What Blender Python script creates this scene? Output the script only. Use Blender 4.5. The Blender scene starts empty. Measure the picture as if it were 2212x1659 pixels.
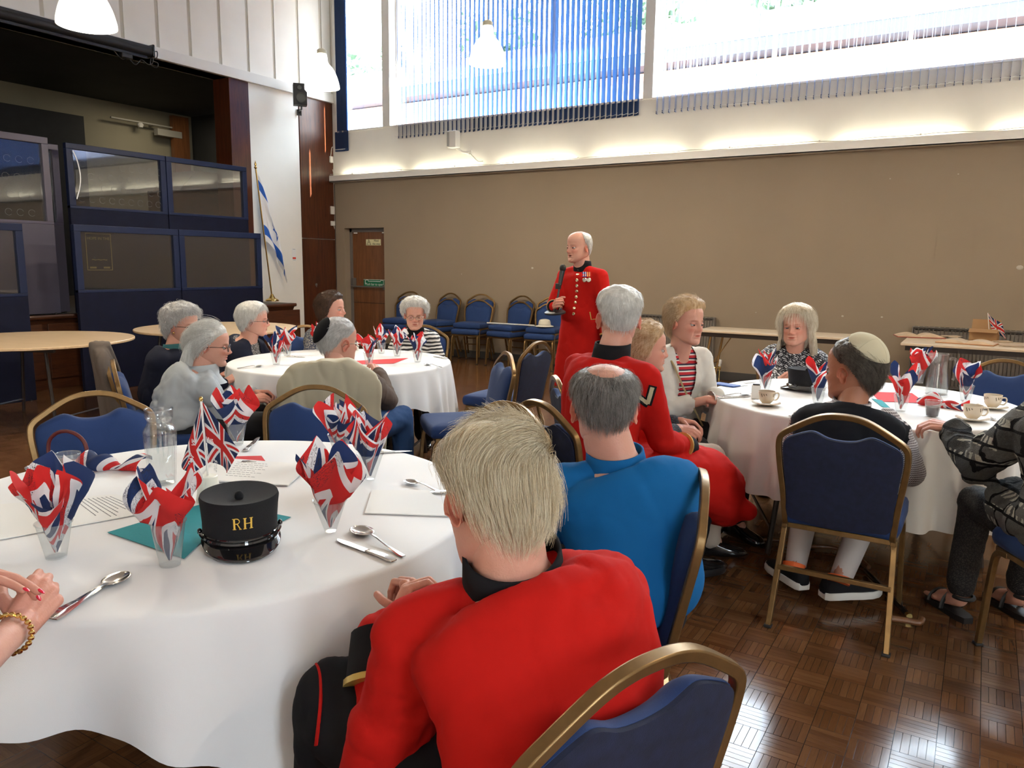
import bpy, math, random
import numpy as np
from math import sin, cos, pi, radians, sqrt, atan2
from mathutils import Vector, Matrix, noise as mnoise

SC = bpy.context.scene
COL = SC.collection
random.seed(7)
RNG = np.random.default_rng(11)

# ------------------------------------------------------------------ camera
F_PX, PITCH, YAW, ROLL, CAM_H = 1650.0, radians(8.95), radians(31.5), radians(0.7), 1.43
_f = np.array([-sin(YAW) * cos(PITCH), cos(YAW) * cos(PITCH), -sin(PITCH)])
_r = np.array([cos(YAW), sin(YAW), 0.0]); _u = np.cross(_r, _f)
_rt = _r * cos(ROLL) + _u * sin(ROLL); _up = -_r * sin(ROLL) + _u * cos(ROLL)
CAM = np.array([0, 0, CAM_H])
cam = bpy.data.cameras.new('camera'); cam.sensor_width = 36; cam.lens = 36 * F_PX / 2212
cam.clip_start = 0.02; cam.clip_end = 300
camo = bpy.data.objects.new('camera', cam); COL.objects.link(camo)
camo.matrix_world = Matrix(((_rt[0], _up[0], -_f[0], 0), (_rt[1], _up[1], -_f[1], 0), (_rt[2], _up[2], -_f[2], CAM_H), (0, 0, 0, 1)))
SC.camera = camo

def ray(x, y):
    return ((x - 1106) * _rt - (y - 829.5) * _up) / F_PX + _f
def Pz(x, y, z):                       # point of the photo's pixel at height z
    d = ray(x, y); return CAM + d * (z - CAM_H) / d[2]
def Px(x, y, X):
    d = ray(x, y); return CAM + d * X / d[0]
def Py(x, y, Y):
    d = ray(x, y); return CAM + d * Y / d[1]
def Ph(x, y, D):                       # at horizontal distance D
    d = ray(x, y); return CAM + d * D / np.hypot(d[0], d[1])

# ------------------------------------------------------------------ light and exposure
SC.view_settings.view_transform = 'Standard'; SC.view_settings.look = 'None'
SC.view_settings.gamma = 1.0; SC.view_settings.use_curve_mapping = False
SC.view_settings.exposure = 0.6
W = bpy.data.worlds.new('sky'); SC.world = W; W.use_nodes = True
_nt = W.node_tree; _nt.nodes.clear()
_o = _nt.nodes.new('ShaderNodeOutputWorld'); _b = _nt.nodes.new('ShaderNodeBackground')
_tc = _nt.nodes.new('ShaderNodeTexCoord'); _sx = _nt.nodes.new('ShaderNodeSeparateXYZ'); _cr = _nt.nodes.new('ShaderNodeValToRGB')
_nt.links.new(_tc.outputs['Generated'], _sx.inputs[0]); _nt.links.new(_sx.outputs['Z'], _cr.inputs[0])
_cr.color_ramp.elements[0].position = 0.0; _cr.color_ramp.elements[0].color = (1.0, 1.0, 1.0, 1)
_cr.color_ramp.elements[1].position = 0.8; _cr.color_ramp.elements[1].color = (0.62, 0.80, 1.0, 1)
_nt.links.new(_cr.outputs[0], _b.inputs[0]); _b.inputs[1].default_value = SKY_STRENGTH = 19.0
_nt.links.new(_b.outputs[0], _o.inputs[0])

def sun_lamp():
    L = bpy.data.lights.new('sun', 'SUN'); L.energy = 60; L.angle = radians(0.6); L.color = (1, 0.93, 0.82)
    o = bpy.data.objects.new('sun', L); COL.objects.link(o)
    d = Vector((-0.731, -0.295, -0.616)).normalized()
    o.rotation_euler = d.to_track_quat('-Z', 'Y').to_euler()
sun_lamp()
def portal(name, loc, size, direction):
    L = bpy.data.lights.new(name, 'AREA'); L.shape = 'RECTANGLE'; L.size, L.size_y = size
    L.cycles.is_portal = True
    o = bpy.data.objects.new(name, L); COL.objects.link(o); o.location = loc
    o.rotation_euler = Vector(direction).to_track_quat('-Z', 'Y').to_euler()
XL, YB, XR, YF, ZC = -9.42, 9.60, 4.6, -3.6, 6.3
portal('portal', (-3.3, YB + 0.3, 4.9), (12.0, 2.9), (0, -1, 0))
portal('portal', (XR + 0.15, -1.5, 3.6), (1.2, 3.9), (-1, 0, 0))
SC.cycles.max_bounces = 10; SC.cycles.transparent_max_bounces = 24
SC.cycles.caustics_reflective = False; SC.cycles.caustics_refractive = False
SC.cycles.sample_clamp_indirect = 8

# ------------------------------------------------------------------ node helpers
class NT:
    def __init__(s, name):
        s.m = bpy.data.materials.new(name); s.m.use_nodes = True; s.nt = s.m.node_tree
        s.b = s.nt.nodes['Principled BSDF']; s.out = s.nt.nodes['Material Output']; s._tc = None
    def n(s, t, **kw):
        n = s.nt.nodes.new('ShaderNode' + t)
        for k, v in kw.items(): setattr(n, k, v)
        return n
    def l(s, a, b): s.nt.links.new(a, b)
    def put(s, sock, v):
        if isinstance(v, bpy.types.NodeSocket): s.l(v, sock)
        elif v is not None:
            if hasattr(sock.default_value, '__len__') and not hasattr(v, '__len__'): v = (v,) * len(sock.default_value)
            if hasattr(v, '__len__') and len(sock.default_value) == 4 and len(v) == 3: v = (*v, 1)
            sock.default_value = v
    def math(s, op, *a):
        n = s.n('Math', operation=op)
        for i, v in enumerate(a): s.put(n.inputs[i], v)
        return n.outputs[0]
    def tc(s, which='Object'):
        if s._tc is None: s._tc = s.n('TexCoord')
        return s._tc.outputs[which]
    def xyz(s, v):
        n = s.n('SeparateXYZ'); s.l(v, n.inputs[0]); return n.outputs
    def comb(s, x, y, z):
        n = s.n('CombineXYZ')
        for i, v in enumerate((x, y, z)): s.put(n.inputs[i], v)
        return n.outputs[0]
    def mapping(s, v, scale=(1, 1, 1), rot=(0, 0, 0), loc=(0, 0, 0)):
        n = s.n('Mapping'); s.l(v, n.inputs[0]); n.inputs['Scale'].default_value = scale; n.inputs['Rotation'].default_value = rot
        s.put(n.inputs['Location'], loc); return n.outputs[0]
    def mix(s, f, a, b, blend='MIX'):
        n = s.n('Mix', data_type='RGBA', blend_type=blend)
        s.put(n.inputs[0], f); s.put(n.inputs[6], a); s.put(n.inputs[7], b); return n.outputs[2]
    def ramp(s, f, stops, interp='LINEAR'):
        n = s.n('ValToRGB'); s.put(n.inputs[0], f); r = n.color_ramp; r.interpolation = interp
        while len(r.elements) < len(stops): r.elements.new(0.5)
        for e, (p, c) in zip(r.elements, stops): e.position = p; e.color = (*c, 1) if len(c) == 3 else c
        return n.outputs[0]
    def noise(s, scale, detail=2, v=None, rough=0.5, dist=0.0):
        n = s.n('TexNoise'); n.inputs['Scale'].default_value = scale; n.inputs['Detail'].default_value = detail
        n.inputs['Roughness'].default_value = rough; n.inputs['Distortion'].default_value = dist
        s.l(v if v is not None else s.tc(), n.inputs['Vector']); return n.outputs[0]
    def bump(s, h, strength=0.2, dist=0.01):
        n = s.n('Bump'); n.inputs['Strength'].default_value = strength; n.inputs['Distance'].default_value = dist
        s.l(h, n.inputs['Height']); s.l(n.outputs[0], s.b.inputs['Normal']); return n
    def set(s, **kw):
        for k, v in kw.items(): s.put(s.b.inputs[k.replace('_', ' ')], v)
        return s

ORD = ['first', 'second', 'third', 'fourth', 'fifth', 'sixth', 'seventh', 'eighth', 'ninth', 'tenth', 'eleventh', 'twelfth', 'thirteenth', 'fourteenth', 'fifteenth']
MATS = {}
def simple(name, col, rough=0.6, metal=0.0, var=0.0, vs=8.0, bump=0.0, bs=200.0, bd=0.002, **kw):
    if name in MATS: return MATS[name]
    t = NT(name)
    if var > 0:
        c2 = tuple(max(0, c * (1 - var)) for c in col); c3 = tuple(min(1, c * (1 + var * 0.6)) for c in col)
        t.set(Base_Color=t.ramp(t.noise(vs, 3), [(0.3, c2), (0.7, c3)]))
    else: t.set(Base_Color=col)
    t.set(Roughness=rough, Metallic=metal)
    for k, v in kw.items(): t.put(t.b.inputs[k.replace('_', ' ')], v)
    if bump > 0: t.bump(t.noise(bs, 2), bump, bd)
    MATS[name] = t.m; return t.m

def srgb(r, g, b):
    f = lambda c: (c / 255 / 12.92) if c <= 10.3 else ((c / 255 + 0.055) / 1.055) ** 2.4
    return (f(r), f(g), f(b))

# ------------------------------------------------------------------ mesh helpers
class MB:
    """collects shapes; build() links them as ONE mesh object"""
    def __init__(s): s.v = []; s.f = []; s.mi = []; s.uv = []; s.n = 0; s.hasuv = False; s.cur = 0
    def add(s, v, f, uv=None, mi=None):
        v = np.asarray(v, float).reshape(-1, 3); s.v.append(v)
        s.f += [tuple(i + s.n for i in q) for q in f]; s.mi += [s.cur if mi is None else mi] * len(f)
        if uv is not None: s.hasuv = True; s.uv.append(np.asarray(uv, float).reshape(-1, 2))
        else: s.uv.append(np.zeros((len(v), 2)))
        s.n += len(v); return s
    def box(s, c, d, rz=0.0, R=None):
        c = np.array(c, float); d = np.array(d, float) / 2
        v = np.array([[x, y, z] for z in (-1, 1) for y in (-1, 1) for x in (-1, 1)], float) * d
        if R is not None: v = v @ np.asarray(R).T
        elif rz: v = v @ np.array([[cos(rz), sin(rz), 0], [-sin(rz), cos(rz), 0], [0, 0, 1]])
        return s.add(v + c, [(0, 2, 3, 1), (4, 5, 7, 6), (0, 1, 5, 4), (2, 6, 7, 3), (0, 4, 6, 2), (1, 3, 7, 5)])
    def box2(s, a, b):
        a = np.array(a, float); b = np.array(b, float); return s.box((a + b) / 2, np.abs(b - a))
    def grid(s, P, closeu=False, closev=False, uv=None, mi=None):
        """P: (nu, nv, 3)"""
        P = np.asarray(P, float); nu, nv = P.shape[:2]; f = []
        for i in range(nu if closeu else nu - 1):
            for j in range(nv if closev else nv - 1):
                a, b = i, (i + 1) % nu; c, d = j, (j + 1) % nv
                f.append((a * nv + c, b * nv + c, b * nv + d, a * nv + d))
        return s.add(P.reshape(-1, 3), f, uv, mi)
    def loft(s, rings, cap=True, uv=None):
        rings = np.asarray(rings, float); m, k = rings.shape[:2]; f = []
        for i in range(m - 1):
            for j in range(k): f.append((i * k + j, i * k + (j + 1) % k, (i + 1) * k + (j + 1) % k, (i + 1) * k + j))
        if cap: f.append(tuple(range(k - 1, -1, -1))); f.append(tuple((m - 1) * k + j for j in range(k)))
        return s.add(rings.reshape(-1, 3), f, uv)
    def lathe(s, prof, c=(0, 0, 0), n=24, cap=True, M=None):
        prof = np.asarray(prof, float); a = np.linspace(0, 2 * pi, n, endpoint=False)
        R = np.stack([np.stack([r * np.cos(a), r * np.sin(a), np.full(n, z)], 1) for r, z in prof])
        if M is not None: R = R @ np.asarray(M)[:3, :3].T
        return s.loft(R + np.array(c, float), cap)
    def tube(s, pts, r, n=8, closed=False, cap=True, sq=False, flat=1.0):
        p = np.asarray(pts, float); m = len(p); r = np.broadcast_to(np.asarray(r, float), (m,))
        if closed: t = np.roll(p, -1, 0) - np.roll(p, 1, 0)
        else: t = np.gradient(p, axis=0)
        t /= np.linalg.norm(t, axis=1)[:, None] + 1e-12
        up = np.array([0, 0, 1.0]) if abs(t[0, 2]) < 0.9 else np.array([0, 1.0, 0])
        x = np.cross(t[0], up); x /= np.linalg.norm(x); rings = []
        for i in range(m):
            x = x - t[i] * (x @ t[i]); x /= np.linalg.norm(x) + 1e-12; y = np.cross(t[i], x)
            if sq: a = np.array([pi / 4 + k * pi / 2 for k in range(4)]); rr = r[i] * 1.35
            else: a = np.linspace(0, 2 * pi, n, endpoint=False); rr = r[i]
            rings.append(p[i] + rr * (np.cos(a)[:, None] * x + flat * np.sin(a)[:, None] * y))
        if closed:
            R = np.array(rings); k = R.shape[1]; f = [(i * k + j, i * k + (j + 1) % k, ((i + 1) % m) * k + (j + 1) % k, ((i + 1) % m) * k + j) for i in range(m) for j in range(k)]
            return s.add(R.reshape(-1, 3), f)
        return s.loft(rings, cap)
    def ell(s, c, r, R=None, nu=16, nv=12):
        a = np.linspace(0, 2 * pi, nu, endpoint=False); b = np.linspace(-pi / 2 + 0.12, pi / 2 - 0.12, nv)
        ring = np.stack([np.stack([np.cos(q) * np.cos(a), np.cos(q) * np.sin(a), np.full(nu, sin(q))], 1) for q in b]) * np.array(r, float)
        if R is not None: ring = ring @ np.asarray(R, float).T
        return s.loft(ring + np.array(c, float))
    def cone(s, a, b, ra, rb, n=12):
        """tapered capsule"""
        a = np.array(a, float); b = np.array(b, float); L = np.linalg.norm(b - a)
        t = (b - a) / (L + 1e-9); u = np.array([0, 0, 1.0]) if abs(t[2]) < 0.9 else np.array([1.0, 0, 0])
        x = np.cross(t, u); x /= np.linalg.norm(x); y = np.cross(t, x); q = np.linspace(0, 2 * pi, n, endpoint=False)
        rings = []
        for k in (-80, -50, -25, 0): rings.append((a + t * ra * sin(radians(k)), ra * cos(radians(k))))
        for k in (0, 25, 50, 80): rings.append((b + t * rb * sin(radians(k)), rb * cos(radians(k))))
        return s.loft([c + r * (np.cos(q)[:, None] * x + np.sin(q)[:, None] * y) for c, r in rings])
    def prism(s, pts2, z0, z1, plane='xy'):
        p = np.asarray(pts2, float); n = len(p)
        def mk(z):
            if plane == 'xy': return np.c_[p, np.full(n, z)]
            if plane == 'xz': return np.c_[p[:, 0], np.full(n, z), p[:, 1]]
            return np.c_[np.full(n, z), p]
        return s.loft([mk(z0), mk(z1)])
    def xf(s, M):
        M = np.asarray(M, float); s.v = [v @ M[:3, :3].T + M[:3, 3] for v in s.v]; return s
    def mesh(s, name):
        me = bpy.data.meshes.new(name); V = np.concatenate(s.v)
        me.from_pydata(V.tolist(), [], s.f)
        if s.hasuv:
            uvl = me.uv_layers.new(name='UVMap'); U = np.concatenate(s.uv)
            li = np.empty(len(me.loops), np.int32); me.loops.foreach_get('vertex_index', li)
            uvl.data.foreach_set('uv', U[li].ravel())
        return me
    def build(s, name, mats, parent=None, smooth=True, angle=35, fixn=True, bevel=0.0):
        me = s.mesh(name)
        if not isinstance(mats, (list, tuple)): mats = [mats]
        for m in mats: me.materials.append(m)
        if len(mats) > 1: me.polygons.foreach_set('material_index', s.mi)
        if fixn: fix_normals(me)
        if smooth:
            me.polygons.foreach_set('use_smooth', [True] * len(me.polygons))
            if angle < 180: me.set_sharp_from_angle(angle=radians(angle))
        o = bpy.data.objects.new(name, me); COL.objects.link(o)
        if parent is not None: o.parent = parent
        if bevel > 0:
            b = o.modifiers.new('bevel', 'BEVEL'); b.width = bevel; b.segments = 2; b.limit_method = 'ANGLE'; b.angle_limit = radians(50)
            b.harden_normals = False
        return o

def fix_normals(me):
    import bmesh
    bm = bmesh.new(); bm.from_mesh(me); bmesh.ops.recalc_face_normals(bm, faces=bm.faces); bm.to_mesh(me); bm.free()

def rz(a): return np.array([[cos(a), -sin(a), 0], [sin(a), cos(a), 0], [0, 0, 1.0]])
def rx(a): return np.array([[1.0, 0, 0], [0, cos(a), -sin(a)], [0, sin(a), cos(a)]])
def ry(a): return np.array([[cos(a), 0, sin(a)], [0, 1.0, 0], [-sin(a), 0, cos(a)]])
def smoothp(pts, n=6, closed=False):
    """Catmull-Rom through the points"""
    p = np.asarray(pts, float); m = len(p); out = []
    for i in range(m if closed else m - 1):
        if closed: a, b, c, d = p[(i - 1) % m], p[i], p[(i + 1) % m], p[(i + 2) % m]
        else: a, b, c, d = p[max(i - 1, 0)], p[i], p[i + 1], p[min(i + 2, m - 1)]
        for k in range(n):
            t = k / n; out.append(0.5 * (2 * b + (c - a) * t + (2 * a - 5 * b + 4 * c - d) * t * t + (3 * b - a - 3 * c + d) * t ** 3))
    if not closed: out.append(p[-1])
    return np.array(out)

def tag(o, label=None, cat=None, group=None, kind=None):
    if label: o['label'] = label
    if cat: o['category'] = cat
    if group: o['group'] = group
    if kind: o['kind'] = kind
    return o
def empty(name, loc=(0, 0, 0), a=0.0, label=None, cat=None, group=None, kind=None):
    o = bpy.data.objects.new(name, None); o.empty_display_size = 0.1; COL.objects.link(o)
    o.location = [float(c) for c in loc]; o.rotation_euler = (0, 0, a); return tag(o, label, cat, group, kind)
def copy_tree(o, parent=None):
    kids = list(o.children); c = o.copy(); COL.objects.link(c)
    if parent is not None: c.parent = parent
    for k in kids: copy_tree(k, c)
    return c
def place(o, loc, a=0.0, label=None, group=None):
    o.location = [float(c) for c in loc]; o.rotation_euler = (0, 0, a); return tag(o, label, None, group)
def text(body, size, mat, parent, loc, R, name='lettering', depth=0.0004, align='CENTER'):
    cu = bpy.data.curves.new(name, 'FONT'); cu.body = body; cu.size = size; cu.extrude = depth; cu.align_x = align; cu.align_y = 'CENTER'
    cu.materials.append(mat); o = bpy.data.objects.new(name, cu); COL.objects.link(o); o.parent = parent
    bpy.context.view_layer.update()
    me = bpy.data.meshes.new_from_object(o.evaluated_get(bpy.context.evaluated_depsgraph_get())); bpy.data.objects.remove(o)
    o = bpy.data.objects.new(name, me); COL.objects.link(o); o.parent = parent
    M = Matrix([[*R[i], float(loc[i])] for i in range(3)] + [[0, 0, 0, 1]]); o.matrix_basis = M
    return o
RXZ = np.array([[1.0, 0, 0], [0, 0, -1.0], [0, 1.0, 0]])        # text facing -Y, reading along +X
# ------------------------------------------------------------------ materials of the room
def wall_paint(name, col, vs=1.2, var=0.10):
    t = NT(name)
    big = t.noise(vs, 4); fine = t.noise(60, 3)
    c = t.mix(t.math('MULTIPLY', t.math('SUBTRACT', big, 0.35), 1.2), tuple(k * (1 - var) for k in col), tuple(min(1, k * (1 + var * 0.5)) for k in col))
    t.set(Base_Color=c, Roughness=0.75)
    st = t.noise(1.0, 2, t.mapping(t.tc(), (160, 160, 6)))
    t.bump(t.math('ADD', fine, st), 0.25, 0.002); return t.m
M_GREY = wall_paint('taupe_wall_paint', (0.315, 0.245, 0.175))
M_WHITE = simple('white_wall_paint', (0.88, 0.855, 0.80), 0.6, var=0.04, vs=2, bump=0.15, bs=80)
M_TRIM = simple('white_gloss_trim', (0.82, 0.80, 0.76), 0.35)
M_CEIL = simple('ceiling_white', (0.80, 0.79, 0.76), 0.8)
M_DARK = simple('stage_black_paint', (0.012, 0.013, 0.015), 0.7, var=0.2)
M_DGREY = simple('stage_dark_grey', (0.028, 0.028, 0.028), 0.8, var=0.15, vs=2)
M_CREAM = simple('stage_cream_wall', (0.30, 0.27, 0.19), 0.8, var=0.08, vs=1.5)
M_SKIRT = simple('dark_skirting_paint', (0.055, 0.052, 0.05), 0.5)

def wood(name, c1, c2, scale=(1, 14, 14), rough=0.35, coat=0.2, gscale=3.0):
    t = NT(name); v = t.mapping(t.tc(), scale)
    g = t.noise(gscale, 5, v, 0.6, 0.8); w = t.noise(gscale * 9, 2, v)
    f = t.math('ADD', t.math('MULTIPLY', g, 0.75), t.math('MULTIPLY', w, 0.25))
    t.set(Base_Color=t.ramp(f, [(0.32, c1), (0.68, c2)]), Roughness=rough, Coat_Weight=coat, Coat_Roughness=0.15)
    t.bump(w, 0.08, 0.001); return t.m
M_MAHOG = wood('dark_mahogany_panel', (0.035, 0.009, 0.004), (0.12, 0.032, 0.010), (9, 9, 0.7), 0.3)
M_DOOR = wood('brown_door_veneer', (0.10, 0.035, 0.012), (0.22, 0.085, 0.028), (10, 10, 0.7), 0.4)
M_STAGEW = wood('stage_front_wood', (0.04, 0.013, 0.006), (0.11, 0.036, 0.014), (10, 1, 10), 0.35)
M_PLY = wood('bare_table_wood', (0.52, 0.36, 0.20), (0.68, 0.50, 0.31), (1, 10, 10), 0.4, 0.1)
M_BEIGE_T = wood('beige_table_laminate', (0.60, 0.47, 0.33), (0.68, 0.56, 0.41), (2, 14, 14), 0.4, 0.1)

def glass(name, tint=(0.96, 0.98, 0.98), refl=1.0, rough=0.02, haze=0.0):
    t = NT(name); tr = t.n('BsdfTransparent'); tr.inputs[0].default_value = (*tint, 1)
    gl = t.n('BsdfGlossy'); gl.inputs['Roughness'].default_value = rough
    fr = t.n('Fresnel'); fr.inputs[0].default_value = 1.5
    geo = t.n('NewGeometry'); lw = t.n('LayerWeight'); lw.inputs[0].default_value = 0.3
    f = t.math('MINIMUM', t.math('ADD', t.math('MULTIPLY', t.math('POWER', lw.outputs['Facing'], 3.0), 0.75 * refl), 0.05 * refl), 0.9)
    mx = t.n('MixShader'); t.put(mx.inputs[0], f); t.l(tr.outputs[0], mx.inputs[1]); t.l(gl.outputs[0], mx.inputs[2]); last = mx.outputs[0]
    if haze > 0:
        df = t.n('BsdfDiffuse'); df.inputs[0].default_value = (0.8, 0.82, 0.85, 1); m2 = t.n('MixShader'); m2.inputs[0].default_value = haze
        t.l(last, m2.inputs[1]); t.l(df.outputs[0], m2.inputs[2]); last = m2.outputs[0]
    t.l(last, t.out.inputs[0]); return t.m
M_GLASS = glass('window_glass', refl=1.0)
M_PLASTIC = glass('clear_plastic', (0.97, 0.98, 0.98), 1.3, 0.08, 0.05)
M_JUG = glass('clear_jug_glass', (0.985, 0.99, 0.99), 1.7, 0.02, 0.015)
M_WATER = glass('water', (0.96, 0.98, 0.985), 0.8, 0.01)

# parquet: one material, colours follow world position so flat floor and loose fingers agree
SQ, NF = 0.114, 5
def parquet():
    t = NT('parquet_fingers'); g = t.n('NewGeometry'); o = t.xyz(g.outputs['Position'])
    u = t.math('DIVIDE', o[0], SQ); v = t.math('DIVIDE', o[1], SQ)
    iu, iv = t.math('FLOOR', u), t.math('FLOOR', v); fu, fv = t.math('FRACT', u), t.math('FRACT', v)
    par = t.math('FLOORED_MODULO', t.math('ADD', iu, iv), 2.0)
    def sel(a, b): return t.math('ADD', t.math('MULTIPLY', t.math('SUBTRACT', 1.0, par), a), t.math('MULTIPLY', par, b))
    across = sel(fu, fv); along = sel(fv, fu); k = t.math('MULTIPLY', across, float(NF)); fi = t.math('FLOOR', k); ff = t.math('FRACT', k)
    wn = t.n('TexWhiteNoise'); t.l(t.comb(iu, iv, fi), wn.inputs[0]); r = wn.outputs[0]
    wn2 = t.n('TexWhiteNoise'); t.l(t.comb(iu, iv, 7.0), wn2.inputs[0])
    mixr = t.math('ADD', t.math('MULTIPLY', r, 0.6), t.math('MULTIPLY', wn2.outputs[0], 0.4))
    grain = t.noise(1.0, 3, t.comb(t.math('MULTIPLY', t.math('ADD', k, t.math('MULTIPLY', r, 50.0)), 5.0), t.math('MULTIPLY', along, 2.2), t.math('MULTIPLY', r, 40.0)))
    c = t.ramp(mixr, [(0.1, (0.12, 0.050, 0.019)), (0.5, (0.165, 0.073, 0.028)), (0.95, (0.235, 0.112, 0.046))])
    c = t.mix(t.math('MULTIPLY', grain, 0.55), c, (0.05, 0.018, 0.008), 'MIX')
    def edge(x, w): return t.math('LESS_THAN', t.math('MINIMUM', x, t.math('SUBTRACT', 1.0, x)), w)
    e = t.math('MAXIMUM', t.math('MULTIPLY', edge(ff, 0.03), 0.4), t.math('MAXIMUM', t.math('MULTIPLY', edge(fu, 0.01), 0.7), t.math('MULTIPLY', edge(fv, 0.01), 0.7)))
    c = t.mix(e, c, (0.02, 0.008, 0.004))
    t.set(Base_Color=c, Roughness=t.math('ADD', 0.12, t.math('MULTIPLY', t.noise(6, 3, g.outputs['Position']), 0.12)), Coat_Weight=0.15, Coat_Roughness=0.08)
    h = t.math('ADD', t.math('MULTIPLY', t.noise(25, 2, g.outputs['Position']), 0.5), t.math('MULTIPLY', r, 0.4))
    t.bump(h, 0.10, 0.003); return t.m
M_PARQ = parquet()

# ------------------------------------------------------------------ floor
FX0, FX1, FY0, FY1 = -10 * SQ, 7 * SQ, 8 * SQ, 31 * SQ
fl = MB()
for a, b in (((XL - 0.3, YF - 0.3), (XR + 0.3, FY0)), ((XL - 0.3, FY1), (XR + 0.3, YB + 0.3)), ((XL - 0.3, FY0), (FX0, FY1)), ((FX1, FY0), (XR + 0.3, FY1))):
    fl.box2((*a, -0.1), (*b, 0.0))
fl.box2((FX0, FY0, -0.1), (FX1, FY1, -0.006))
floor = fl.build('floor', M_PARQ, smooth=False); tag(floor, kind='structure')
_fing = []
for i in range(-10, 7):
    for j in range(8, 31):
        for k in range(NF):
            w = SQ / NF
            if (i + j) % 2 == 0: c = (i * SQ + (k + 0.5) * w, (j + 0.5) * SQ); s = (w - 0.0007, SQ - 0.0009)
            else: c = ((i + 0.5) * SQ, j * SQ + (k + 0.5) * w); s = (SQ - 0.0009, w - 0.0007)
            _fing.append((c, s))
def _vis(c):   # pixel in the frame of a floor point
    d = np.array([c[0], c[1], -CAM_H]); z = d @ _f; return 1106 + F_PX * (d @ _rt) / z, 829.5 - F_PX * (d @ _up) / z
def _rank(q):
    x, y = _vis(q[0]); ok = (1470 < x < 2212 and y < 1680 and y > 1000 and not (x < 1500 and y < 1400))
    return (0 if ok else 1, q[0][0] ** 2 + q[0][1] ** 2)
_fing.sort(key=_rank)
def finger(mb, s, c, z=0.0):
    hx, hy = s[0] / 2, s[1] / 2; b = 0.0005
    v = [(-hx, -hy, -0.006), (hx, -hy, -0.006), (hx, hy, -0.006), (-hx, hy, -0.006), (-hx, -hy, -b), (hx, -hy, -b), (hx, hy, -b), (-hx, hy, -b), (-hx + b, -hy + b, 0), (hx - b, -hy + b, 0), (hx - b, hy - b, 0), (-hx + b, hy - b, 0)]
    f = [(8, 9, 10, 11)] + [(a + q, a + (q + 1) % 4, a + 4 + (q + 1) % 4, a + 4 + q) for a in (0, 4) for q in range(4)]
    mb.add(np.array(v) + np.array([c[0], c[1], z]), f)
_mm = {}
for c, s in _fing[:300]:
    if s not in _mm:
        mb = MB(); finger(mb, s, (0, 0)); me = mb.mesh('parquet_finger'); me.materials.append(M_PARQ); _mm[s] = me
    o = bpy.data.objects.new('parquet_finger', _mm[s]); COL.objects.link(o); o.parent = floor; o.location = (*c, random.uniform(-0.0002, 0.0002))
mb = MB()
for c, s in _fing[300:]: finger(mb, s, c, random.uniform(-0.0002, 0.0002))
tag(mb.build('parquet_fingers_rest', M_PARQ, floor, smooth=False, fixn=False), kind='stuff')

# ------------------------------------------------------------------ wall with the windows (back wall)
T = 0.25
DX0, DX1, DZ = -9.20, -8.34, 1.98
SILL, LEDGE_B, LEDGE_T, WTOP = 3.53, 2.725, 2.83, 5.75
w = MB()
w.box2((XL, YB, 0), (DX0, YB + T, LEDGE_T)); w.box2((DX1, YB, 0), (XR, YB + T, LEDGE_T)); w.box2((DX0, YB, DZ), (DX1, YB + T, LEDGE_T))
wb = w.build('wall_back', M_GREY, smooth=False); tag(wb, kind='structure')
w = MB(); w.box2((XL, YB, LEDGE_T), (XR, YB + T, SILL)); w.box2((XL, YB, WTOP), (XR, YB + T, ZC)); w.box2((XL, YB, SILL), (-9.36, YB + T, WTOP)); w.box2((3.9, YB, SILL), (XR, YB + T, WTOP))
o = w.build('upper_wall', M_WHITE, wb, smooth=False)
w = MB(); w.box2((XL, YB - 0.115, LEDGE_B), (XR, YB, LEDGE_B + 0.018)); w.box2((XL, YB - 0.115, LEDGE_B), (XR, YB - 0.10, LEDGE_T)); w.build('ledge', M_TRIM, wb, smooth=False, bevel=0.003)
w = MB(); w.box2((DX1, YB - 0.018, 0), (XR, YB, 0.11)); tag(w.build('baseboard_back', M_SKIRT, smooth=False, bevel=0.004), kind='structure')
POSTS = [(-9.36, -9.30), (-8.32, -8.17), (-3.96, -3.83), (0.5, 0.63), (3.8, 3.9)]
wins = [(-9.30, -8.32), (-8.17, -3.96), (-3.83, 0.5), (0.63, 3.8)]
for i, (a, b) in enumerate(POSTS):
    m = MB(); m.box2((a, YB - 0.02, SILL), (b, YB + T, WTOP)); tag(m.build('trim_%d' % (i + 1), M_TRIM, smooth=False, bevel=0.004), kind='structure')
for i, (a, b) in enumerate(wins):
    r = empty('window_%d' % (i + 1), ((a + b) / 2, YB + 0.17, SILL), kind='structure')
    m = MB(); x0, x1 = a - (a + b) / 2, b - (a + b) / 2
    H = WTOP - SILL; fw = 0.045
    for q in ((x0, 0, x0 + fw, H), (x1 - fw, 0, x1, H), (x0, 0, x1, fw), (x0, H - fw, x1, H)): m.box2((q[0], -0.03, q[1]), (q[2], 0.03, q[3]))
    nm = 1 if b - a < 1.5 else 3
    for k in range(1, nm):
        xm = x0 + (x1 - x0) * k / nm; m.box2((xm - 0.02, -0.025, 0), (xm + 0.02, 0.025, H))
    m.build('window_frame', M_TRIM, r, smooth=False)
    for k in range(nm):
        p = MB(); p.box2((x0 + (x1 - x0) * k / nm + 0.03, -0.003, 0.04), (x0 + (x1 - x0) * (k + 1) / nm - 0.03, 0.003, H - 0.04)); p.build('pane', M_GLASS, r, smooth=False)
    m = MB(); m.box2((x0, -0.19, -0.012), (x1, -0.02, 0.012)); m.build('window_sill', M_TRIM, r, smooth=False)

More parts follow.
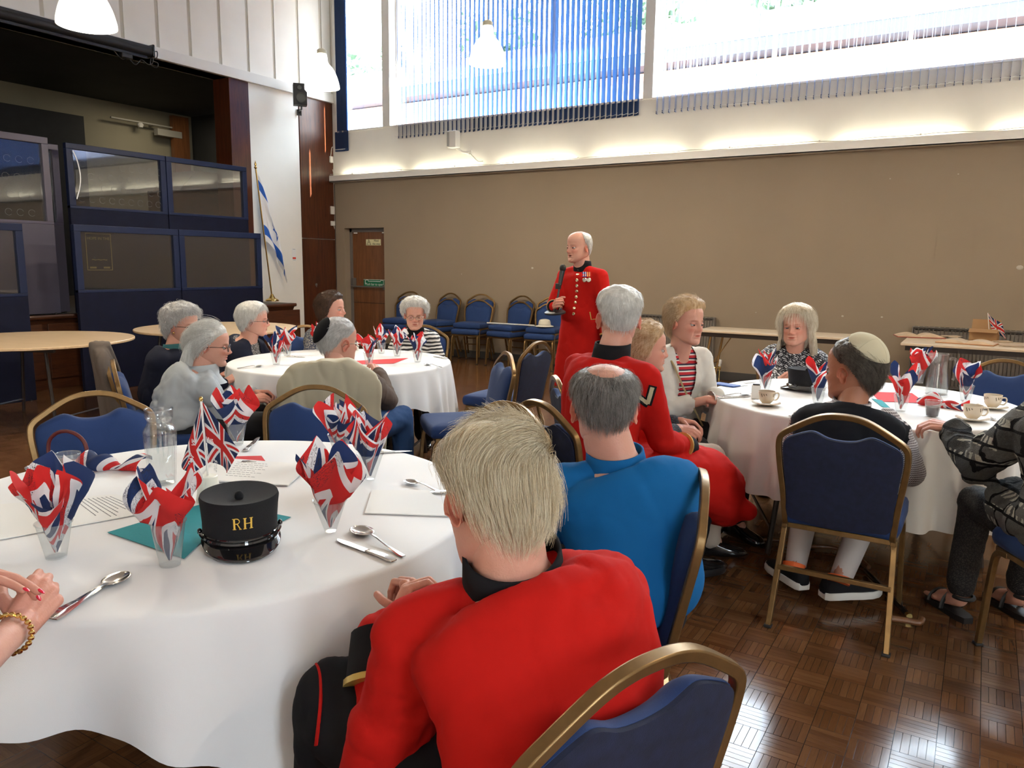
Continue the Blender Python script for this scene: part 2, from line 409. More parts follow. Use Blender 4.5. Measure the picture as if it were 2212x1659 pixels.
# cove tubes lying in the ledge trough
def tube_light(name, col, s):
    t = NT(name); t.set(Base_Color=(0.9, 0.9, 0.9), Emission_Color=col, Emission_Strength=s); return t.m
M_COVE = tube_light('fluorescent_tube_glow', (1.0, 0.95, 0.74), 14.0)
M_BATTEN = simple('white_batten', (0.75, 0.75, 0.72), 0.5)
x = -9.2; n = 0
while x < 3.6:
    r = empty('batten_light', (x, YB - 0.055, LEDGE_B + 0.018), 0, 'fluorescent batten in the white ledge trough, %s from the door corner' % ORD[n], 'light', 'battens in the ledge trough')
    m = MB(); m.box2((0, -0.025, 0), (1.24, 0.025, 0.03)); m.build('batten_body', M_BATTEN, r, smooth=False)
    m = MB(); m.tube([(0.02, 0, 0.05), (1.22, 0, 0.05)], 0.013, 10); m.build('tube', M_COVE, r)
    x += 1.52; n += 1

# string of small lights and flex along the ledge lip
M_FLEX = simple('cream_flex', (0.62, 0.60, 0.52), 0.5)
m = MB(); xs = np.arange(-9.4, 3.5, 0.08); pz = [(x, YB - 0.103 - 0.004 * sin(x * 7), LEDGE_T + 0.008 + 0.010 * abs(sin(x * 2.1)) + 0.006 * sin(x * 9.3)) for x in xs]
m.tube(pz, 0.004, 5); tag(m.build('flex_cable', M_FLEX), 'thin cream cable drooping along the top of the white ledge', 'cable')
for k, x in enumerate(np.arange(-8.9, 3.4, 1.02)):
    m = MB(); m.box((x, YB - 0.11, LEDGE_T + 0.012), (0.02, 0.012, 0.012)); m.lathe([(0.012, 0), (0.008, 0.012)], (x, YB - 0.11, LEDGE_T + 0.015), 8)
    tag(m.build('cable_clip', M_TRIM), 'small white clip on the ledge cable, %s from the door corner' % ORD[k], 'clip', 'cable clips along the ledge')

# vertical blinds
def blind_mat():
    t = NT('navy_blind_cloth'); tl = t.n('BsdfTranslucent'); tl.inputs[0].default_value = (0.08, 0.26, 0.72, 1)
    t.set(Base_Color=(0.02, 0.045, 0.13), Roughness=0.8); mx = t.n('MixShader'); mx.inputs[0].default_value = 0.13
    t.l(t.b.outputs[0], mx.inputs[1]); t.l(tl.outputs[0], mx.inputs[2]); t.l(mx.outputs[0], t.out.inputs[0]); return t.m
M_BLIND = blind_mat()
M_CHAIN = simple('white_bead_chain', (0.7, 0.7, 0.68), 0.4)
M_BLINDL = simple('sunlit_blind_cloth', (0.42, 0.47, 0.62), 0.8)  # paler copy of the blind cloth, daylight on the slats painted into its colour
def blinds(x0, x1, n, ang, zb, label, group, jitter=0.04, mat=None):
    """a headrail above the frame with its hanging slats"""
    r = empty('vertical_blind', ((x0 + x1) / 2, YB - 0.02, zb), 0, label, 'blind', group)
    cx = (x0 + x1) / 2; H = WTOP - zb
    m = MB(); m.box((0, 0, H), (x1 - x0, 0.05, 0.045)); m.build('headrail', M_TRIM, r, smooth=False)
    def slat(mb_h=H):
        s = MB(); ys = np.linspace(-0.044, 0.044, 5); P = np.array([[(0.004 * (1 - (y / 0.044) ** 2), y, z) for y in ys] for z in (0, 0.04, mb_h / 2, mb_h - 0.04)])
        s.grid(P); me = s.mesh('slat'); me.materials.append(mat or M_BLIND); me.polygons.foreach_set('use_smooth', [True] * len(me.polygons)); return me
    me = slat(); wt = MB(); wt.box((0, 0, 0.018), (0.006, 0.086, 0.034)); wme = wt.mesh('slat_weight'); wme.materials.append(M_BLIND)
    for k in range(n):
        xx = x0 + (x1 - x0) * (k + 0.5) / n - cx
        s = bpy.data.objects.new('slat', me); COL.objects.link(s); s.parent = r; s.location = (xx, 0, random.uniform(-0.004, 0.004)); a = ang(k / n)
        s.rotation_euler = (0, 0, a + random.uniform(-jitter, jitter))
        w_ = bpy.data.objects.new('slat_weight', wme); COL.objects.link(w_); w_.parent = s
    c = MB(); P = []
    for k in range(n * 6 + 1):
        t_ = k / (n * 6); ph = (t_ * n) % 1; P.append((x0 - cx + (x1 - x0) * t_, -0.045, 0.03 - 0.012 * sin(pi * ph)))
    c.tube(P, 0.0022, 4); c.build('bead_chain', M_CHAIN, r)
    return r
# slats turned on their hangers: angle of the cloth from the wall's normal
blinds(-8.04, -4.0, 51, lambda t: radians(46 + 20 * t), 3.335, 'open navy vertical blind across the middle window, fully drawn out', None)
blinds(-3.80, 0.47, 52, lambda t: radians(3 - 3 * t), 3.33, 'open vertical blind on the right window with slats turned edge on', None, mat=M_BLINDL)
blinds(0.66, 3.75, 38, lambda t: radians(5), 3.33, 'vertical blind beyond the right edge of the view', None)
# stacked blind in the narrow left window
blinds(-9.32, -9.08, 14, lambda t: radians(85), 3.22, 'dark navy vertical blind stacked in the narrow corner window', None, 0.10)

# ------------------------------------------------------------------ stage wall
SY0, SY1 = -2.2, 7.56
BEAM_B, BEAM_T = 3.99, 4.13
w = MB(); w.box2((XL - 0.3, YF, 0), (XL, SY0, BEAM_B)); w.box2((XL - 0.3, SY1 + 0.34, 0), (XL, 8.86, BEAM_B)); w.box2((XL - 0.3, 8.86, 0), (XL - 0.03, YB + T, BEAM_B)); w.box2((XL - 0.3, YF, BEAM_B), (XL, YB + T, ZC))
wl = w.build('wall_left', M_WHITE, smooth=False); tag(wl, kind='structure')
m = MB(); m.box2((XL - 0.32, YF, BEAM_B), (XL + 0.06, YB, BEAM_T)); tag(m.build('trim_6', M_TRIM, smooth=False, bevel=0.004), kind='structure')
ys = [-3.6 + 0.48 * k for k in range(28)]; ys = [y for y in ys if y < YB]
off = (6.48 - min(ys, key=lambda y: abs(y - 6.48)))
pm = {}
for y in ys:
    y0 = y + off; y1 = min(y0 + 0.48, YB)
    if y1 - y0 < 0.1: continue
    key = round(y1 - y0, 3)
    if key not in pm:
        q = MB(); q.box((0, 0, (ZC - BEAM_T) / 2), (0.014, key - 0.05, ZC - BEAM_T)); pm[key] = q.mesh('wall_panel'); pm[key].materials.append(M_WHITE)
    o = bpy.data.objects.new('wall_panel', pm[key]); COL.objects.link(o); o.parent = wl; o.location = (XL + 0.007, (y0 + y1) / 2, BEAM_T)
M_GROOVE = simple('batten_cream', (0.62, 0.58, 0.50), 0.7)
m = MB()
m.box2((XL, YF, BEAM_T), (XL + 0.003, YB, ZC)); m.build('backing_strip', M_GROOVE, wl, smooth=False)
# mahogany pieces
m = MB(); m.box2((XL - 0.33, SY1, 0.8), (XL + 0.015, SY1 + 0.34, BEAM_B)); tag(m.build('trim_7', M_MAHOG, smooth=False, bevel=0.004), kind='structure')
pw = MB(); pw.box2((XL - 0.03, 8.87, 0.0), (XL + 0.012, YB - 0.005, 1.79)); pw.box2((XL - 0.03, 8.87, 1.80), (XL + 0.012, YB - 0.005, BEAM_B))
tag(pw.build('trim_8', M_MAHOG, smooth=False, bevel=0.003), kind='structure')
k = MB(); k.lathe([(0.022, 0), (0.022, 0.01), (0.01, 0.012)], (0, 0, 0), 12, M=ry(pi / 2)); k.xf(np.array([[1, 0, 0, XL + 0.012], [0, 1, 0, 9.13], [0, 0, 1, 1.05], [0, 0, 0, 1.0]]))
k.box((XL + 0.02, 9.13, 1.03), (0.012, 0.01, 0.04)); tag(k.build('panel_latch', simple('steel', (0.5, 0.5, 0.5), 0.3, 1.0)), 'small metal latch on the dark mahogany wall panel', 'latch')
# stage: deck, front, interior
SX = -8.62
m = MB(); m.box2((-13.4, SY0, 0.0), (SX - 0.06, 7.86, 0.80)); m.box2((-13.4, 7.86, 0.0), (XL - 0.3, 9.8, 0.80)); st = m.build('trim_9', M_STAGEW, smooth=False); tag(st, kind='structure')
for y in np.arange(SY0 + 0.2, 7.6, 0.92):
    m = MB(); m.box2((SX - 0.06, y, 0.12), (SX - 0.035, y + 0.86, 0.72)); m.build('panel', M_STAGEW, st, smooth=False, bevel=0.004)
m = MB(); m.prism(smoothp([(SX + 0.02, 0.82), (SX + 0.03, 0.80), (SX + 0.02, 0.775), (SX - 0.02, 0.765), (SX - 0.05, 0.72)], 3).tolist() + [(SX - 0.1, 0.72), (SX - 0.1, 0.82)], 0, 1, 'xz')
m.v = [np.c_[v[:, 0], SY0 + v[:, 1] * (7.94 - SY0), v[:, 2]] for v in m.v]; m.build('nosing', M_STAGEW, st, smooth=False)
m = MB(); m.box2((-13.4, SY0, 0.80), (SX - 0.02, 7.92, 0.82)); m.box2((-13.4, 7.92, 0.80), (XL - 0.3, 9.8, 0.82)); m.build('deck', simple('worn_stage_deck', (0.10, 0.075, 0.055), 0.5, var=0.3, vs=3), st, smooth=False)
m = MB(); m.box2((-13.5, SY0 - 0.1, 0.0), (-13.4, 10.0, ZC)); tag(m.build('wall_stage_back', M_CREAM, smooth=False), kind='structure')
m = MB(); m.box2((-13.4, 9.85, 0.0), (XL - 0.3, 9.95, ZC)); m.box2((-13.4, SY0 - 0.1, 0), (XL - 0.3, SY0, ZC)); tag(m.build('wall_stage_side', M_DGREY, smooth=False), kind='structure')
m = MB(); m.box2((-13.4, SY0, 4.16), (XL - 0.3, 9.85, 4.26)); tag(m.build('ceiling_stage', M_DGREY, smooth=False), kind='structure')
m = MB(); m.box2((-13.36, SY0, 0.82), (-12.9, 7.45, 3.74)); tag(m.build('wall_stage_return', M_DARK, smooth=False), kind='structure')

# ------------------------------------------------------------------ right wall, front wall, ceiling (behind the photographer)
w = MB(); w.box2((XR, YF, 0), (XR + 0.2, YB + T, 1.6)); w.box2((XR, YF, 5.5), (XR + 0.2, YB + T, ZC)); w.box2((XR, YF, 1.6), (XR + 0.2, -2.1, 5.5)); w.box2((XR, -0.9, 1.6), (XR + 0.2, YB + T, 5.5))
wr = w.build('wall_right', M_WHITE, smooth=False); tag(wr, kind='structure')
def big_window(n, c, ex, ww, hh):
    r = empty('window_%d' % n, c, kind='structure'); m = MB(); h2 = ww / 2
    for q in ((-h2, 0, -h2 + .06, hh), (h2 - .06, 0, h2, hh), (-h2, 0, h2, 0.06), (-h2, hh - .06, h2, hh), (-0.03, 0, 0.03, hh), (-h2, hh * .45, h2, hh * .45 + .06)):
        m.box2((-0.04, q[0], q[1]) if ex == 'x' else (q[0], -.04, q[1]), (0.04, q[2], q[3]) if ex == 'x' else (q[2], .04, q[3]))
    m.build('window_frame', M_TRIM, r, smooth=False); p = MB()
    p.box2((-0.003, -h2 + .05, 0.05) if ex == 'x' else (-h2 + .05, -.003, .05), (0.003, h2 - .05, hh - .05) if ex == 'x' else (h2 - .05, .003, hh - .05)); p.build('pane', M_GLASS, r, smooth=False)
big_window(5, (XR + 0.1, -1.5, 1.6), 'x', 1.2, 3.9)
w = MB(); w.box2((XL, YF - 0.2, 0), (XR, YF, ZC)); tag(w.build('wall_front', M_WHITE, smooth=False), kind='structure')
w = MB(); w.box2((XL - 0.3, YB + T, 5.8), (XR + 0.2, YB + T + 0.48, 5.95)); tag(w.build('trim_11', M_TRIM, smooth=False), kind='structure')  # unseen eave outside, added and sized to cut off the sun slivers
w = MB(); w.box2((XL - 0.3, YF - 0.2, ZC), (XR + 0.2, YB + T, ZC + 0.1)); tag(w.build('ceiling', M_CEIL, smooth=False), kind='structure')

# ------------------------------------------------------------------ door in the corner
d = empty('door_1', ((DX0 + DX1) / 2, YB + 0.14, 0), kind='structure')
hw = (DX1 - DX0) / 2
m = MB(); m.box2((-hw + 0.05, 0, 0.0), (hw - 0.03, 0.045, DZ - 0.06)); m.build('door_leaf', M_DOOR, d, smooth=False, bevel=0.002)
M_FRAME = simple('grey_door_frame', (0.16, 0.14, 0.125), 0.55)
m = MB(); m.box2((-hw, -0.02, 0), (-hw + 0.05, 0.09, DZ)); m.box2((hw - 0.03, -0.02, 0), (hw, 0.09, DZ)); m.box2((-hw, -0.02, DZ - 0.06), (hw, 0.09, DZ)); m.box2((-hw, 0.09, 0), (hw, 0.11, DZ)); m.build('door_frame', M_FRAME, d, smooth=False)
m = MB(); m.tube([(-hw + 0.06, -0.07, 1.02), (hw - 0.05, -0.07, 1.02)], 0.014, 10); m.box((-hw + 0.09, -0.035, 1.08), (0.05, 0.07, 0.16)); m.box((hw - 0.08, -0.035, 1.02), (0.05, 0.07, 0.08)); m.build('push_bar', simple('grey_push_bar', (0.15, 0.14, 0.13), 0.4, 0.3), d, bevel=0.003)
m = MB(); m.box((0, -0.002, 0.75), (2 * hw - 0.1, 0.004, 0.006)); m.build('kick_line', M_DARK, d, smooth=False)
GREEN = simple('sign_green', (0.0, 0.16, 0.07), 0.4); WHT = simple('print_white', (0.85, 0.85, 0.85), 0.5); YEL = simple('sign_cream_yellow', (0.70, 0.66, 0.40), 0.5); BLK = simple('print_black', (0.01, 0.01, 0.01), 0.5)
sx = lambda px, py: Py(px, py, YB + 0.13)
def sign(name, px0, py0, px1, py1, mat, label, cat='sign'):
    a, b = Py(px0, py0, YB + 0.13), Py(px1, py1, YB + 0.13); c = (a + b) / 2; wd, ht = abs(b[0] - a[0]), abs(b[2] - a[2])
    r = empty(name, (c[0], YB + 0.139, c[2]), 0, label, cat); m = MB(); m.box((0, -0.0015, 0), (wd, 0.003, ht)); m.build('plate', mat, r, smooth=False); return r, wd, ht
r, wd, ht = sign('fire_door_sign', 785, 603, 832, 621, GREEN, 'green and white sign reading push bar to open on the brown corner door')
text('Push bar to open', 0.055, WHT, r, (0, -0.0035, -0.018), RXZ)
m = MB(); m.tube([(-wd * .42, -0.004, -.02), (-wd * .42, -0.004, .045), (-wd * .3, -0.004, .055), (-wd * .28, -0.004, 0.03), (wd * .28, -0.004, .03), (wd * .3, -0.004, .055), (wd * .42, -0.004, .045), (wd * .42, -0.004, -.02)], 0.005, 5)
for q in ((0, ht / 2 - .005, wd, .006), (0, -ht / 2 + .005, wd, .006)): m.box((q[0], -0.004, q[1]), (q[2], 0.001, q[3]))
m.build('print', WHT, r)
r, wd, ht = sign('warning_sign', 790, 517, 822, 530, YEL, 'small cream warning sign with a triangle near the top of the brown corner door')
text('Mind\nthe step', 0.05, BLK, r, (wd * .2, -0.0035, 0.0), RXZ)
m = MB(); tr = [(-wd * .3 - .045, -.04), (-wd * .3 + .045, -.04), (-wd * .3, .042)]; m.tube([(x, -0.004, z) for x, z in tr], 0.005, 4, closed=True); m.box((-wd * .3, -0.004, -.003), (.007, .001, .03)); m.build('print', BLK, r)
m = MB()
for x in (-0.3, 0.32): m.box((x + (DX0 + DX1) / 2, YB + 0.125, DZ - 0.075), (0.06, 0.03, 0.02))
m.build('door_catch', M_TRIM, d, smooth=False, bevel=0.003).matrix_parent_inverse = Matrix.Translation((-(DX0 + DX1) / 2, -(YB + 0.14), 0))

# ------------------------------------------------------------------ outside
M_GROUND = simple('outside_paving', (0.35, 0.35, 0.33), 0.9, var=0.2)
m = MB(); m.box2((-45, YB + 0.6, -0.3), (30, 60, -0.15)); m.box2((XR + 0.6, -30, -0.3), (40, YB + 0.6, -0.15)); tag(m.build('ground', M_GROUND, smooth=False), kind='structure')
YO = 18.0
def outside():
    zf = Py(1459, 121, YO)[2]
    r = empty('brick_building', (0, YO, 0), 0, 'low brick building with pale fascia seen through the right window', 'building')
    t = NT('outside_brick'); bt = t.n('TexBrick'); t.l(t.mapping(t.tc(), (1, 1, 1), (pi / 2, 0, 0)), bt.inputs[0]); bt.inputs['Scale'].default_value = 4.5
    bt.inputs[1].default_value = (0.55, 0.22, 0.15, 1); bt.inputs[2].default_value = (0.65, 0.30, 0.2, 1); bt.inputs[3].default_value = (0.6, 0.57, 0.5, 1); t.l(bt.outputs[0], t.b.inputs[0])
    m = MB(); m.box2((-26, 0, 0), (14, 6, zf - 0.3)); m.build('wall', t.m, r, smooth=False)
    m = MB(); m.box2((-26.2, -0.6, zf - 0.28), (14.2, 0.1, zf)); m.build('fascia', simple('slate_blue_fascia', (0.025, 0.035, 0.055), 0.5), r, smooth=False)
    m = MB(); m.box2((-26.2, -0.62, zf), (14.2, 6, zf + 0.5)); m.build('roof_edge', M_TRIM, r, smooth=False)
    for x in (-24, -20.5, -17, -13.5, -10, -6.2, -2.6, 1.2, 5.0):
        f = MB(); f.box2((x, -0.03, zf - 1.9), (x + 2.2, 0.03, zf - 0.5)); fo = f.build('window', M_TRIM, r, smooth=False)
        g = MB(); g.box2((x + 0.08, -0.04, zf - 1.82), (x + 1.06, -0.03, zf - 0.58)); g.box2((x + 1.14, -0.04, zf - 1.82), (x + 2.12, -0.03, zf - 0.58)); g.build('pane', simple('outside_pane', (0.45, 0.55, 0.65), 0.1), fo, smooth=False)
outside()
M_LEAF = simple('tree_leaf', (0.10, 0.17, 0.11), 0.6, var=0.4, vs=2); M_BARK = simple('tree_bark', (0.12, 0.09, 0.06), 0.9)
for k, (x, y, h, rr) in enumerate(((-27, 31, 12, 2.9), (-20, 32, 13, 3.1), (-13.0, 31, 13, 3.0), (-6.0, 32, 13.5, 3.1), (1.6, 30, 14, 2.8))):
    r = empty('tree', (x, y, -0.15), 0, 'leafy green tree behind the brick building, seen %s' % ('beyond the left corner', 'through the corner window', 'through the left half of the middle window', 'through the right half of the middle window', 'through the right window')[k], 'tree', 'trees behind the brick building')
    m = MB(); m.tube([(0, 0, 0), (0.1, 0, h * 0.4), (0, 0.1, h * 0.75)], [0.3, 0.22, 0.1], 8); m.build('trunk', M_BARK, r)
    n = 5000; c = RNG.normal(size=(n, 3)); c /= np.linalg.norm(c, axis=1)[:, None]; c *= (RNG.random((n, 1)) ** 0.4) * (1 + 0.25 * np.sin(c[:, :1] * 7 + c[:, 1:2] * 5)); c = c * [rr, rr, h * 0.32] + [0, 0, h * 0.68]
    a = RNG.normal(size=(n, 3)) * 0.13; b = RNG.normal(size=(n, 3)) * 0.13
    V = np.stack([c - a, c + b, c + a, c - b], 1).reshape(-1, 3); mb = MB(); mb.add(V, [(4 * i, 4 * i + 1, 4 * i + 2, 4 * i + 3) for i in range(n)])
    tag(mb.build('foliage', M_LEAF, r, fixn=False, smooth=False), kind='stuff')
# ------------------------------------------------------------------ pendant lamps
def shade_mat():
    t = NT('opal_lamp_shade'); t.set(Base_Color=(0.9, 0.88, 0.78), Roughness=0.35, Emission_Color=(1.0, 0.95, 0.78), Emission_Strength=1.1); return t.m
M_SHADE = shade_mat(); M_BULB = tube_light('lamp_bulb', (1.0, 0.86, 0.6), 30.0); M_CAP = simple('lamp_cap_cream', (0.75, 0.72, 0.55), 0.5)
def pendant(loc, label, lit=True, s=1.0):
    r = empty('pendant_lamp', loc, 0, label, 'lamp', 'bell pendant lamps hanging over the hall')
    p = smoothp([(0.045, 0.36), (0.055, 0.33), (0.065, 0.26), (0.115, 0.20), (0.155, 0.12), (0.178, 0.04), (0.182, 0.0)], 4) * s
    prof = list(p) + [(a - 0.004, b) for a, b in p[::-1]]
    m = MB(); m.lathe(prof, n=40, cap=False); m.build('lamp_shade', M_SHADE, r)
    m = MB(); m.lathe([(0.03 * s, 0.40 * s), (0.05 * s, 0.385 * s), (0.05 * s, 0.35 * s), (0.02, 0.34 * s)], n=20); m.build('cap', M_CAP, r)
    m = MB(); m.tube([(0, 0, 0.39 * s), (0, 0, ZC - loc[2])], 0.004, 6); m.build('flex', M_FLEX, r)
    m = MB(); m.ell((0, 0, 0.13 * s), (0.04 * s, 0.04 * s, 0.055 * s)); m.build('bulb', M_BULB, r)
    L = bpy.data.lights.new('lamp_light', 'POINT'); L.energy = 75; L.color = (1.0, 0.87, 0.66); L.shadow_soft_size = 0.06
    o = bpy.data.objects.new('lamp_light', L); COL.objects.link(o); o.parent = r; o.location = (0, 0, 0.03)
for (px, py, D), lab in (((188, 57, 6.0), 'white bell pendant lamp hanging at the top left corner by the stage'),
                    ((1053, 138, 7.9), 'white bell pendant lamp hanging in front of the middle window'),
                    ((697, 190, 8.9), 'white bell pendant lamp hanging by the far corner window'),
                    ((1557, 72, 6.1), 'white bell pendant lamp hanging in front of the right window')):
    pendant(Ph(px, py, D), lab)
for x, y in ((-6.4, 0.4), (2.2, 3.2), (2.2, 7.0)):
    pendant((x, y, 3.6), 'white bell pendant lamp outside the view, %s' % ('over the left side', 'over the right side', 'by the right wall')[int(x > 0) + int(y > 5)])

# ------------------------------------------------------------------ things on the walls
M_BLACK = simple('black_plastic', (0.015, 0.015, 0.016), 0.45, bump=0.05)
M_BLACKG = simple('glossy_black', (0.01, 0.01, 0.011), 0.12, Coat_Weight=0.5)
M_STEEL = simple('polished_steel', (0.72, 0.70, 0.67), 0.16, 1.0)
M_CHROME = simple('chrome', (0.8, 0.8, 0.8), 0.1, 1.0)
M_BRASS = simple('brass', (0.75, 0.52, 0.18), 0.22, 1.0)
# projector screen case
a, b = Px(0, 22, XL + 0.2), Px(327, 112, XL + 0.2)
r = empty('projector_screen', (XL + 0.17, b[1], b[2]), 0, 'long black rolled-up projector screen case hung above the stage opening', 'screen')
m = MB(); L = b[1] + 1.5; m.tube([(0, -L, 0), (0, 0, 0)], 0.062, 16); m.box((0, -L / 2, 0.03), (0.11, L, 0.06)); m.build('case', M_BLACK, r)
m = MB(); m.box((0, 0.01, 0.01), (0.15, 0.03, 0.15)); m.build('end_cap', M_BLACKG, r, bevel=0.01)
m = MB(); m.box((0, -L / 2, -0.075), (0.03, L - 0.1, 0.03)); m.build('bottom_bar', M_BLACK, r)
m = MB(); m.tube(smoothp([(0, -0.5, -0.07), (0.02, -0.40, -0.17), (0, -0.30, -0.14), (0.02, -0.22, -0.2), (0.01, -0.13, -0.12), (0.02, -0.05, -0.16), (0, 0.03, -0.12), (0.01, 0.02, -0.05), (0, -0.03, -0.02)], 6), 0.006, 6)
m.tube(smoothp([(0, 0.03, 0), (0, 0.1, 0.03), (0, 0.09, -0.05), (0, 0.02, -0.06), (0, 0.0, -0.15), (0, 0.08, -0.17), (0, 0.10, -0.11), (0, 0.0, -0.1)], 6), 0.006, 6); m.build('cable', M_BLACK, r)
m = MB(); m.box((0.0, -0.33, -0.12), (0.08, 0.14, 0.06)); m.build('cable_block', M_BLACK, r, bevel=0.01)
# loudspeaker
c = Px(648, 205, XL + 0.28)
r = empty('loudspeaker', c, radians(50), 'small black loudspeaker bracketed high on the white wall in the corner', 'speaker')
M_SPK = simple('dark_grey_speaker', (0.035, 0.036, 0.036), 0.5)
q = [(-0.075, -0.16), (0.075, -0.16), (0.085, 0.02), (0.07, 0.05), (0.07, 0.16), (-0.07, 0.16), (-0.085, 0.02)]
m = MB(); m.prism([(-0.10, -0.155), (0.10, -0.155), (0.10, 0.03), (0.065, 0.07), (0.065, 0.155), (-0.10, 0.155)], -0.08, 0.09, 'xz'); m.build('cabinet', M_SPK, r, bevel=0.006)
ringm = simple('speaker_ring', (0.10, 0.11, 0.09), 0.35)
for x, z, rr, nm in ((0.01, -0.055, 0.073, 'woofer'), (-0.01, 0.09, 0.032, 'tweeter')):
    m = MB(); m.lathe([(rr, 0), (rr, 0.012), (rr * 0.9, 0.014), (rr * 0.86, 0.004)], n=28, M=rx(pi / 2)); m.xf(Matrix.Translation((x, -0.08, z))); o = m.build(nm, ringm, r)
    m = MB(); m.lathe([(rr * 0.86, 0.002), (rr * 0.4, -0.012), (rr * 0.3, 0.0), (0.001, 0.004)], n=24, M=rx(pi / 2)); m.xf(Matrix.Translation((x, -0.08, z))); m.build('cone', M_BLACK, o)
m = MB(); m.tube([(0.02, 0.03, -0.155), (0.02, 0.03, -0.2), (0.0, 0.20, -0.2), (0.0, 0.325, -0.2)], 0.012, 8); m.box((0.0, 0.325, -0.2), (0.07, 0.02, 0.09)); m.build('bracket', M_BLACK, r)
# notice on the white wall (its square code is left out)
c = Px(635, 550, XL); r = empty('notice', (XL + 0.003, c[1], c[2]), 0, 'small white notice with a red band on the white wall', 'notice')
m = MB(); m.box((0, 0, 0), (0.003, 0.085, 0.19)); m.build('sheet', WHT, r, smooth=False)
m = MB(); m.box((0.002, 0, -0.055), (0.001, 0.068, 0.028)); m.build('red_band', simple('notice_red', (0.65, 0.05, 0.03), 0.5), r, smooth=False)
m = MB(); m.box((0.002, 0, -0.083), (0.001, 0.05, 0.006)); m.box((0.002, 0, 0.083), (0.001, 0.05, 0.005)); m.build('print', simple('print_grey', (0.25, 0.25, 0.25), 0.6), r, smooth=False)
# socket boxes and flex in the corner
M_SOCK = simple('white_socket', (0.72, 0.70, 0.65), 0.45)
for (px, py, w_, h_, lab) in ((718, 345, 0.07, 0.10, 'small white junction box beside the ledge end in the corner'), (724, 455, 0.08, 0.13, 'white switched socket on the wall edge above the door'), (723, 483, 0.08, 0.075, 'small square white socket under the switched one')):
    c = Px(px, py, XL + 0.02); r = empty('wall_socket', (XL + 0.012, min(c[1], YB - 0.07), c[2]), 0, lab, 'socket')
    m = MB(); m.box((0.014, 0, 0), (0.028, w_, h_)); m.build('box', M_SOCK, r, bevel=0.004); m = MB(); m.box((0.03, 0, 0.0), (0.006, 0.02, 0.03)); m.build('switch', M_TRIM, r)
def cpt(px, py, dx=0.02): c = Px(px, py, XL + dx); return (c[0], min(c[1], YB - 0.02), c[2])
for pts, lab in (([(722, 318), (716, 322), (714, 350), (722, 352), (724, 375), (722, 390), (725, 440), (727, 448)], 'cream flex running down the corner past the junction box'),
                 ([(727, 462), (732, 480), (730, 492), (724, 495), (721, 488)], 'short loop of white flex hanging from the two sockets'),
                 ([(718, 366), (722, 374), (738, 384)], 'cream cable end hooked over the left end of the ledge')):
    m = MB(); m.tube(smoothp([cpt(*p) for p in pts], 5), 0.006, 6); tag(m.build('flex_cable', M_FLEX), lab, 'cable')
m = MB(); m.tube(smoothp([(XL + 0.03, YB - 0.02, z) for z in (2.7, 2.4, 2.1, 1.8, 1.2, 0.6, 0.05)], 3), 0.008, 6); tag(m.build('pipe', simple('dark_pipe', (0.06, 0.04, 0.03), 0.5)), 'thin dark pipe running down the room corner', 'pipe')
# projector on its bracket above the ledge
c = Py(981, 310, YB - 0.12); r = empty('wall_projector', (c[0], YB - 0.005, c[2]), 0, 'small white box on an arm fixed under the middle window above the ledge', 'projector')
m = MB(); m.box((-0.02, -0.10, 0.06), (0.16, 0.12, 0.24)); m.build('housing', M_TRIM, r, bevel=0.01)
m = MB(); m.box((-0.075, -0.165, 0.06), (0.04, 0.01, 0.2)); m.build('grille', simple('grille_grey', (0.4, 0.4, 0.38), 0.6), r, bevel=0.003)
m = MB(); m.tube([(0.0, -0.05, -0.06), (0.1, -0.04, -0.12), (0.2, -0.02, -0.14)], 0.018, 8); m.box((0.2, -0.01, -0.13), (0.09, 0.02, 0.07)); m.build('arm', M_TRIM, r, bevel=0.003)
m = MB(); m.tube(smoothp([(0.22, -0.03, -0.14), (0.3, -0.05, -0.2), (0.4, -0.08, -0.27), (0.5, -0.1, -0.28)], 5), 0.006, 6); m.build('lead', M_FLEX, r)
# radiators
M_RAD = simple('taupe_radiator', (0.17, 0.15, 0.13), 0.5); M_RADD = simple('radiator_slot', (0.05, 0.045, 0.04), 0.7)
def radiator(x0, x1, zt, label):
    r = empty('radiator', ((x0 + x1) / 2, YB - 0.005, 0.13), 0, label, 'radiator'); w2 = (x1 - x0) / 2; H = zt - 0.13
    m = MB(); ys = []
    n = int((x1 - x0) / 0.036)
    for k in range(n):
        x = -w2 + 0.02 + k * (2 * w2 - 0.04) / n; m.box((x + 0.018, -0.088, H / 2), (0.024, 0.014, H - 0.05))
    tag(m.build('panel_flutes', M_RAD, r, smooth=False), kind='stuff')
    m = MB(); m.box((0, -0.07, H / 2), (2 * w2 - 0.02, 0.03, H - 0.01)); m.box((0, -0.085, 0.02), (2 * w2 - 0.02, 0.02, 0.03)); m.box((0, -0.085, H - 0.03), (2 * w2 - 0.02, 0.02, 0.02)); m.build('panel', M_RAD, r, bevel=0.003)
    m = MB(); m.box((0, -0.06, H - 0.005), (2 * w2, 0.085, 0.012)); m.box((-w2, -0.06, H / 2), (0.012, 0.085, H)); m.box((w2, -0.06, H / 2), (0.012, 0.085, H)); m.build('casing', M_RAD, r, bevel=0.003)
    m = MB()
    for k in range(int(w2 * 2 / 0.05)): m.box((-w2 + 0.03 + k * 0.05, -0.104, H - 0.02), (0.034, 0.003, 0.012)); m.box((-w2 + 0.03 + k * 0.05, -0.07, H + 0.002), (0.034, 0.05, 0.002))
    tag(m.build('grille_slots', M_RADD, r, smooth=False), kind='stuff')
    m = MB(); m.box((0, -0.02, H * 0.3), (2 * w2 - 0.2, 0.04, 0.03)); m.box((0, -0.02, H * 0.8), (2 * w2 - 0.2, 0.04, 0.03)); m.build('wall_bracket', M_RADD, r, smooth=False)
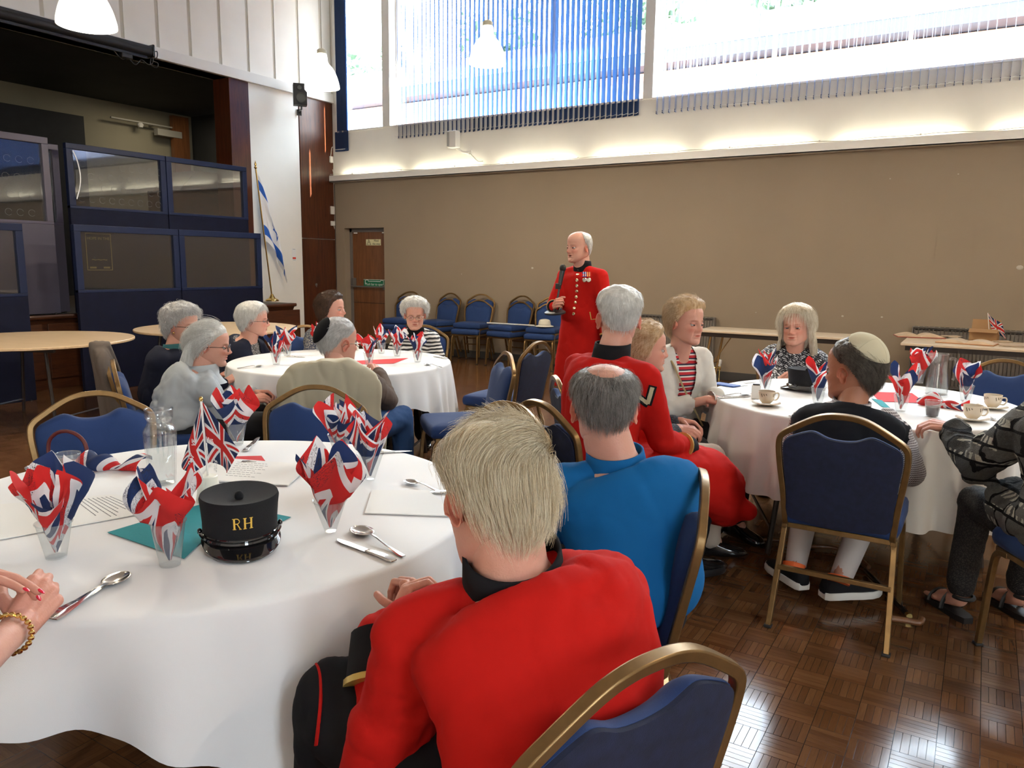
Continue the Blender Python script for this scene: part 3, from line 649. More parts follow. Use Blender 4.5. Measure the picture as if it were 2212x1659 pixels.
radiator(-3.98, -2.86, 0.79, 'taupe painted panel radiator on the wall behind the standing man')
radiator(-0.64, 2.0, 0.80, 'long taupe panel radiator behind the display table on the right')
c = Py(1554, 790, YB - 0.1); r = empty('radiator_valve', (c[0], YB - 0.09, 0.10), 0, 'white thermostatic valve standing beside the middle radiator', 'valve')
m = MB(); m.lathe([(0.018, 0), (0.018, 0.02), (0.024, 0.03), (0.026, 0.075), (0.02, 0.085), (0.001, 0.088)], (0, 0, 0.085), 14); m.build('head', M_TRIM, r)
m = MB(); m.tube([(0, 0, -0.1), (0, 0, 0.06)], 0.009, 8); m.tube([(-0.10, 0.02, 0.06), (0, 0, 0.06)], 0.009, 8); m.lathe([(0.015, 0.04), (0.018, 0.06), (0.015, 0.085)], n=10); m.build('pipe', M_BRASS, r)
# filler patches and marks on the grey wall
M_FILL = simple('wall_filler', (0.50, 0.45, 0.38), 0.8)
for k_, (px, py, s_) in enumerate(((2203, 578, 0.05), (1820, 683, 0.02), (1905, 685, 0.02), (1633, 675, 0.012), (1923, 386, 0.012), (2070, 376, 0.012), (997, 592, 0.012), (1150, 579, 0.03))):
    c = Py(px, py, YB); m = MB(); m.lathe([(s_ / 2, 0), (s_ / 2.4, 0.004), (0.0005, 0.005)], n=9, M=np.diag([1.3, 0.8, 1]) @ rx(pi / 2)); m.xf(Matrix.Translation((c[0], YB - 0.0005, c[2])))
    tag(m.build('filler_spot', M_FILL), 'pale spot on the taupe wall, ' + ('large one at the right edge above the display table', 'left of two above the kippah wearer', 'right of two above the kippah wearer', 'tiny one above the folding table', 'highest tiny one under the ledge', 'tiny one under the ledge near the right edge', 'small one above the striped jumper', 'one left of the standing man')[k_], 'wall mark', 'filler spots on the taupe wall')
c0, c1 = Py(2025, 478, YB), Py(2098, 562, YB); m = MB()
for q in ((c0[0], c0[2], c1[0], c0[2] + 0.006), (c0[0], c1[2], c1[0], c1[2] + 0.006), (c0[0], c1[2], c0[0] + 0.006, c0[2]), (c1[0], c1[2], c1[0] + 0.006, c0[2])): m.box2((q[0], YB - 0.004, q[1]), (q[2], YB, q[3]))
tag(m.build('blanking_plate', M_GREY, smooth=False), 'faint painted-over rectangular plate outline on the taupe wall', 'plate')

# ------------------------------------------------------------------ stage screens
M_NAVY = simple('navy_screen_board', (0.004, 0.0055, 0.019), 0.7, var=0.15, bump=0.1, bs=300, Specular_IOR_Level=0.15)
M_NAVYF = simple('navy_screen_frame', (0.005, 0.011, 0.042), 0.5, Specular_IOR_Level=0.25)
M_PURP = simple('purple_grey_screen', (0.055, 0.048, 0.075), 0.6); M_PURPF = simple('purple_grey_frame', (0.06, 0.05, 0.085), 0.45)
M_PGLASS = glass('screen_perspex', (0.72, 0.74, 0.78), 2.4, 0.02, 0.01)
def screen(x, y0, y1, z0, z1, wz0, wz1, board, frame, label, thick=0.05, circles=True):
    r = empty('stage_screen', (x, (y0 + y1) / 2, z0), 0, label, 'screen', 'glazed screens across the stage front'); h = (y1 - y0) / 2; H = z1 - z0; a, b = wz0 - z0, wz1 - z0; fw = 0.07
    m = MB(); m.box2((-thick / 2, -h, 0), (thick / 2, h, a)); m.build('board', board, r, smooth=False, bevel=0.003)
    m = MB(); m.box2((-thick / 2 - .004, -h, a), (thick / 2 + .004, -h + fw, b)); m.box2((-thick / 2 - .004, h - fw, a), (thick / 2 + .004, h, b)); m.box2((-thick / 2 - .004, -h, b), (thick / 2 + .004, h, H)); m.box2((-thick / 2 - .004, -h, a - .03), (thick / 2 + .004, h, a)); m.build('screen_frame', frame, r, smooth=False, bevel=0.004)
    m = MB(); m.box2((-0.003, -h + fw - .01, a - .01), (0.003, h - fw + .01, b + .01)); m.build('pane', M_PGLASS, r, smooth=False)
    if circles:
        m = MB(); ny = int((2 * h - 2 * fw) / 0.115); nz = 4
        for i in range(ny):
            for k in range(nz):
                cy, cz = -h + fw + 0.08 + i * 0.115 + (k % 2) * 0.03, a + 0.08 + k * (b - a - 0.12) / nz * 1.05
                t_ = np.linspace(0.3, 5.6, 14); m.tube([(0.005, cy + 0.034 * cos(q), cz + 0.034 * sin(q)) for q in t_], 0.0012, 3)
        tag(m.build('etched_rings', simple('etched_ring', (0.16, 0.17, 0.19), 0.6), r, smooth=False), kind='stuff')
    m = MB()
    for s_ in (-1, 1): m.tube([(-0.04, s_ * (h - 0.06), -z0 + z0), (0.04, s_ * (h - 0.06), 0)], 0.012, 6)
    m.build('glide', M_BLACK, r); return r
screen(-8.15, 4.50, 5.72, 0.0, 1.78, 1.10, 1.71, M_NAVY, M_NAVYF, 'tall navy screen with a dark pane standing left in front of the stage', circles=False)
screen(-8.15, 5.73, 6.93, 0.0, 1.78, 1.10, 1.71, M_NAVY, M_NAVYF, 'tall navy screen nearest the flag in front of the stage', circles=False)
screen(-8.58, 4.72, 5.90, 0.83, 2.66, 2.00, 2.60, M_NAVY, M_NAVYF, 'upper navy screen with a clear ringed pane and a white arc mark, on the stage')
screen(-8.58, 5.91, 7.10, 0.83, 2.66, 2.00, 2.60, M_NAVY, M_NAVYF, 'upper navy screen on the stage nearest the dark wood post', circles=False)
screen(-8.70, 3.32, 4.60, 0.83, 2.70, 1.82, 2.63, M_PURP, M_PURPF, 'purple grey screen with a clear ringed pane on the stage at left')
screen(-8.86, 4.60, 4.79, 0.83, 2.66, 1.82, 2.60, M_PURP, M_PURPF, 'narrow purple grey screen behind the joint of the navy ones', circles=False)
screen(-8.15, 2.78, 4.00, 0.0, 1.76, 1.08, 1.69, M_NAVY, M_NAVYF, 'tall navy screen at the left edge of the view', circles=False)
m = MB(); P0 = [Px(x, y, -8.53) for x, y in ((157, 325), (166, 345), (173, 375), (173, 400), (166, 430))]; m.tube(smoothp(P0, 5), 0.006, 5); tag(m.build('arc_mark', WHT), 'white curved strip on the upper left navy screen pane', 'mark')
# gold-printed poster behind the lower screen's pane
a, b = Px(183, 503, -8.19), Px(244, 584, -8.19)
r = empty('poster', (-8.19, (a[1] + b[1]) / 2, (a[2] + b[2]) / 2), 0, 'dark poster with faint gold lettering behind the lower navy screen pane', 'poster')
h, H = abs(b[1] - a[1]) / 2, abs(a[2] - b[2]) / 2; M_GOLDP = simple('faint_gold_print', (0.30, 0.22, 0.06), 0.5)
m = MB(); m.box((-0.003, 0, 0), (0.003, 2 * h, 2 * H)); m.build('sheet', M_NAVY, r, smooth=False)
m = MB()
for q in ((-h, -H, h, -H + .008), (-h, H - .008, h, H), (-h, -H, -h + .008, H), (h - .008, -H, h, H), (-h + .03, -H + .02, -.04, -H + .04), (.04, -H + .02, h - .03, -H + .04)): m.box2((0, q[0], q[1]), (0.002, q[2], q[3]))
m.build('print', M_GOLDP, r, smooth=False)
RYZ = np.array([[0, 0, 1.0], [1.0, 0, 0], [0, 1.0, 0]])        # text facing +X, reading along +Y
text('HOPE IN THE', 0.042, M_GOLDP, r, (0.002, 0, H - 0.055), RYZ); text('~~~', 0.10, M_GOLDP, r, (0.002, 0.0, -0.08), RYZ)
# things on the stage
c = Pz(425, 335, 2.45); c = Px(425, 335, -11.6); r = empty('wooden_canopy', (-11.6, c[1], 0.82), 0, 'dark wooden ark-like cabinet with a sloping top behind the screens', 'cabinet')
m = MB(); m.prism([(-0.75, 0), (0.75, 0), (0.75, 1.72), (-0.75, 1.72)], -0.3, 0.3, 'yz'); m.build('body', M_STAGEW, r, smooth=False)
m = MB(); m.prism([(-0.62, 1.72), (0.8, 1.72), (0.8, 1.86), (0.3, 2.06), (-0.3, 2.06)], -0.36, 0.36, 'yz'); m.build('sloping_top', M_STAGEW, r, smooth=False)
c = Px(388, 280, -13.2); r = empty('wooden_post', (-13.2, c[1], 0.82), 0, 'plain brown wooden upright on the stage beside the cream wall', 'post')
m = MB(); m.box((0, 0, 1.63), (0.1, 0.33, 3.26)); m.build('upright', M_DOOR, r, smooth=False)
c = Ph(350, 267, 13.8); c = Px(325, 268, -13.2); r = empty('track_light', (-13.2, c[1], c[2]), 0, 'pale spotlight track fixed high on the cream stage wall', 'light')
m = MB(); m.box((0, 0, 0), (0.04, 1.5, 0.03)); m.box((0, 0.35, -0.12), (0.12, 0.5, 0.12)); m.box((-0.09, 0.1, 0.0), (0.18, 0.03, 0.03)); m.build('track', simple('track_grey', (0.35, 0.33, 0.28), 0.5), r, bevel=0.004)
m = MB(); m.lathe([(0.04, -0.05), (0.06, 0.0), (0.03, 0.03)], (0, -0.2, -0.04), 12); m.build('spot', M_SOCK, r)
L = bpy.data.lights.new('stage_fill_light', 'AREA'); L.size = 0.6; L.energy = 11; L.color = (1, 0.88, 0.66); o = bpy.data.objects.new('stage_fill_light', L); COL.objects.link(o); o.location = (-12.2, 8.6, 4.1)  # unseen area light added to brighten the cream stage wall
# flag on its stand at the stage corner
fb = Pz(588, 650, 0.825)
r = empty('standing_flag', (fb[0], fb[1], 0.822), 0, 'white flag with two blue stripes and a blue star on a brass-footed pole', 'flag')
RX_ = lambda px, py: Px(px, py, fb[0]) - np.array([fb[0], fb[1], 0.822])
top = RX_(552, 362)
m = MB(); m.tube([(0, 0, 0.05), top], 0.011, 10); m.build('pole', M_BRASS, r)
m = MB(); m.lathe([(0.10, 0), (0.10, 0.015), (0.085, 0.03), (0.05, 0.045), (0.03, 0.08), (0.016, 0.11)], n=24); m.build('base', M_BRASS, r)
m = MB(); m.lathe([(0.01, -0.02), (0.024, 0.0), (0.01, 0.02), (0.018, 0.045), (0.001, 0.1)], top, 12); m.build('finial', M_BRASS, r)
def flag_mat():
    t = NT('blue_white_flag'); u = t.n('UVMap'); o = t.xyz(u.outputs[0])
    band = t.math('LESS_THAN', t.math('ABSOLUTE', t.math('SUBTRACT', t.math('ABSOLUTE', t.math('SUBTRACT', o[1], 0.5)), 0.33)), 0.075)
    xx = t.math('MULTIPLY', t.math('SUBTRACT', o[0], 0.5), 1.4); yy = t.math('SUBTRACT', o[1], 0.5)
    def tri(sg):
        a = t.math('MULTIPLY', yy, sg); b = t.math('ADD', t.math('MULTIPLY', a, -0.5), t.math('MULTIPLY', xx, 0.866)); c = t.math('ADD', t.math('MULTIPLY', a, -0.5), t.math('MULTIPLY', xx, -0.866))
        return t.math('MAXIMUM', a, t.math('MAXIMUM', b, c))
    def rim(d): return t.math('LESS_THAN', t.math('ABSOLUTE', t.math('SUBTRACT', d, 0.085)), 0.014)
    s_ = t.math('MAXIMUM', rim(tri(-1.0)), rim(tri(1.0)))
    t.set(Base_Color=t.mix(t.math('MAXIMUM', band, s_), (0.82, 0.84, 0.9), (0.02, 0.12, 0.55)), Roughness=0.8); return t.m
m = MB(); nu, nv = 40, 40; P = np.zeros((nu, nv, 3)); UV = np.zeros((nu, nv, 2))
hangs = [(555, 375), (598, 500), (597, 560), (565, 610)]
for i in range(nu):
    for j in range(nv):
        u, v = i / (nu - 1), j / (nv - 1)        # u along the fly, v across the hoist (0 bottom, 1 top)
        p0 = top * (0.965 - 0.50 * (1 - v))
        q = np.array([0.05 * u * sin(v * 5), (0.10 + 0.30 * (1 - v) ** 0.7 * 0.62 + 0.10) * u ** 0.6, -(0.56 * u + 0.08 * (1 - v) * u)])
        q += np.array([0.045 * sin(u * 9 + v * 7), 0.014 * sin(v * 16 + u * 3), 0]) * min(1, u * 3)
        P[i, j] = p0 + q; UV[i, j] = (u, v)
m.grid(P, uv=UV.reshape(-1, 2)); m.build('cloth', flag_mat(), r, fixn=False, angle=180)
# metal grille low beside the stage corner
r = empty('metal_grille', (XL + 0.02, 8.1, 0.0), 0, 'cream metal mesh grille low on the wall beside the stage end', 'grille')
m = MB(); m.box((0, 0, 0.3), (0.02, 0.5, 0.6)); m.build('frame', simple('grille_cream', (0.45, 0.42, 0.36), 0.5), r, smooth=False)
m = MB()
for i in range(14):
    for k in range(16): m.box((0.012, -0.21 + i * 0.032 + (k % 2) * 0.016, 0.04 + k * 0.034), (0.004, 0.02, 0.02))
tag(m.build('mesh_holes', M_RADD, r, smooth=False), kind='stuff')
# speaker monitor seen in the gap on the stage
r = empty('black_case', (-8.95, 4.35, 0.822), 0, 'low black case standing on the stage edge between the screens', 'case')
m = MB(); m.box((0, 0, 0.06), (0.3, 0.5, 0.12)); m.build('body', M_BLACK, r, bevel=0.01); m = MB(); m.tube([(0.16, -0.08, 0.07), (0.19, -0.06, 0.07), (0.19, 0.06, 0.07), (0.16, 0.08, 0.07)], 0.008, 6); m.build('handle', M_BLACK, r)
# ------------------------------------------------------------------ chairs
def fabric(name, col, col2=None, s=900, rough=0.85):
    t = NT(name); v = t.tc(); f = t.noise(s, 1, v); g = t.noise(6, 3, v); d = t.n('TexVoronoi'); d.inputs['Scale'].default_value = 260; t.l(v, d.inputs['Vector'])
    c = t.mix(t.math('MULTIPLY', f, 0.5), col, col2 or tuple(k * 1.7 for k in col)); c = t.mix(t.math('MULTIPLY', t.math('LESS_THAN', d.outputs[0], 0.18), 0.35), c, tuple(min(1, k * 2.4) for k in col))
    c = t.mix(t.math('MULTIPLY', g, 0.35), c, tuple(k * 0.6 for k in col))
    t.set(Base_Color=c, Roughness=rough, Sheen_Weight=0.05, Sheen_Roughness=0.4); t.bump(f, 0.25, 0.001); return t.m
M_BLUEF = fabric('royal_blue_upholstery', (0.007, 0.030, 0.118))
M_NAVYB = simple('navy_back_panel', (0.006, 0.010, 0.036), 0.85, var=0.3, vs=40, bump=0.3, bs=500)
M_GOLD = simple('antique_gold_tube', (0.22, 0.13, 0.05), 0.34, 0.7, var=0.15, vs=30)

def back_outline(sz=1.0, inner=0.0):
    """frame centreline, local x/z of the backrest, foot to foot"""
    L = [(-0.195, 0.0), (-0.205, 0.12), (-0.222, 0.26), (-0.226, 0.335), (-0.214, 0.372), (-0.17, 0.405), (-0.10, 0.447), (-0.05, 0.464), (0, 0.468)]
    L = L + [(-x, z) for x, z in L[-2::-1]]
    return smoothp(L, 4)
def make_chair(label, group):
    r = empty('banquet_chair', (0, 0, 0), 0, label, 'chair', group)
    tilt = radians(11); cz, cy = 0.425, -0.195
    def B(x, z, d=0.0): return np.array([x, cy - z * sin(tilt) - d * cos(tilt), cz + z * cos(tilt) - d * sin(tilt)])
    oc = back_outline(); low = [np.array([-0.200, -0.10, 0.40]), np.array([-0.198, -0.17, 0.405])]
    path = low + [B(x, z) for x, z in oc] + [np.array([-p[0], p[1], p[2]]) for p in low[::-1]]
    m = MB(); m.tube(path, 0.0115, 4, sq=True); m.build('back_frame', M_GOLD, r, bevel=0.003, angle=50)
    # pad: outline inside the frame with the hand-hold dip at the top
    o2 = [(-0.188, 0.03), (-0.195, 0.14), (-0.208, 0.27), (-0.210, 0.325), (-0.198, 0.358), (-0.16, 0.380), (-0.115, 0.398), (-0.09, 0.396), (-0.05, 0.378), (0, 0.372)]
    o2 = smoothp(o2 + [(-x, z) for x, z in o2[-2::-1]] + [(0.13, 0.012), (0, 0.0), (-0.13, 0.012)], 3, closed=True)
    c2 = np.array([0, 0.2])
    def ring(k, d): return [B(*(c2 + (p - c2) * k), d) for p in o2]
    m = MB(); m.loft([ring(0.35, -0.040), ring(0.7, -0.037), ring(0.9, -0.030), ring(0.97, -0.018), ring(1.0, -0.004), ring(1.0, 0.004)]); m.build('back_pad', M_BLUEF, r, angle=60)
    m = MB(); m.loft([ring(0.995, 0.003), ring(0.99, 0.012), ring(0.9, 0.016), ring(0.5, 0.018)]); m.build('back_panel', M_NAVYB, r, angle=60)
    sq = lambda w, d, y0: smoothp([(-w, -d + y0), (-w * .6, -d + y0 - .008), (0, -d + y0 - .01), (w * .6, -d + y0 - .008), (w, -d + y0), (w * 1.04, y0), (w * 1.03, d + y0 - .03), (w * .9, d + y0), (0, d + y0 + .012), (-w * .9, d + y0), (-w * 1.03, d + y0 - .03), (-w * 1.04, y0)], 3, closed=True)
    s0 = sq(0.205, 0.205, 0.02); c = np.array([0, 0.02])
    def sr(k, z): return [(*(c + (p - c) * k), z) for p in s0]
    m = MB(); m.loft([sr(0.93, 0.415), sr(0.99, 0.420), sr(1.02, 0.44), sr(1.02, 0.465), sr(0.985, 0.482), sr(0.9, 0.492), sr(0.6, 0.498), sr(0.2, 0.500)]); m.build('seat', M_BLUEF, r, angle=60)
    m = MB()
    for s in (-1, 1): m.tube([(s * 0.198, -0.19, 0.403), (s * 0.198, 0.2, 0.405)], 0.011, sq=True)
    m.tube([(-0.198, 0.19, 0.403), (0.198, 0.19, 0.403)], 0.011, sq=True); m.tube([(-0.198, -0.17, 0.403), (0.198, -0.17, 0.403)], 0.011, sq=True); m.build('seat_frame', M_GOLD, r, bevel=0.002, angle=50)
    for s in (-1, 1):
        m = MB(); m.tube(smoothp([(s * 0.2, 0.13, 0.40), (s * 0.2, 0.195, 0.385), (s * 0.203, 0.215, 0.30), (s * 0.212, 0.235, 0.0)], 5), 0.0115, sq=True); l = m.build('leg', M_GOLD, r, bevel=0.003, angle=50)
        m = MB(); m.box((s * 0.212, 0.235, 0.006), (0.03, 0.03, 0.012)); m.build('foot_cap', M_BLACK, l, bevel=0.003)
        m = MB(); m.tube(smoothp([(s * 0.2, -0.10, 0.40), (s * 0.2, -0.165, 0.39), (s * 0.203, -0.19, 0.31), (s * 0.215, -0.285, 0.0)], 5), 0.0115, sq=True); l = m.build('leg', M_GOLD, r, bevel=0.003, angle=50)
        m = MB(); m.box((s * 0.215, -0.285, 0.006), (0.03, 0.03, 0.012)); m.build('foot_cap', M_BLACK, l, bevel=0.003)
    m = MB(); m.tube([(-0.207, -0.218, 0.235), (0.207, -0.218, 0.235)], 0.010, sq=True); m.build('stretcher', M_GOLD, r, bevel=0.002, angle=50)
    return r
CH = make_chair('blue banquet chair', None)
_first = [True]
def chair(x, y, face, label, group=None, z=0.0):
    """face: direction the sitter looks"""
    a = atan2(face[1], face[0]) - pi / 2
    o = CH if _first[0] else copy_tree(CH); _first[0] = False
    place(o, (x, y, z), a, label)
    if group: o['group'] = group
    elif 'group' in o.keys(): del o['group']
    return o
TN, TF, TR = (-1.87, 1.37), (-3.82, 3.93), (-0.51, 4.38); TRAD = 0.765
def to(p, t): v = np.array(t[:2]) - np.array(p[:2]); return v / np.linalg.norm(v)
chair(-2.80, 1.64, to((-2.80, 1.64), TN), 'empty blue chair on the far left side of the nearest table')
chair(-2.33, 2.12, to((-2.33, 2.12), (-1.95, 1.37)), 'empty blue chair behind the paper cones of the nearest table with a chipped frame top')
chair(-1.62, 2.24, to((-1.62, 2.24), (-1.85, 1.37)), 'empty blue chair just behind the bent grey-haired head in front')
chair(-2.66, 3.76, (-0.68, -0.73), 'empty blue chair turned sideways with its seat toward the far table')
chair(-2.92, 4.66, (-1.0, 0.0), 'empty blue chair nearest the standing man, seen from behind')
chair(0.06, 5.22, (-0.35, -0.94), 'empty blue chair on the far side of the right table behind the jug')
# stacks of two along the wall
for k, px in enumerate((866, 941, 1019, 1096, 1176)):
    c = Py(px, 760, YB - 0.40)
    nm = ('behind the white-haired woman', 'second from the left', 'third from the left', 'carrying the white cane', 'under the white hat beside the standing man')[k]
    for q in range(2):
        chair(c[0] + 0.02 * (k % 2), YB - 0.42 + 0.085 * q * -0 + 0.05 * q, (0.15 * (-1) ** k, -1), '%s chair of the wall stack %s' % (('lower', 'upper')[q], nm), 'paired chairs along the taupe wall', z=0.0 + q * 0.085)

# ------------------------------------------------------------------ round tables with cloths
def cloth_mat():
    t = NT('white_tablecloth'); g = t.noise(3, 3); f = t.noise(700, 1)
    t.set(Base_Color=t.mix(t.math('MULTIPLY', g, 0.3), (0.80, 0.80, 0.80), (0.74, 0.73, 0.72)), Roughness=0.7, Sheen_Weight=0.1)
    cr = t.noise(9, 2, t.mapping(t.tc(), (1, 0.4, 1), (0, 0, 0.6)), 0.5, 1.0); t.bump(t.math('ADD', t.math('MULTIPLY', cr, 1.0), t.math('MULTIPLY', f, 0.15)), 0.22, 0.006); return t.m
M_CLOTH = cloth_mat()
M_TLEG = simple('dark_brown_table_leg', (0.02, 0.013, 0.01), 0.4)
def round_table(c, label, top_mat, rad=TRAD, zt=0.735, legs=True):
    r = empty('round_table', (c[0], c[1], 0), 0.4, label, 'table')
    m = MB(); m.lathe([(rad - 0.004, zt - 0.022), (rad, zt - 0.018), (rad, zt - 0.004), (rad - 0.004, zt)], n=72); m.build('tabletop', top_mat, r)
    m = MB(); m.box((0, 0.42, zt - 0.04), (1.1, 0.03, 0.035)); m.box((0, -0.42, zt - 0.04), (1.1, 0.03, 0.035)); m.build('rail', M_TLEG, r, smooth=False)
    for sx_ in (-1, 1):
        for sy_ in (-1, 1):
            m = MB(); m.tube([(sx_ * 0.42, sy_ * 0.36, zt - 0.04), (sx_ * 0.50, sy_ * 0.40, 0.0)], 0.014, 8); m.build('leg', M_TLEG, r)
        m = MB(); m.tube([(sx_ * 0.485, -0.39, 0.12), (sx_ * 0.485, 0.39, 0.12)], 0.009, 6); m.build('stretcher', M_TLEG, r)
    return r
def cloth(c, label, hem, rad=TRAD, zt=0.738, nf=26, seed=0, amp=0.02, th0=0.0):
    rg = np.random.default_rng(seed); na, nz = 360, 26
    ph = rg.random(6) * 6.28; fr = [nf, nf * 0.61, nf * 1.37, 7, 11, 3]
    P = []
    for r_ in (0.001, rad * 0.3, rad * 0.6, rad * 0.85, rad * 0.97): P.append([(r_ * cos(a), r_ * sin(a), zt + 0.002) for a in np.linspace(0, 2 * pi, na, endpoint=False)])
    for j in range(nz):
        row = []
        for i in range(na):
            a = 2 * pi * i / na; d = hem(a)
            if j < 4: q = (j + 1) / 4 * pi / 2; rr = rad - 0.012 + 0.015 * sin(q) ; z = zt + 0.002 - 0.014 * (1 - cos(q)); t = 0
            else:
                t = (j - 3) / (nz - 4); z = zt - 0.012 - t * d
                w = 0.55 * sin(round(fr[0]) * a + ph[0] + 0.6 * sin(3 * a)) + 0.3 * sin(round(fr[1]) * a + ph[1]) + 0.2 * sin(round(fr[2]) * a + ph[2]); w2 = sin(7 * a + ph[3]) + 0.6 * sin(11 * a + ph[4])
                k = t ** 0.8 * (0.5 + d)
                rr = rad + 0.003 + amp * (0.9 + w) * k * 1.2 + amp * 0.35 * w2 * k + 0.02 * t * d
            row.append((rr * cos(a), rr * sin(a), z))
        P.append(row)
    m = MB(); m.grid(np.array(P), closev=True); o = m.build('tablecloth', M_CLOTH, angle=180, fixn=False); o.location = (c[0], c[1], 0)
    return tag(o, label, 'tablecloth')
def square_hem(a_half, th, rad=TRAD, mx=0.62):
    def f(a):
        b = (a - th) % (pi / 2); b = min(b, pi / 2 - b); return min(a_half / cos(b), a_half * 1.36) - rad + 0.004 * sin(40 * a)
    return f
def ang_of(t, p): return atan2(p[1] - t[1], p[0] - t[0])
round_table(TN, 'round table nearest the camera hidden under its white cloth', M_PLY); round_table(TF, 'round table under a white cloth where the group in front of the stage sits', M_PLY); round_table(TR, 'round table under a white cloth on the right side', M_PLY)
cloth(TN, 'white cloth over the nearest round table with the black cap on it', square_hem(0.97, ang_of(TN, Pz(60, 1352, .74))), seed=3, nf=15, amp=0.05)
cloth(TF, 'white cloth over the far left round table in front of the stage', square_hem(0.98, radians(-20)), seed=5, nf=30, amp=0.03)
cloth(TR, 'white cloth over the right round table with the coffee cups', lambda a: 0.42 + 0.05 * sin(2 * a + 2.4) + 0.012 * sin(9 * a), seed=8, nf=34, amp=0.032)
ca = (Pz(0, 735, .74) + Pz(225, 735, .74)) / 2
round_table((-7.0, 3.45), 'bare wooden round table without a cloth at the left edge', M_PLY, 0.80)
round_table((-6.78, 5.18), 'bare wooden round table behind the seated women by the screens', M_PLY, 0.80)
# trestle tables by the wall
def trestle(x0, x1, y0, y1, zt, label):
    r = empty('folding_table', ((x0 + x1) / 2, (y0 + y1) / 2, 0), 0, label, 'table'); w_, d_ = (x1 - x0) / 2, (y1 - y0) / 2
    m = MB(); m.box((0, 0, zt - 0.012), (2 * w_, 2 * d_, 0.024)); m.build('tabletop', M_BEIGE_T, r, bevel=0.004)
    m = MB(); m.box((0, -d_ + 0.02, zt - 0.045), (2 * w_ - 0.08, 0.02, 0.045)); m.box((0, d_ - 0.02, zt - 0.045), (2 * w_ - 0.08, 0.02, 0.045)); m.build('rail', M_TLEG, r, smooth=False)
    M = simple('gold_table_leg', (0.45, 0.27, 0.10), 0.3, 0.8)
    for s_ in (-1, 1):
        for q in (-1, 1): m = MB(); m.tube([(s_ * (w_ - 0.16), q * (d_ - 0.05), zt - 0.03), (s_ * (w_ - 0.06), q * (d_ - 0.04), 0)], 0.013, 8); m.build('leg', M, r)
        m = MB(); m.tube([(s_ * (w_ - 0.35), 0, zt - 0.03), (s_ * (w_ - 0.12), 0, 0.35)], 0.006, 6); m.tube([(s_ * (w_ - 0.11), -d_ + 0.05, 0.35), (s_ * (w_ - 0.11), d_ - 0.05, 0.35)], 0.009, 6); m.build('brace', M, r)
    return r
trestle(-2.66, -0.95, 8.18, 8.75, 0.74, 'bare beige folding table in front of the wall between the two seated women')
trestle(-0.63, 1.6, 8.00, 8.80, 0.74, 'beige folding display table with books on it at the right wall')
# ------------------------------------------------------------------ union flag colours
def union_mat(name, uvscale=1.0, rot=0.0, jitter=False, text_marks=False, sheer=0.0):
    t = NT(name); u = t.n('UVMap').outputs[0]
    if jitter:
        oi = t.n('ObjectInfo'); u = t.mapping(u, (uvscale, uvscale, 1), (0, 0, rot), t.comb(t.math('MULTIPLY', oi.outputs['Random'], 3.0), t.math('MULTIPLY', oi.outputs['Random'], 7.3), 0.0))
    o = t.xyz(u); fx = t.math('SUBTRACT', t.math('FRACT', o[0]), 0.5); fy = t.math('SUBTRACT', t.math('FRACT', o[1]), 0.5)
    x = t.math('MULTIPLY', fx, 2.0); y = fy                    # flag 2 x 1
    ax, ay = t.math('ABSOLUTE', x), t.math('ABSOLUTE', y)
    dg = t.math('DIVIDE', t.math('ABSOLUTE', t.math('SUBTRACT', ay, t.math('MULTIPLY', ax, 0.5))), 1.118)
    NAVY, RED, WH = (0.012, 0.03, 0.115), (0.62, 0.022, 0.022), (0.80, 0.80, 0.82)
    c = t.mix(t.math('LESS_THAN', dg, 0.10), NAVY, WH); c = t.mix(t.math('LESS_THAN', dg, 0.038), c, RED)
    cr = t.math('MINIMUM', ax, ay); c = t.mix(t.math('LESS_THAN', cr, 0.165), c, WH); c = t.mix(t.math('LESS_THAN', cr, 0.10), c, RED)
    if text_marks:
        n = t.noise(1.0, 3, t.mapping(u, (16, 34, 1), (0, 0, 0.5)), 0.5, 2.5); k = t.math('LESS_THAN', t.math('ABSOLUTE', t.math('SUBTRACT', n, 0.5)), 0.018)
        z = t.math('GREATER_THAN', t.noise(1.0, 1, t.mapping(u, (3, 3, 1), (0, 0, 0), (5, 2, 0))), 0.54); c = t.mix(t.math('MULTIPLY', k, z), c, (0.02, 0.02, 0.03))
    t.set(Base_Color=c, Roughness=0.75)
    tl = t.n('BsdfTranslucent'); t.l(c, tl.inputs[0]); mx = t.n('MixShader'); mx.inputs[0].default_value = 0.35; t.l(t.b.outputs[0], mx.inputs[1]); t.l(tl.outputs[0], mx.inputs[2]); t.l(mx.outputs[0], t.out.inputs[0])
    return t.m
M_NAPK = union_mat('union_flag_napkin', 0.95, 0.6, True, True); M_UJ = union_mat('union_flag_cloth')
TZ = 0.742
def cup_mesh(par, h=0.085, r0=0.024, r1=0.036, name='cup'):
    m = MB(); m.lathe([(0.001, 0.002), (r0 - .002, 0.002), (r0, 0.0), (r0 + (r1 - r0) * .5, h * .5), (r1, h), (r1 + 0.0022, h + .001), (r1 + .0022, h - 0.002), (r1 - 0.001, h - 0.003), (r0, 0.004), (0.001, 0.005)], n=32, cap=False); return m.build(name, M_PLASTIC, par)
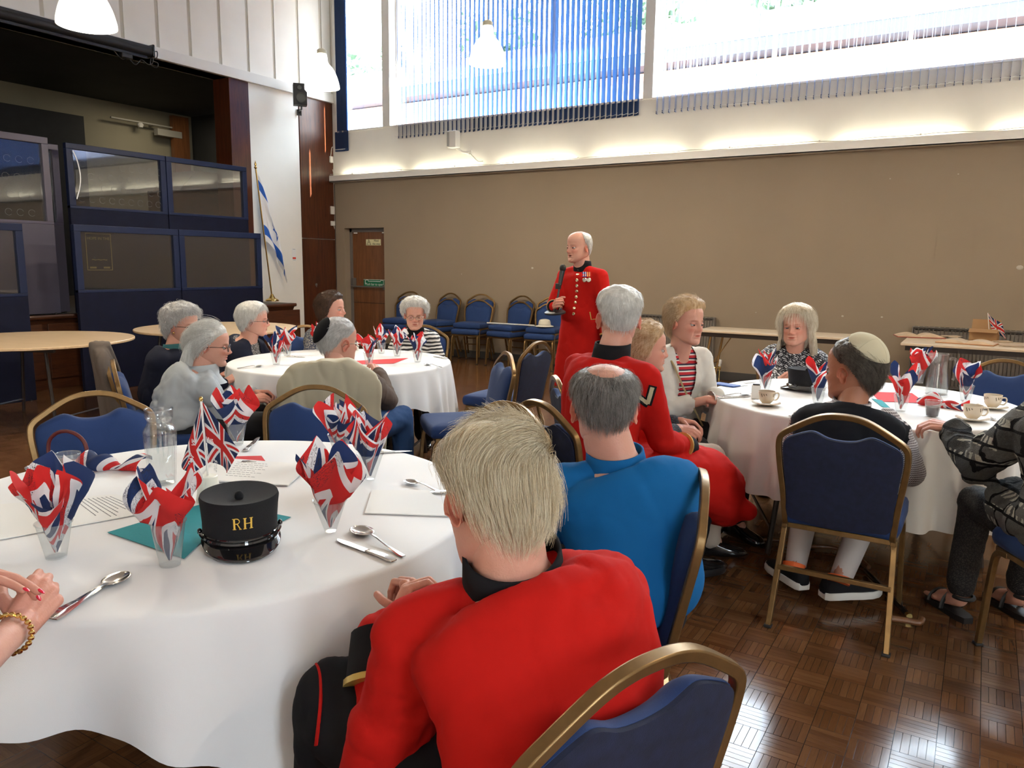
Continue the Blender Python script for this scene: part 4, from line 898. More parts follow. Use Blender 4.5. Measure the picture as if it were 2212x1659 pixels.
def napkin_cup(pos, label, seed=0, s=1.0, lean=0.0, group='napkins standing in clear cups', spread=1.0, cup=(0.085, 0.022, 0.036)):
    rg = np.random.default_rng(seed); r = empty('napkin_in_cup', (pos[0], pos[1], TZ), rg.random() * 6.28, label, 'napkin', group)
    cup_mesh(r, *cup)
    for L in range(2):
        na, nv = 72, 16; P = np.zeros((na, nv, 3)); UV = np.zeros((na, nv, 2)); npk = 3 if L == 0 else 2; p0 = rg.random() * 6.28; pp = rg.random(4) * 6.28
        for i in range(na):
            a = 2 * pi * i / (na - 1) * 0.97; lobe = abs(sin(npk * 0.5 * a + p0 * 0.5)); tip = 1 - abs(((a * npk / 2 / pi + p0) % 1) * 2 - 1)
            H = (0.125 + 0.075 * tip ** 1.3 + 0.012 * sin(2 * a + pp[0])) * s * (1 if L == 0 else 1.08)
            for j in range(nv):
                v = j / (nv - 1); z = 0.012 + H * v; rr = (0.003 + 0.052 * v ** 1.05 * spread) * s * (1 if L == 0 else 0.72)
                rr *= 1 + 0.30 * v * sin(npk * a + pp[1]) + 0.09 * v * sin(5 * a + pp[2]); mr = cup[1] + (cup[2] - cup[1]) * min(1, z / cup[0]) - 0.002
                if z < cup[0] + .004: rr = min(rr, mr)
                curl = 0.03 * s * max(0, v - 0.75) * 4 * tip * (0.35 + 0.65 * sin(2 * a + seed))
                ang = a + 0.5 * v + 0.06 * sin(3 * v * 6 + a) + (L * 0.7); rr = rr + curl
                P[i, j] = (rr * cos(ang) + lean * v * 0.05, rr * sin(ang), z - abs(curl) * 0.25); UV[i, j] = (a / 6.28 * 1.1 + L * .37, v * 0.62 + L * 0.4)
        m = MB(); m.grid(P, uv=UV.reshape(-1, 2)); m.build('napkin', M_NAPK, r, fixn=False, angle=180)
    return r
# near table
NC = [((122, 1205), 'flag-print napkin cone in a clear cup at the left edge beside the clasped hands', 1.12, 1), ((368, 1222), 'flag-print napkin cone in a tall clear cup in front of the black cap', 1.06, 2),
      ((714, 1150), 'flag-print napkin cone in a flared clear cup right of the black cap', 1.08, 3), ((735, 990), 'flag-print napkin cone behind on the nearest table, left of the adjoining one', 1.0, 4), ((800, 1037), 'flag-print napkin cone nearest the beige coat on the nearest table', 1.06, 5), ((512, 962), 'flag-print napkin cone behind the paper flag on the nearest table', 1.05, 6)]
for (px, py), lab, s_, sd in NC:
    cup = (0.105, 0.022, 0.038) if sd == 2 else (0.085, 0.014, 0.042) if sd in (3, 5, 4) else (0.085, 0.022, 0.038)
    napkin_cup(Pz(px, py, .74), lab, sd + 20, s_, cup=cup, spread=1.15)
for (px, py), lab, sd in (((597, 788), 'flag-print napkin cone at the left of the far table', 11), ((620, 769), 'flag-print napkin cone behind the leftmost one on the far table', 12), ((797, 789), 'flag-print napkin cone beside the kippah wearer on the far table', 13),
                          ((824, 764), 'flag-print napkin cone at the back of the far table, left of two', 14), ((858, 770), 'flag-print napkin cone at the back of the far table, right of two', 15), ((902, 783), 'flag-print napkin cone in front of the striped jumper', 16), ((690, 757), 'flag-print napkin cone half hidden by the black kippah', 17)):
    napkin_cup(Pz(px, py, .74), lab, sd, 0.98)
for (px, py), lab, sd in (((1652, 845), 'flag-print napkin cone behind the coffee cup on the right table', 31), ((1766, 872), 'flag-print napkin cone between the black cap and the beige kippah', 32), ((1945, 890), 'flag-print napkin cone just right of the beige kippah wearer', 33),
                          ((1985, 828), 'flag-print napkin cone behind the water jug on the right table', 34), ((2085, 868), 'flag-print napkin cone in front of the empty chair on the right table', 35)):
    napkin_cup(Pz(px, py, .74), lab, sd, 1.05)
def crumpled(pos, label, seed, s=1.0):
    rg = np.random.default_rng(seed); nu, nv = 40, 24; P = np.zeros((nu, nv, 3)); UV = np.zeros((nu, nv, 2)); f = rg.random(8) * 6.28
    for i in range(nu):
        for j in range(nv):
            u, v = i / (nu - 1), j / (nv - 1); x = (u - .5) * 0.22; th = v * 5.2
            rr = 0.022 + 0.008 * sin(7 * u + f[0]) + 0.006 * sin(15 * u + 3 * v + f[1]) + 0.012 * abs(u - .5)
            P[i, j] = (x + 0.006 * sin(9 * v + f[2]), rr * 1.5 * cos(th) + 0.01 * sin(5 * u + f[3]), max(0.0, rr * (sin(th) + .75))); UV[i, j] = (u * 0.9, v * 0.8)
    m = MB(); m.grid(P * s, uv=UV.reshape(-1, 2)); o = m.build('folded_napkin', M_NAPK, None, fixn=False, angle=180); o.location = (pos[0], pos[1], TZ); o.rotation_euler = (0, 0, f[5]); return tag(o, label, 'napkin')
crumpled(Pz(250, 1015, .74), 'loosely rolled flag-print napkin lying left of the glass carafe', 3, 0.95).rotation_euler = (0, 0, 0.45)
crumpled(Pz(2035, 880, .74), 'flag-print napkin lying crumpled in front of the right table jug', 4, 1.0).rotation_euler = (0, 0, -0.3)

# clear empty cups
def open_cup(px, py, label, h=0.075, r0=0.026, r1=0.036, z=TZ):
    p = Pz(px, py, .74); r = empty('plastic_cup', (p[0], p[1], z), 0, label, 'cup'); cup_mesh(r, h, r0, r1, 'cup_body'); m = MB(); m.tube([(r1 * cos(a), r1 * sin(a), h) for a in np.linspace(0, 2 * pi, 32, endpoint=False)], 0.0018, 6, closed=True); m.build('rim', M_PLASTIC, r); return r
open_cup(90, 1062, 'empty clear plastic cup nearest the left edge of the nearest table'); open_cup(150, 1030, 'empty clear plastic cup behind the leftmost empty cup')
c = open_cup(2013, 900, 'clear ribbed plastic cup of dark drink on the right table')
m = MB(); m.lathe([(0.001, .004), (.0255, .004), (.031, .045), (.001, .045)], n=24); m.build('drink', simple('dark_drink', (0.05, 0.02, 0.03), 0.1), c)

# jugs
def jug(pos, label, prof, water, handle, spout=0.012, ribs=0):
    r = empty('water_jug', (pos[0], pos[1], TZ), handle[0], label, 'jug'); prof = smoothp(prof, 4); n = 56; a = np.linspace(0, 2 * pi, n, endpoint=False); zmax = prof[-1][1]
    def rg(pr, off=0.0):
        R = []
        for rr, z in pr:
            k = max(0, (z / zmax - 0.86) / 0.14); q = (rr - off) * (1 + ribs * 0.035 * np.cos(12 * a) * (0.12 < z / zmax < 0.78)) + k * spout * np.exp(-((a - pi + 0.0) / 0.45) ** 2)
            R.append(np.stack([q * np.cos(a), q * np.sin(a), np.full(n, z)], 1))
        return R
    m = MB(); m.loft(rg(prof) + rg(prof[::-1][:-2], 0.004), cap=True); m.build('glass_body', M_JUG, r)
    m = MB(); m.tube([(p[0], p[1], p[2]) for p in rg(prof)[-1]], 0.0025, 6, closed=True); m.build('rim', M_JUG, r)
    wl_ = [p for p in prof if p[1] < water]; m = MB(); m.loft(rg([(q[0] - .005, max(q[1], .006)) for q in wl_] + [(0.001, wl_[-1][1])], 0.0)); m.build('water', M_WATER, r)
    if len(handle) > 1: m = MB(); m.tube(smoothp(handle[1], 6), 0.007, 10, flat=1.3); m.build('handle', M_JUG, r)
    return r
jug(Pz(352, 1045, .74), 'tall ribbed glass carafe of water behind the napkins on the nearest table', [(.036, 0), (.038, .004), (.040, .03), (.044, .10), (.047, .155), (.045, .172), (.036, .188), (.035, .20), (.040, .21), (.040, .235)], 0.125, (2.2, [(.044, 0, .06), (.075, 0, .075), (.08, 0, .15), (.06, 0, .185), (.038, 0, .19)]), 0.012, 1)
jug(Pz(2022, 852, .74), 'glass jug of water with a handle on the right table', [(.055, 0), (.058, .004), (.056, .03), (.050, .10), (.044, .16), (.044, .19), (.048, .225)], 0.11, (0.1, [(.045, 0, .20), (.075, 0, .20), (.083, 0, .17), (.078, 0, .10), (.072, 0, .085)]), 0.02)

# flag on its white paper cup
p = Pz(452, 1082, .74); r = empty('table_flag', (p[0], p[1], TZ), 0, 'small paper flag on a white stick stuck in an upturned white cup', 'flag')
M_PAPER = simple('white_paper_cup', (0.78, 0.77, 0.68), 0.6)
m = MB(); m.lathe([(0.034, 0), (0.035, 0.003), (0.026, 0.072), (0.024, 0.074), (0.001, 0.074)], n=28); m.build('paper_cup', M_PAPER, r)
f0 = Pz(452, 1082, .74); dd = np.hypot(f0[0], f0[1]); top = Ph(434, 862, dd * 0.985) - [p[0], p[1], TZ]; bot = np.array([0, 0, 0.07])
m = MB(); m.tube([bot, top], 0.0032, 8); m.build('stick', M_TRIM, r); m = MB(); m.ell(top, (.006, .006, .007)); m.build('stick_tip', M_BRASS, r)
def paper_flag(par, pts_px, D, bend, name, mat, nu=20, nv=14):
    """quad in space from four photo pixels at one distance, sagging a little"""
    q = [Ph(x, y, D[i]) - [p[0], p[1], TZ] for i, (x, y) in enumerate(pts_px)]; P = np.zeros((nu, nv, 3)); UV = np.zeros((nu, nv, 2)); nrm = np.cross(q[1] - q[0], q[3] - q[0]); nrm /= np.linalg.norm(nrm)
    for i in range(nu):
        for j in range(nv):
            u, v = i / (nu - 1), j / (nv - 1); b = (q[0] * (1 - u) + q[1] * u) * (1 - v) + (q[3] * (1 - u) + q[2] * u) * v; P[i, j] = b + nrm * bend * sin(pi * u) * (0.4 + v); UV[i, j] = (u, 1 - v)
    m = MB(); m.grid(P, uv=UV.reshape(-1, 2)); o = m.build(name, mat, par, fixn=False, angle=180); sd = o.modifiers.new('thickness', 'SOLIDIFY'); sd.thickness = 0.0006
    return q, nrm
qa, na_ = paper_flag(r, [(437, 868), (517, 975), (490, 1022), (452, 998)], [dd * .99, dd * .93, dd * .93, dd], 0.010, 'flag_paper', M_UJ)
qb, nb_ = paper_flag(r, [(436, 868), (452, 1000), (420, 1020), (393, 1000)], [dd, dd * 1.01, dd * 1.03, dd * 1.05], -0.012, 'flag_paper', M_UJ)
def onflag(body, size, q, n, u, v, mat, par, rot=0.0):
    c_ = (q[0] * (1 - u) + q[1] * u) * (1 - v) + (q[3] * (1 - u) + q[2] * u) * v
    cdir = np.array([p[0], p[1], TZ]) + c_ - CAM
    if n @ cdir > 0: n = -n
    xx = _rt - n * (_rt @ n); xx /= np.linalg.norm(xx); yy = np.cross(n, xx); xx, yy = xx * cos(rot) + yy * sin(rot), -xx * sin(rot) + yy * cos(rot)
    text(body, size, mat, par, c_ + n * 0.017, np.c_[xx, yy, n], 'printed_year')
onflag('1945', 0.021, qa, na_, 0.36, 0.42, WHT, r, 0.0); onflag('2025', 0.019, qa, na_, 0.66, 0.85, WHT, r, 1.3)
onflag('VE', 0.020, qb, nb_, 0.40, 0.35, WHT, r, 1.35); onflag('DAY', 0.020, qb, nb_, 0.62, 0.62, WHT, r, 1.1)
# far table flag
p = Pz(766, 757, .74); r = empty('table_flag', (p[0], p[1], TZ), 0, 'small paper flag on a stick behind the kippah wearer on the far table', 'flag')
dd = np.hypot(p[0], p[1]); top = Ph(755, 692, dd) - [p[0], p[1], TZ]
m = MB(); m.lathe([(0.034, 0), (0.026, 0.07), (0.001, 0.072)], n=20); m.build('paper_cup', M_PAPER, r); m = MB(); m.tube([(0, 0, .06), top], 0.003, 6); m.build('stick', M_TRIM, r)
paper_flag(r, [(756, 697), (776, 745), (770, 775), (752, 765)], [dd] * 4, 0.01, 'flag_paper', M_UJ)

# pensioner's cap with the two letters
M_FELT = simple('black_felt', (0.005, 0.005, 0.007), 0.95, bump=0.3, bs=400)
M_PEAK = simple('black_patent', (0.006, 0.006, 0.007), 0.1, Coat_Weight=1.0)
M_GOLDT = simple('yellow_gold_thread', (0.75, 0.48, 0.08), 0.5)
def peaked_cap(pos, a, label, s=1.0, letters=True):
    r = empty('peaked_cap', (pos[0], pos[1], TZ), a, label, 'cap'); E = lambda k, z, sh=0.0: [(k * 0.088 * cos(t) * s, (k * 0.102 * sin(t) + sh) * s, z * s) for t in np.linspace(0, 2 * pi, 64, endpoint=False)]
    m = MB(); m.loft([E(0.97, 0.026), E(1.0, 0.028), E(1.0, 0.06), E(1.03, 0.095, -.002), E(1.06, 0.118, -.004), E(1.03, 0.126, -.004), E(0.93, 0.124, -.004), E(0.5, 0.112), E(0.05, 0.108)]); m.build('crown', M_FELT, r, angle=60)
    m = MB(); m.ell((0, 0, 0.116 * s), (0.011 * s, 0.011 * s, 0.013 * s)); m.build('button', M_FELT, r)
    m = MB(); m.loft([E(1.015, 0.012), E(1.03, 0.014), E(1.03, 0.036), E(1.01, 0.038)], cap=False); m.build('band', M_PEAK, r)
    P = []
    for i in range(40):
        t = pi + pi * (i / 39) ; w_ = sin(pi * i / 39) ** 0.8
        P.append([((0.088 + k * 0.008 * w_) * cos(t) * 1.02 * s, (0.102 * sin(t) * 1.02 - k * 0.052 * w_) * s, (0.022 - k * 0.020 * w_) * s) for k in np.linspace(0, 1, 8)])
    m = MB(); m.grid(P); o = m.build('peak', M_PEAK, r, angle=180, fixn=False); sd = o.modifiers.new('thickness', 'SOLIDIFY'); sd.thickness = 0.0025
    m = MB(); m.tube([(0.0905 * cos(t) * s * 1.03, 0.104 * sin(t) * s * 1.04, (0.036 + 0.008 * sin(t)) * s) for t in np.linspace(pi * 1.0, 2 * pi, 30)], 0.0045 * s, 6)
    for q in (-1, 1): m.ell((q * 0.094 * s, -0.004 * s, 0.038 * s), (.006, .008, .008))
    m.build('chin_strap', M_PEAK, r)
    if letters:
        def curve(x, z): th = -pi / 2 + x / 0.098; kk = 1.0 + (z - .06) * 0.9; return np.array([0.0915 * cos(th) * kk, 0.1055 * sin(th) * kk, z])
        def bar(pts, w_): m.tube([curve(*q) for q in smoothp(pts, 3)], w_, 6, flat=0.6)
        m = MB(); h0, h1 = 0.066, 0.092
        bar([(-.020, h0), (-.020, h1)], .0022); bar([(-.020, h1), (-.012, h1), (-.0075, h1 - .006), (-.012, h1 - .012), (-.020, h1 - .012)], .0018); bar([(-.013, h1 - .013), (-.006, h0)], .0020); bar([(-.024, h0), (-.016, h0)], .0014); bar([(-.024, h1), (-.016, h1)], .0014); bar([(-.009, h0), (-.003, h0)], .0014)
        m.build('letter_r', M_GOLDT, r); m = MB()
        for x in (.005, .020): bar([(x, h0), (x, h1)], .0022); bar([(x - .004, h0), (x + .004, h0)], .0014); bar([(x - .004, h1), (x + .004, h1)], .0014)
        bar([(.005, .079), (.020, .079)], .0016); m.build('letter_h', M_GOLDT, r)
    return r
pc = Pz(521, 1170, .74); peaked_cap((pc[0], pc[1]), atan2(-pc[1], -pc[0]) + pi / 2 + 0.05, 'black felt peaked cap lettered RH in gold on the nearest table', 1.0)
pc = Pz(1741, 845, .74); peaked_cap((pc[0], pc[1]), atan2(-pc[1], -pc[0]) - 0.6, 'plain black peaked cap with its shiny peak pointing left on the right table', 1.0, False)

# papers and flat napkins
def sheet(px4, label, name, mat, cat, th=0.002, lift=0.0, z=.74):
    q = [Pz(x, y, z) for x, y in px4]; c_ = sum(q) / 4; m = MB(); b = [(v[0] - c_[0], v[1] - c_[1]) for v in q]; m.prism(b, 0, th); o = m.build(name, mat, smooth=False); o.location = (c_[0], c_[1], TZ + lift); return tag(o, label, cat), q, c_
M_SHEET = simple('printed_paper', (0.80, 0.79, 0.76), 0.7); M_TEAL = simple('teal_paper_napkin', (0.01, 0.26, 0.30), 0.85, bump=0.4, bs=60); M_REDN = simple('red_paper_napkin', (0.62, 0.03, 0.035), 0.85, bump=0.4, bs=60); M_INK = simple('print_ink', (0.18, 0.18, 0.2), 0.7)
def lines(o, q, c_, n, u0, u1, v0, v1, z):
    m = MB(); rg = np.random.default_rng(5)
    for k in range(n):
        v = v0 + (v1 - v0) * k / n; ue = u0 + (u1 - u0) * (0.6 + 0.4 * rg.random())
        f = lambda u, vv: ((q[0] * (1 - u) + q[1] * u) * (1 - vv) + (q[3] * (1 - u) + q[2] * u) * vv)[:2] - c_[:2]
        u = u0; 
        while u < ue: u2 = u + 0.02 + 0.03 * rg.random(); m.prism([f(u, v), f(u2, v), f(u2, v + .008), f(u, v + .008)], z, z + 0.0003); u = u2 + 0.012
    m.build('print', M_INK, o, smooth=False, fixn=False)
o, q, c_ = sheet([(0, 1092), (250, 1070), (345, 1105), (0, 1168)], 'open printed song sheet at the left of the nearest table', 'song_sheet', M_SHEET, 'paper'); lines(o, [q[1], q[2], q[3], q[0]], c_, 9, 0.1, 0.9, 0.08, 0.42, .0021)
o, q, c_ = sheet([(470, 992), (672, 1008), (622, 1052), (430, 1040)], 'white printed booklet lying behind the paper flag', 'booklet', M_SHEET, 'booklet', 0.004, 0.001); lines(o, q, c_, 8, 0.25, 0.6, 0.15, 0.85, .0042)
sheet([(803, 1062), (925, 1062), (990, 1118), (788, 1111)], 'plain white card near the right edge of the nearest table', 'place_card', M_SHEET, 'card', 0.003)
sheet([(480, 988), (565, 986), (575, 1000), (400, 1062)], 'flat red paper napkin under the flag and booklet', 'red_napkin', M_REDN, 'napkin', 0.0008, 0.0)
sheet([(232, 1152), (455, 1085), (480, 1130), (398, 1209)], 'flat teal paper napkin sticking out left of the black cap', 'teal_napkin', M_TEAL, 'napkin', 0.0008, 0.0003)
sheet([(560, 1105), (629, 1119), (600, 1133), (560, 1135)], 'corner of a teal paper napkin right of the black cap', 'teal_napkin', M_TEAL, 'napkin', 0.0008, 0.0003)
sheet([(770, 780), (882, 774), (850, 786), (760, 788)], 'flat red paper napkin on the far table', 'red_napkin', M_REDN, 'napkin', 0.0008, 0.0)
sheet([(628, 797), (668, 790), (672, 796), (650, 798)], 'teal paper napkin beside the brown jumper on the far table', 'teal_napkin', M_TEAL, 'napkin', 0.0008)
sheet([(1880, 847), (1970, 850), (2000, 872), (1900, 868)], 'flat red paper napkin in the middle of the right table', 'red_napkin', M_REDN, 'napkin', 0.0008)
sheet([(1882, 862), (1905, 866), (1925, 884), (1905, 880)], 'teal paper napkin edge beside the checked collar', 'teal_napkin', M_TEAL, 'napkin', 0.0008, 0.001)
m = MB(); pp = Pz(1568, 833, .74); m.box((0, 0, 0.004), (0.075, 0.15, 0.008)); o = m.build('phone', simple('blue_phone_case', (0.03, 0.09, 0.35), 0.35), bevel=0.003); o.location = (pp[0], pp[1], TZ); o.rotation_euler = (0, 0, 1.25); tag(o, 'blue cased phone lying at the left edge of the right table', 'phone')
for px, py, lab in ((1600, 833, 'small white card behind the phone on the right table'), (1618, 826, 'upper small white card behind the phone on the right table')):
    sheet([(px - 14, py), (px + 10, py - 3), (px + 16, py), (px - 8, py + 3)], lab, 'card', M_SHEET, 'card', 0.001)
pp = Pz(1632, 862, .74); m = MB(); m.box((0, 0, 0.036), (0.045, 0.02, 0.072)); o = m.build('table_menu', M_SHEET, bevel=0.002); o.location = (pp[0], pp[1], TZ); o.rotation_euler = (0, 0, 0.3); tag(o, 'small upright white menu block beside the coffee cup', 'menu')
m = MB(); m.box((0, 0, 0.076), (0.035, 0.016, 0.006)); m.build('dark_cap', M_BLACK, o, smooth=False)
pp = Pz(1888, 832, .74); m = MB(); m.lathe([(0.034, 0), (0.035, 0.003), (0.027, 0.075), (0.001, 0.076)], n=28); o = m.build('paper_cup', M_PAPER); o.location = (pp[0], pp[1], TZ); tag(o, 'upturned white paper cup behind the beige kippah wearer', 'cup')

# cutlery
def spoon(p0, p1, label, s=1.0):
    """bowl at p0, handle end at p1"""
    d = p1 - p0; L = np.hypot(d[0], d[1]); a = atan2(d[1], d[0]); r = empty('spoon', (p0[0], p0[1], TZ), a, label, 'spoon'); k = L / 0.17
    nu, nv = 14, 9; P = np.zeros((nu, nv, 3))
    for i in range(nu):
        x = (i / (nu - 1)) * 0.058; w_ = max(0.0205 * sqrt(max(1e-4, 1 - ((x - .029) / .0292) ** 2)), .003 if x > .04 else .0005)
        for j in range(nv): v = (j / (nv - 1)) * 2 - 1; P[i, j] = (x * k - .01, v * w_ * k, 0.0015 + 0.0075 * (1 - (1 - v * v) * max(0, 1 - ((x - .029) / .03) ** 2)))
    m = MB(); m.grid(P); o = m.build('bowl', M_STEEL, r, angle=180, fixn=False); sd = o.modifiers.new('thickness', 'SOLIDIFY'); sd.thickness = 0.001
    m = MB(); m.loft([[(x * k, y * w_, z + 0.0), (x * k, y * w_ * .6, z + .0022), (x * k, -y * w_ * .6, z + .0022), (x * k, -y * w_, z)] for x, y, w_, z in ((.045, .004, 1, .008), (.058, .003, 1, .011), (.08, .0032, 1, .010), (.12, .005, 1, .004), (.16, .0085, 1, .001), (.17, .006, 1, .001))]); m.build('handle', M_STEEL, r); return r
def knife(p0, p1, label, fork=False):
    d = p1 - p0; L = np.hypot(d[0], d[1]); a = atan2(d[1], d[0]); r = empty('fork' if fork else 'knife', (p0[0], p0[1], TZ), a, label, 'fork' if fork else 'knife')
    if fork:
        m = MB()
        for y in (-.009, -.003, .003, .009): m.tube([(0, y, .006), (.03, y, .003), (.045, y * .8, .003)], .0012, 5)
        m.prism([(.042, -.010), (.058, -.009), (.07, -.003), (.07, .003), (.058, .009), (.042, .010)], .002, .004); m.build('tines', M_STEEL, r)
        m = MB(); m.loft([[(x, y, z), (x, y * .5, z + .002), (x, -y * .5, z + .002), (x, -y, z)] for x, y, z in ((.065, .003, .003), (.1, .003, .006), (L, .008, .001))]); m.build('handle', M_STEEL, r)
    else:
        b = L * .55; m = MB(); m.prism([(0, .004), (.01, -.004), (.03, -.009), (b, -.009), (b, .008), (.04, .009)], .001, .0026); m.build('blade', M_STEEL, r, bevel=0.0005)
        m = MB(); m.loft([[(x, y, .0), (x, y, z), (x, -y, z), (x, -y, 0)] for x, y, z in ((b - .003, .006, .004), (b + .01, .006, .006), (L * .8, .0085, .007), (L - .004, .010, .006), (L, .008, .004))]); m.build('handle', M_STEEL, r, bevel=0.001)
    return r
z_ = .742
spoon(Pz(268, 1246, z_), Pz(118, 1340, z_), 'spoon lying on top of a knife at the left front of the nearest table'); knife(Pz(232, 1262, z_), Pz(105, 1338, z_), 'knife partly under the spoon at the left front of the nearest table')
spoon(Pz(770, 1145, z_), Pz(872, 1203, z_), 'spoon beside a knife at the right front of the nearest table'); knife(Pz(726, 1166, z_), Pz(852, 1213, z_), 'knife beside the spoon at the right front of the nearest table')
spoon(Pz(880, 1043, z_), Pz(960, 1066, z_), 'spoon half hidden by the bent grey-haired head'); knife(Pz(862, 1067, z_), Pz(990, 1064, z_), 'knife half hidden by the bent grey-haired head')
spoon(Pz(190, 1015, z_), Pz(215, 1000, z_), 'spoon lying behind the empty plastic cups'); knife(Pz(600, 1000, z_), Pz(520, 1000, z_), 'knife wrapped beside the booklet', False); knife(Pz(890, 975, z_), Pz(820, 978, z_), 'knife by the nearest flag cone at the far edge')
knife(Pz(560, 945, z_), Pz(530, 975, z_), 'knife sticking out beside the rear flag cone')
spoon(Pz(1618, 853, z_), Pz(1552, 856, z_), 'spoon on the right table left of the white menu block'); knife(Pz(1622, 857, z_), Pz(1550, 860, z_), 'knife on the right table left of the white menu block'); 
spoon(Pz(2140, 905, z_), Pz(2175, 918, z_), 'spoon by the rear coffee cup'); knife(Pz(1700, 898, z_), Pz(1720, 901, z_), 'knife tip beside the checked sleeve')
spoon(Pz(920, 788, z_), Pz(955, 794, z_), 'spoon at the right of the far table'); knife(Pz(935, 770, z_), Pz(965, 775, z_), 'knife at the right rear of the far table'); spoon(Pz(565, 792, z_), Pz(512, 796, z_), 'spoon at the left of the far table'); knife(Pz(660, 772, z_), Pz(620, 770, z_), 'knife at the rear of the far table')
# cups and saucers
M_CHINA = simple('cream_china', (0.72, 0.62, 0.48), 0.2, Coat_Weight=0.4); M_COFFEE = simple('coffee', (0.05, 0.02, 0.01), 0.15); M_CPRINT = simple('cup_print', (0.18, 0.14, 0.10), 0.4)
def teacup(px, py, a, label):
    pp = Pz(px, py, .75); r = empty('coffee_cup', (pp[0], pp[1], TZ + 0.011), a, label, 'cup'); pr = smoothp([(.022, 0), (.026, .004), (.036, .02), (.040, .045), (.041, .062)], 3)
    m = MB(); m.lathe(list(pr) + [(q - .003, z) for q, z in pr[::-1][:-1]] + [(0.001, .006)], n=32, cap=False); m.build('cup_bowl', M_CHINA, r)
    m = MB(); m.tube(smoothp([(.038, 0, .05), (.056, 0, .052), (.060, 0, .036), (.050, 0, .018), (.034, 0, .016)], 4), .0035, 8); m.build('handle', M_CHINA, r)
    m = MB(); m.lathe([(.001, .048), (.036, .048)], n=24, cap=False); m.build('coffee', M_COFFEE, r)
    m = MB(); 
    for t in (-2.2, -0.7, 2.3, .8):
        for k, zz in ((-.28, .036), (0, .041), (.28, .045)): m.tube([(.0402 * cos(t + k), .0402 * sin(t + k), .052), (.0388 * cos(t + k + .1), .0388 * sin(t + k + .1), zz)], .0024, 4)
    m.build('emblem', M_CPRINT, r)
    s_ = MB(); pr = smoothp([(.001, 0.003), (.028, .002), (.045, .006), (.070, .013)], 3); s_.lathe(list(pr) + [(q, z - .003) for q, z in pr[::-1]], n=40, cap=False); o = s_.build('saucer', M_CHINA); o.location = (pp[0], pp[1], TZ + 0.003); tag(o, 'cream saucer under the ' + label.replace('cream coffee cup ', 'coffee cup '), 'saucer')
teacup(1655, 872, 0.5, 'cream coffee cup at the left front of the right table'); teacup(2143, 880, -0.3, 'cream coffee cup at the right of the right table'); teacup(2100, 905, 0.2, 'cream coffee cup beside the knitted sleeve')
# display table things
M_CARD = simple('brown_cardboard', (0.36, 0.20, 0.09), 0.8); M_OLDP = simple('old_page', (0.62, 0.48, 0.34), 0.8, var=0.15)
def open_book(px, py, Y, a, label, cover, w_=0.22, h_=0.26):
    pp = Pz(px, py, .745); r = empty('open_book', (pp[0], pp[1], 0.7415), a, label, 'book')
    m = MB(); m.box((0, 0, 0.004), (2 * w_, h_, 0.008)); m.build('cover', cover, r, bevel=0.002)
    for s_ in (-1, 1):
        P = [[(s_ * w_ * u * .97, v, 0.009 + 0.035 * sin(pi * min(1, u * 1.02)) ** .8 * (1 - .4 * u)) for v in (-h_ * .48, h_ * .48)] for u in np.linspace(0, 1, 12)]
        m = MB(); q = np.array(P); lo = q.copy(); lo[:, :, 2] = 0.008; m.grid(q); m.grid(lo); m.grid(np.stack([q[:, 0], lo[:, 0]], 1)); m.grid(np.stack([q[:, 1], lo[:, 1]], 1)); m.build('pages', M_OLDP, r, fixn=False, angle=60)
    return r
open_book(1985, 727, 0, 0.25, 'open old book lying on the left end of the display table', simple('red_cover', (0.30, 0.05, 0.03), 0.6)); open_book(2088, 741, 0, -0.15, 'open old book in front of the cardboard box', simple('orange_cover', (0.45, 0.20, 0.08), 0.6), 0.24)
for px, py, lab, w_ in ((2050, 727, 'loose papers between the two open books', 0.12), (2185, 747, 'stack of papers right of the open book', 0.14), (2160, 738, 'papers beside the cardboard box', 0.10)):
    pp = Pz(px, py, .745); m = MB()
    for k in range(3): m.box((0.01 * k, 0.008 * k, 0.002 + .004 * k), (w_ * 1.4, w_, 0.003), 0.25 * k)
    o = m.build('paper_stack', M_OLDP, smooth=False); o.location = (pp[0], pp[1], 0.7415); tag(o, lab, 'paper')
pp = Pz(2125, 735, .745); r = empty('cardboard_box', (pp[0], pp[1] + 0.05, 0.7415), -0.1, 'small open cardboard box holding a little flag on the display table', 'box')
m = MB(); 
for q in ((-.12, -.09, .12, -.084), (-.12, .084, .12, .09), (-.12, -.09, -.114, .09), (.114, -.09, .12, .09), (-.12, -.09, .12, .09)): m.box2((q[0], q[1], 0), (q[2], q[3], 0.004 if q == (-.12, -.09, .12, .09) else 0.10))
m.build('box_body', M_CARD, r, smooth=False); m = MB(); m.box((0, 0.08, 0.15), (0.24, 0.005, 0.10), R=rx(radians(-12))); m.build('flap', M_CARD, r, smooth=False); m = MB(); m.box((0.0, -.13, .10), (0.24, 0.08, .004), R=rx(radians(20))); m.build('flap', M_CARD, r, smooth=False)
pp = np.array([pp[0], pp[1] + 0.05, 0.7415]); top = Py(2134, 676, pp[1] + .02); r2 = empty('small_flag', (pp[0] + .05, pp[1], 0.745), 0, 'small paper union flag standing in the cardboard box', 'flag'); tp = top - [pp[0] + .05, pp[1], .745]
m = MB(); m.tube([(0, 0, 0.0), tp], .003, 6); m.build('stick', M_TRIM, r2); P = [[tp * (1 - v * .55) + np.array([u * .13 + .02 * v, -.03 * u, -.11 * u - .01 * sin(5 * u)]) for v in np.linspace(0, 1, 8)] for u in np.linspace(0, 1, 12)]; UV = [[(u, 1 - v) for v in np.linspace(0, 1, 8)] for u in np.linspace(0, 1, 12)]
m = MB(); m.grid(P, uv=np.array(UV).reshape(-1, 2)); m.build('flag_paper', M_UJ, r2, fixn=False, angle=180)
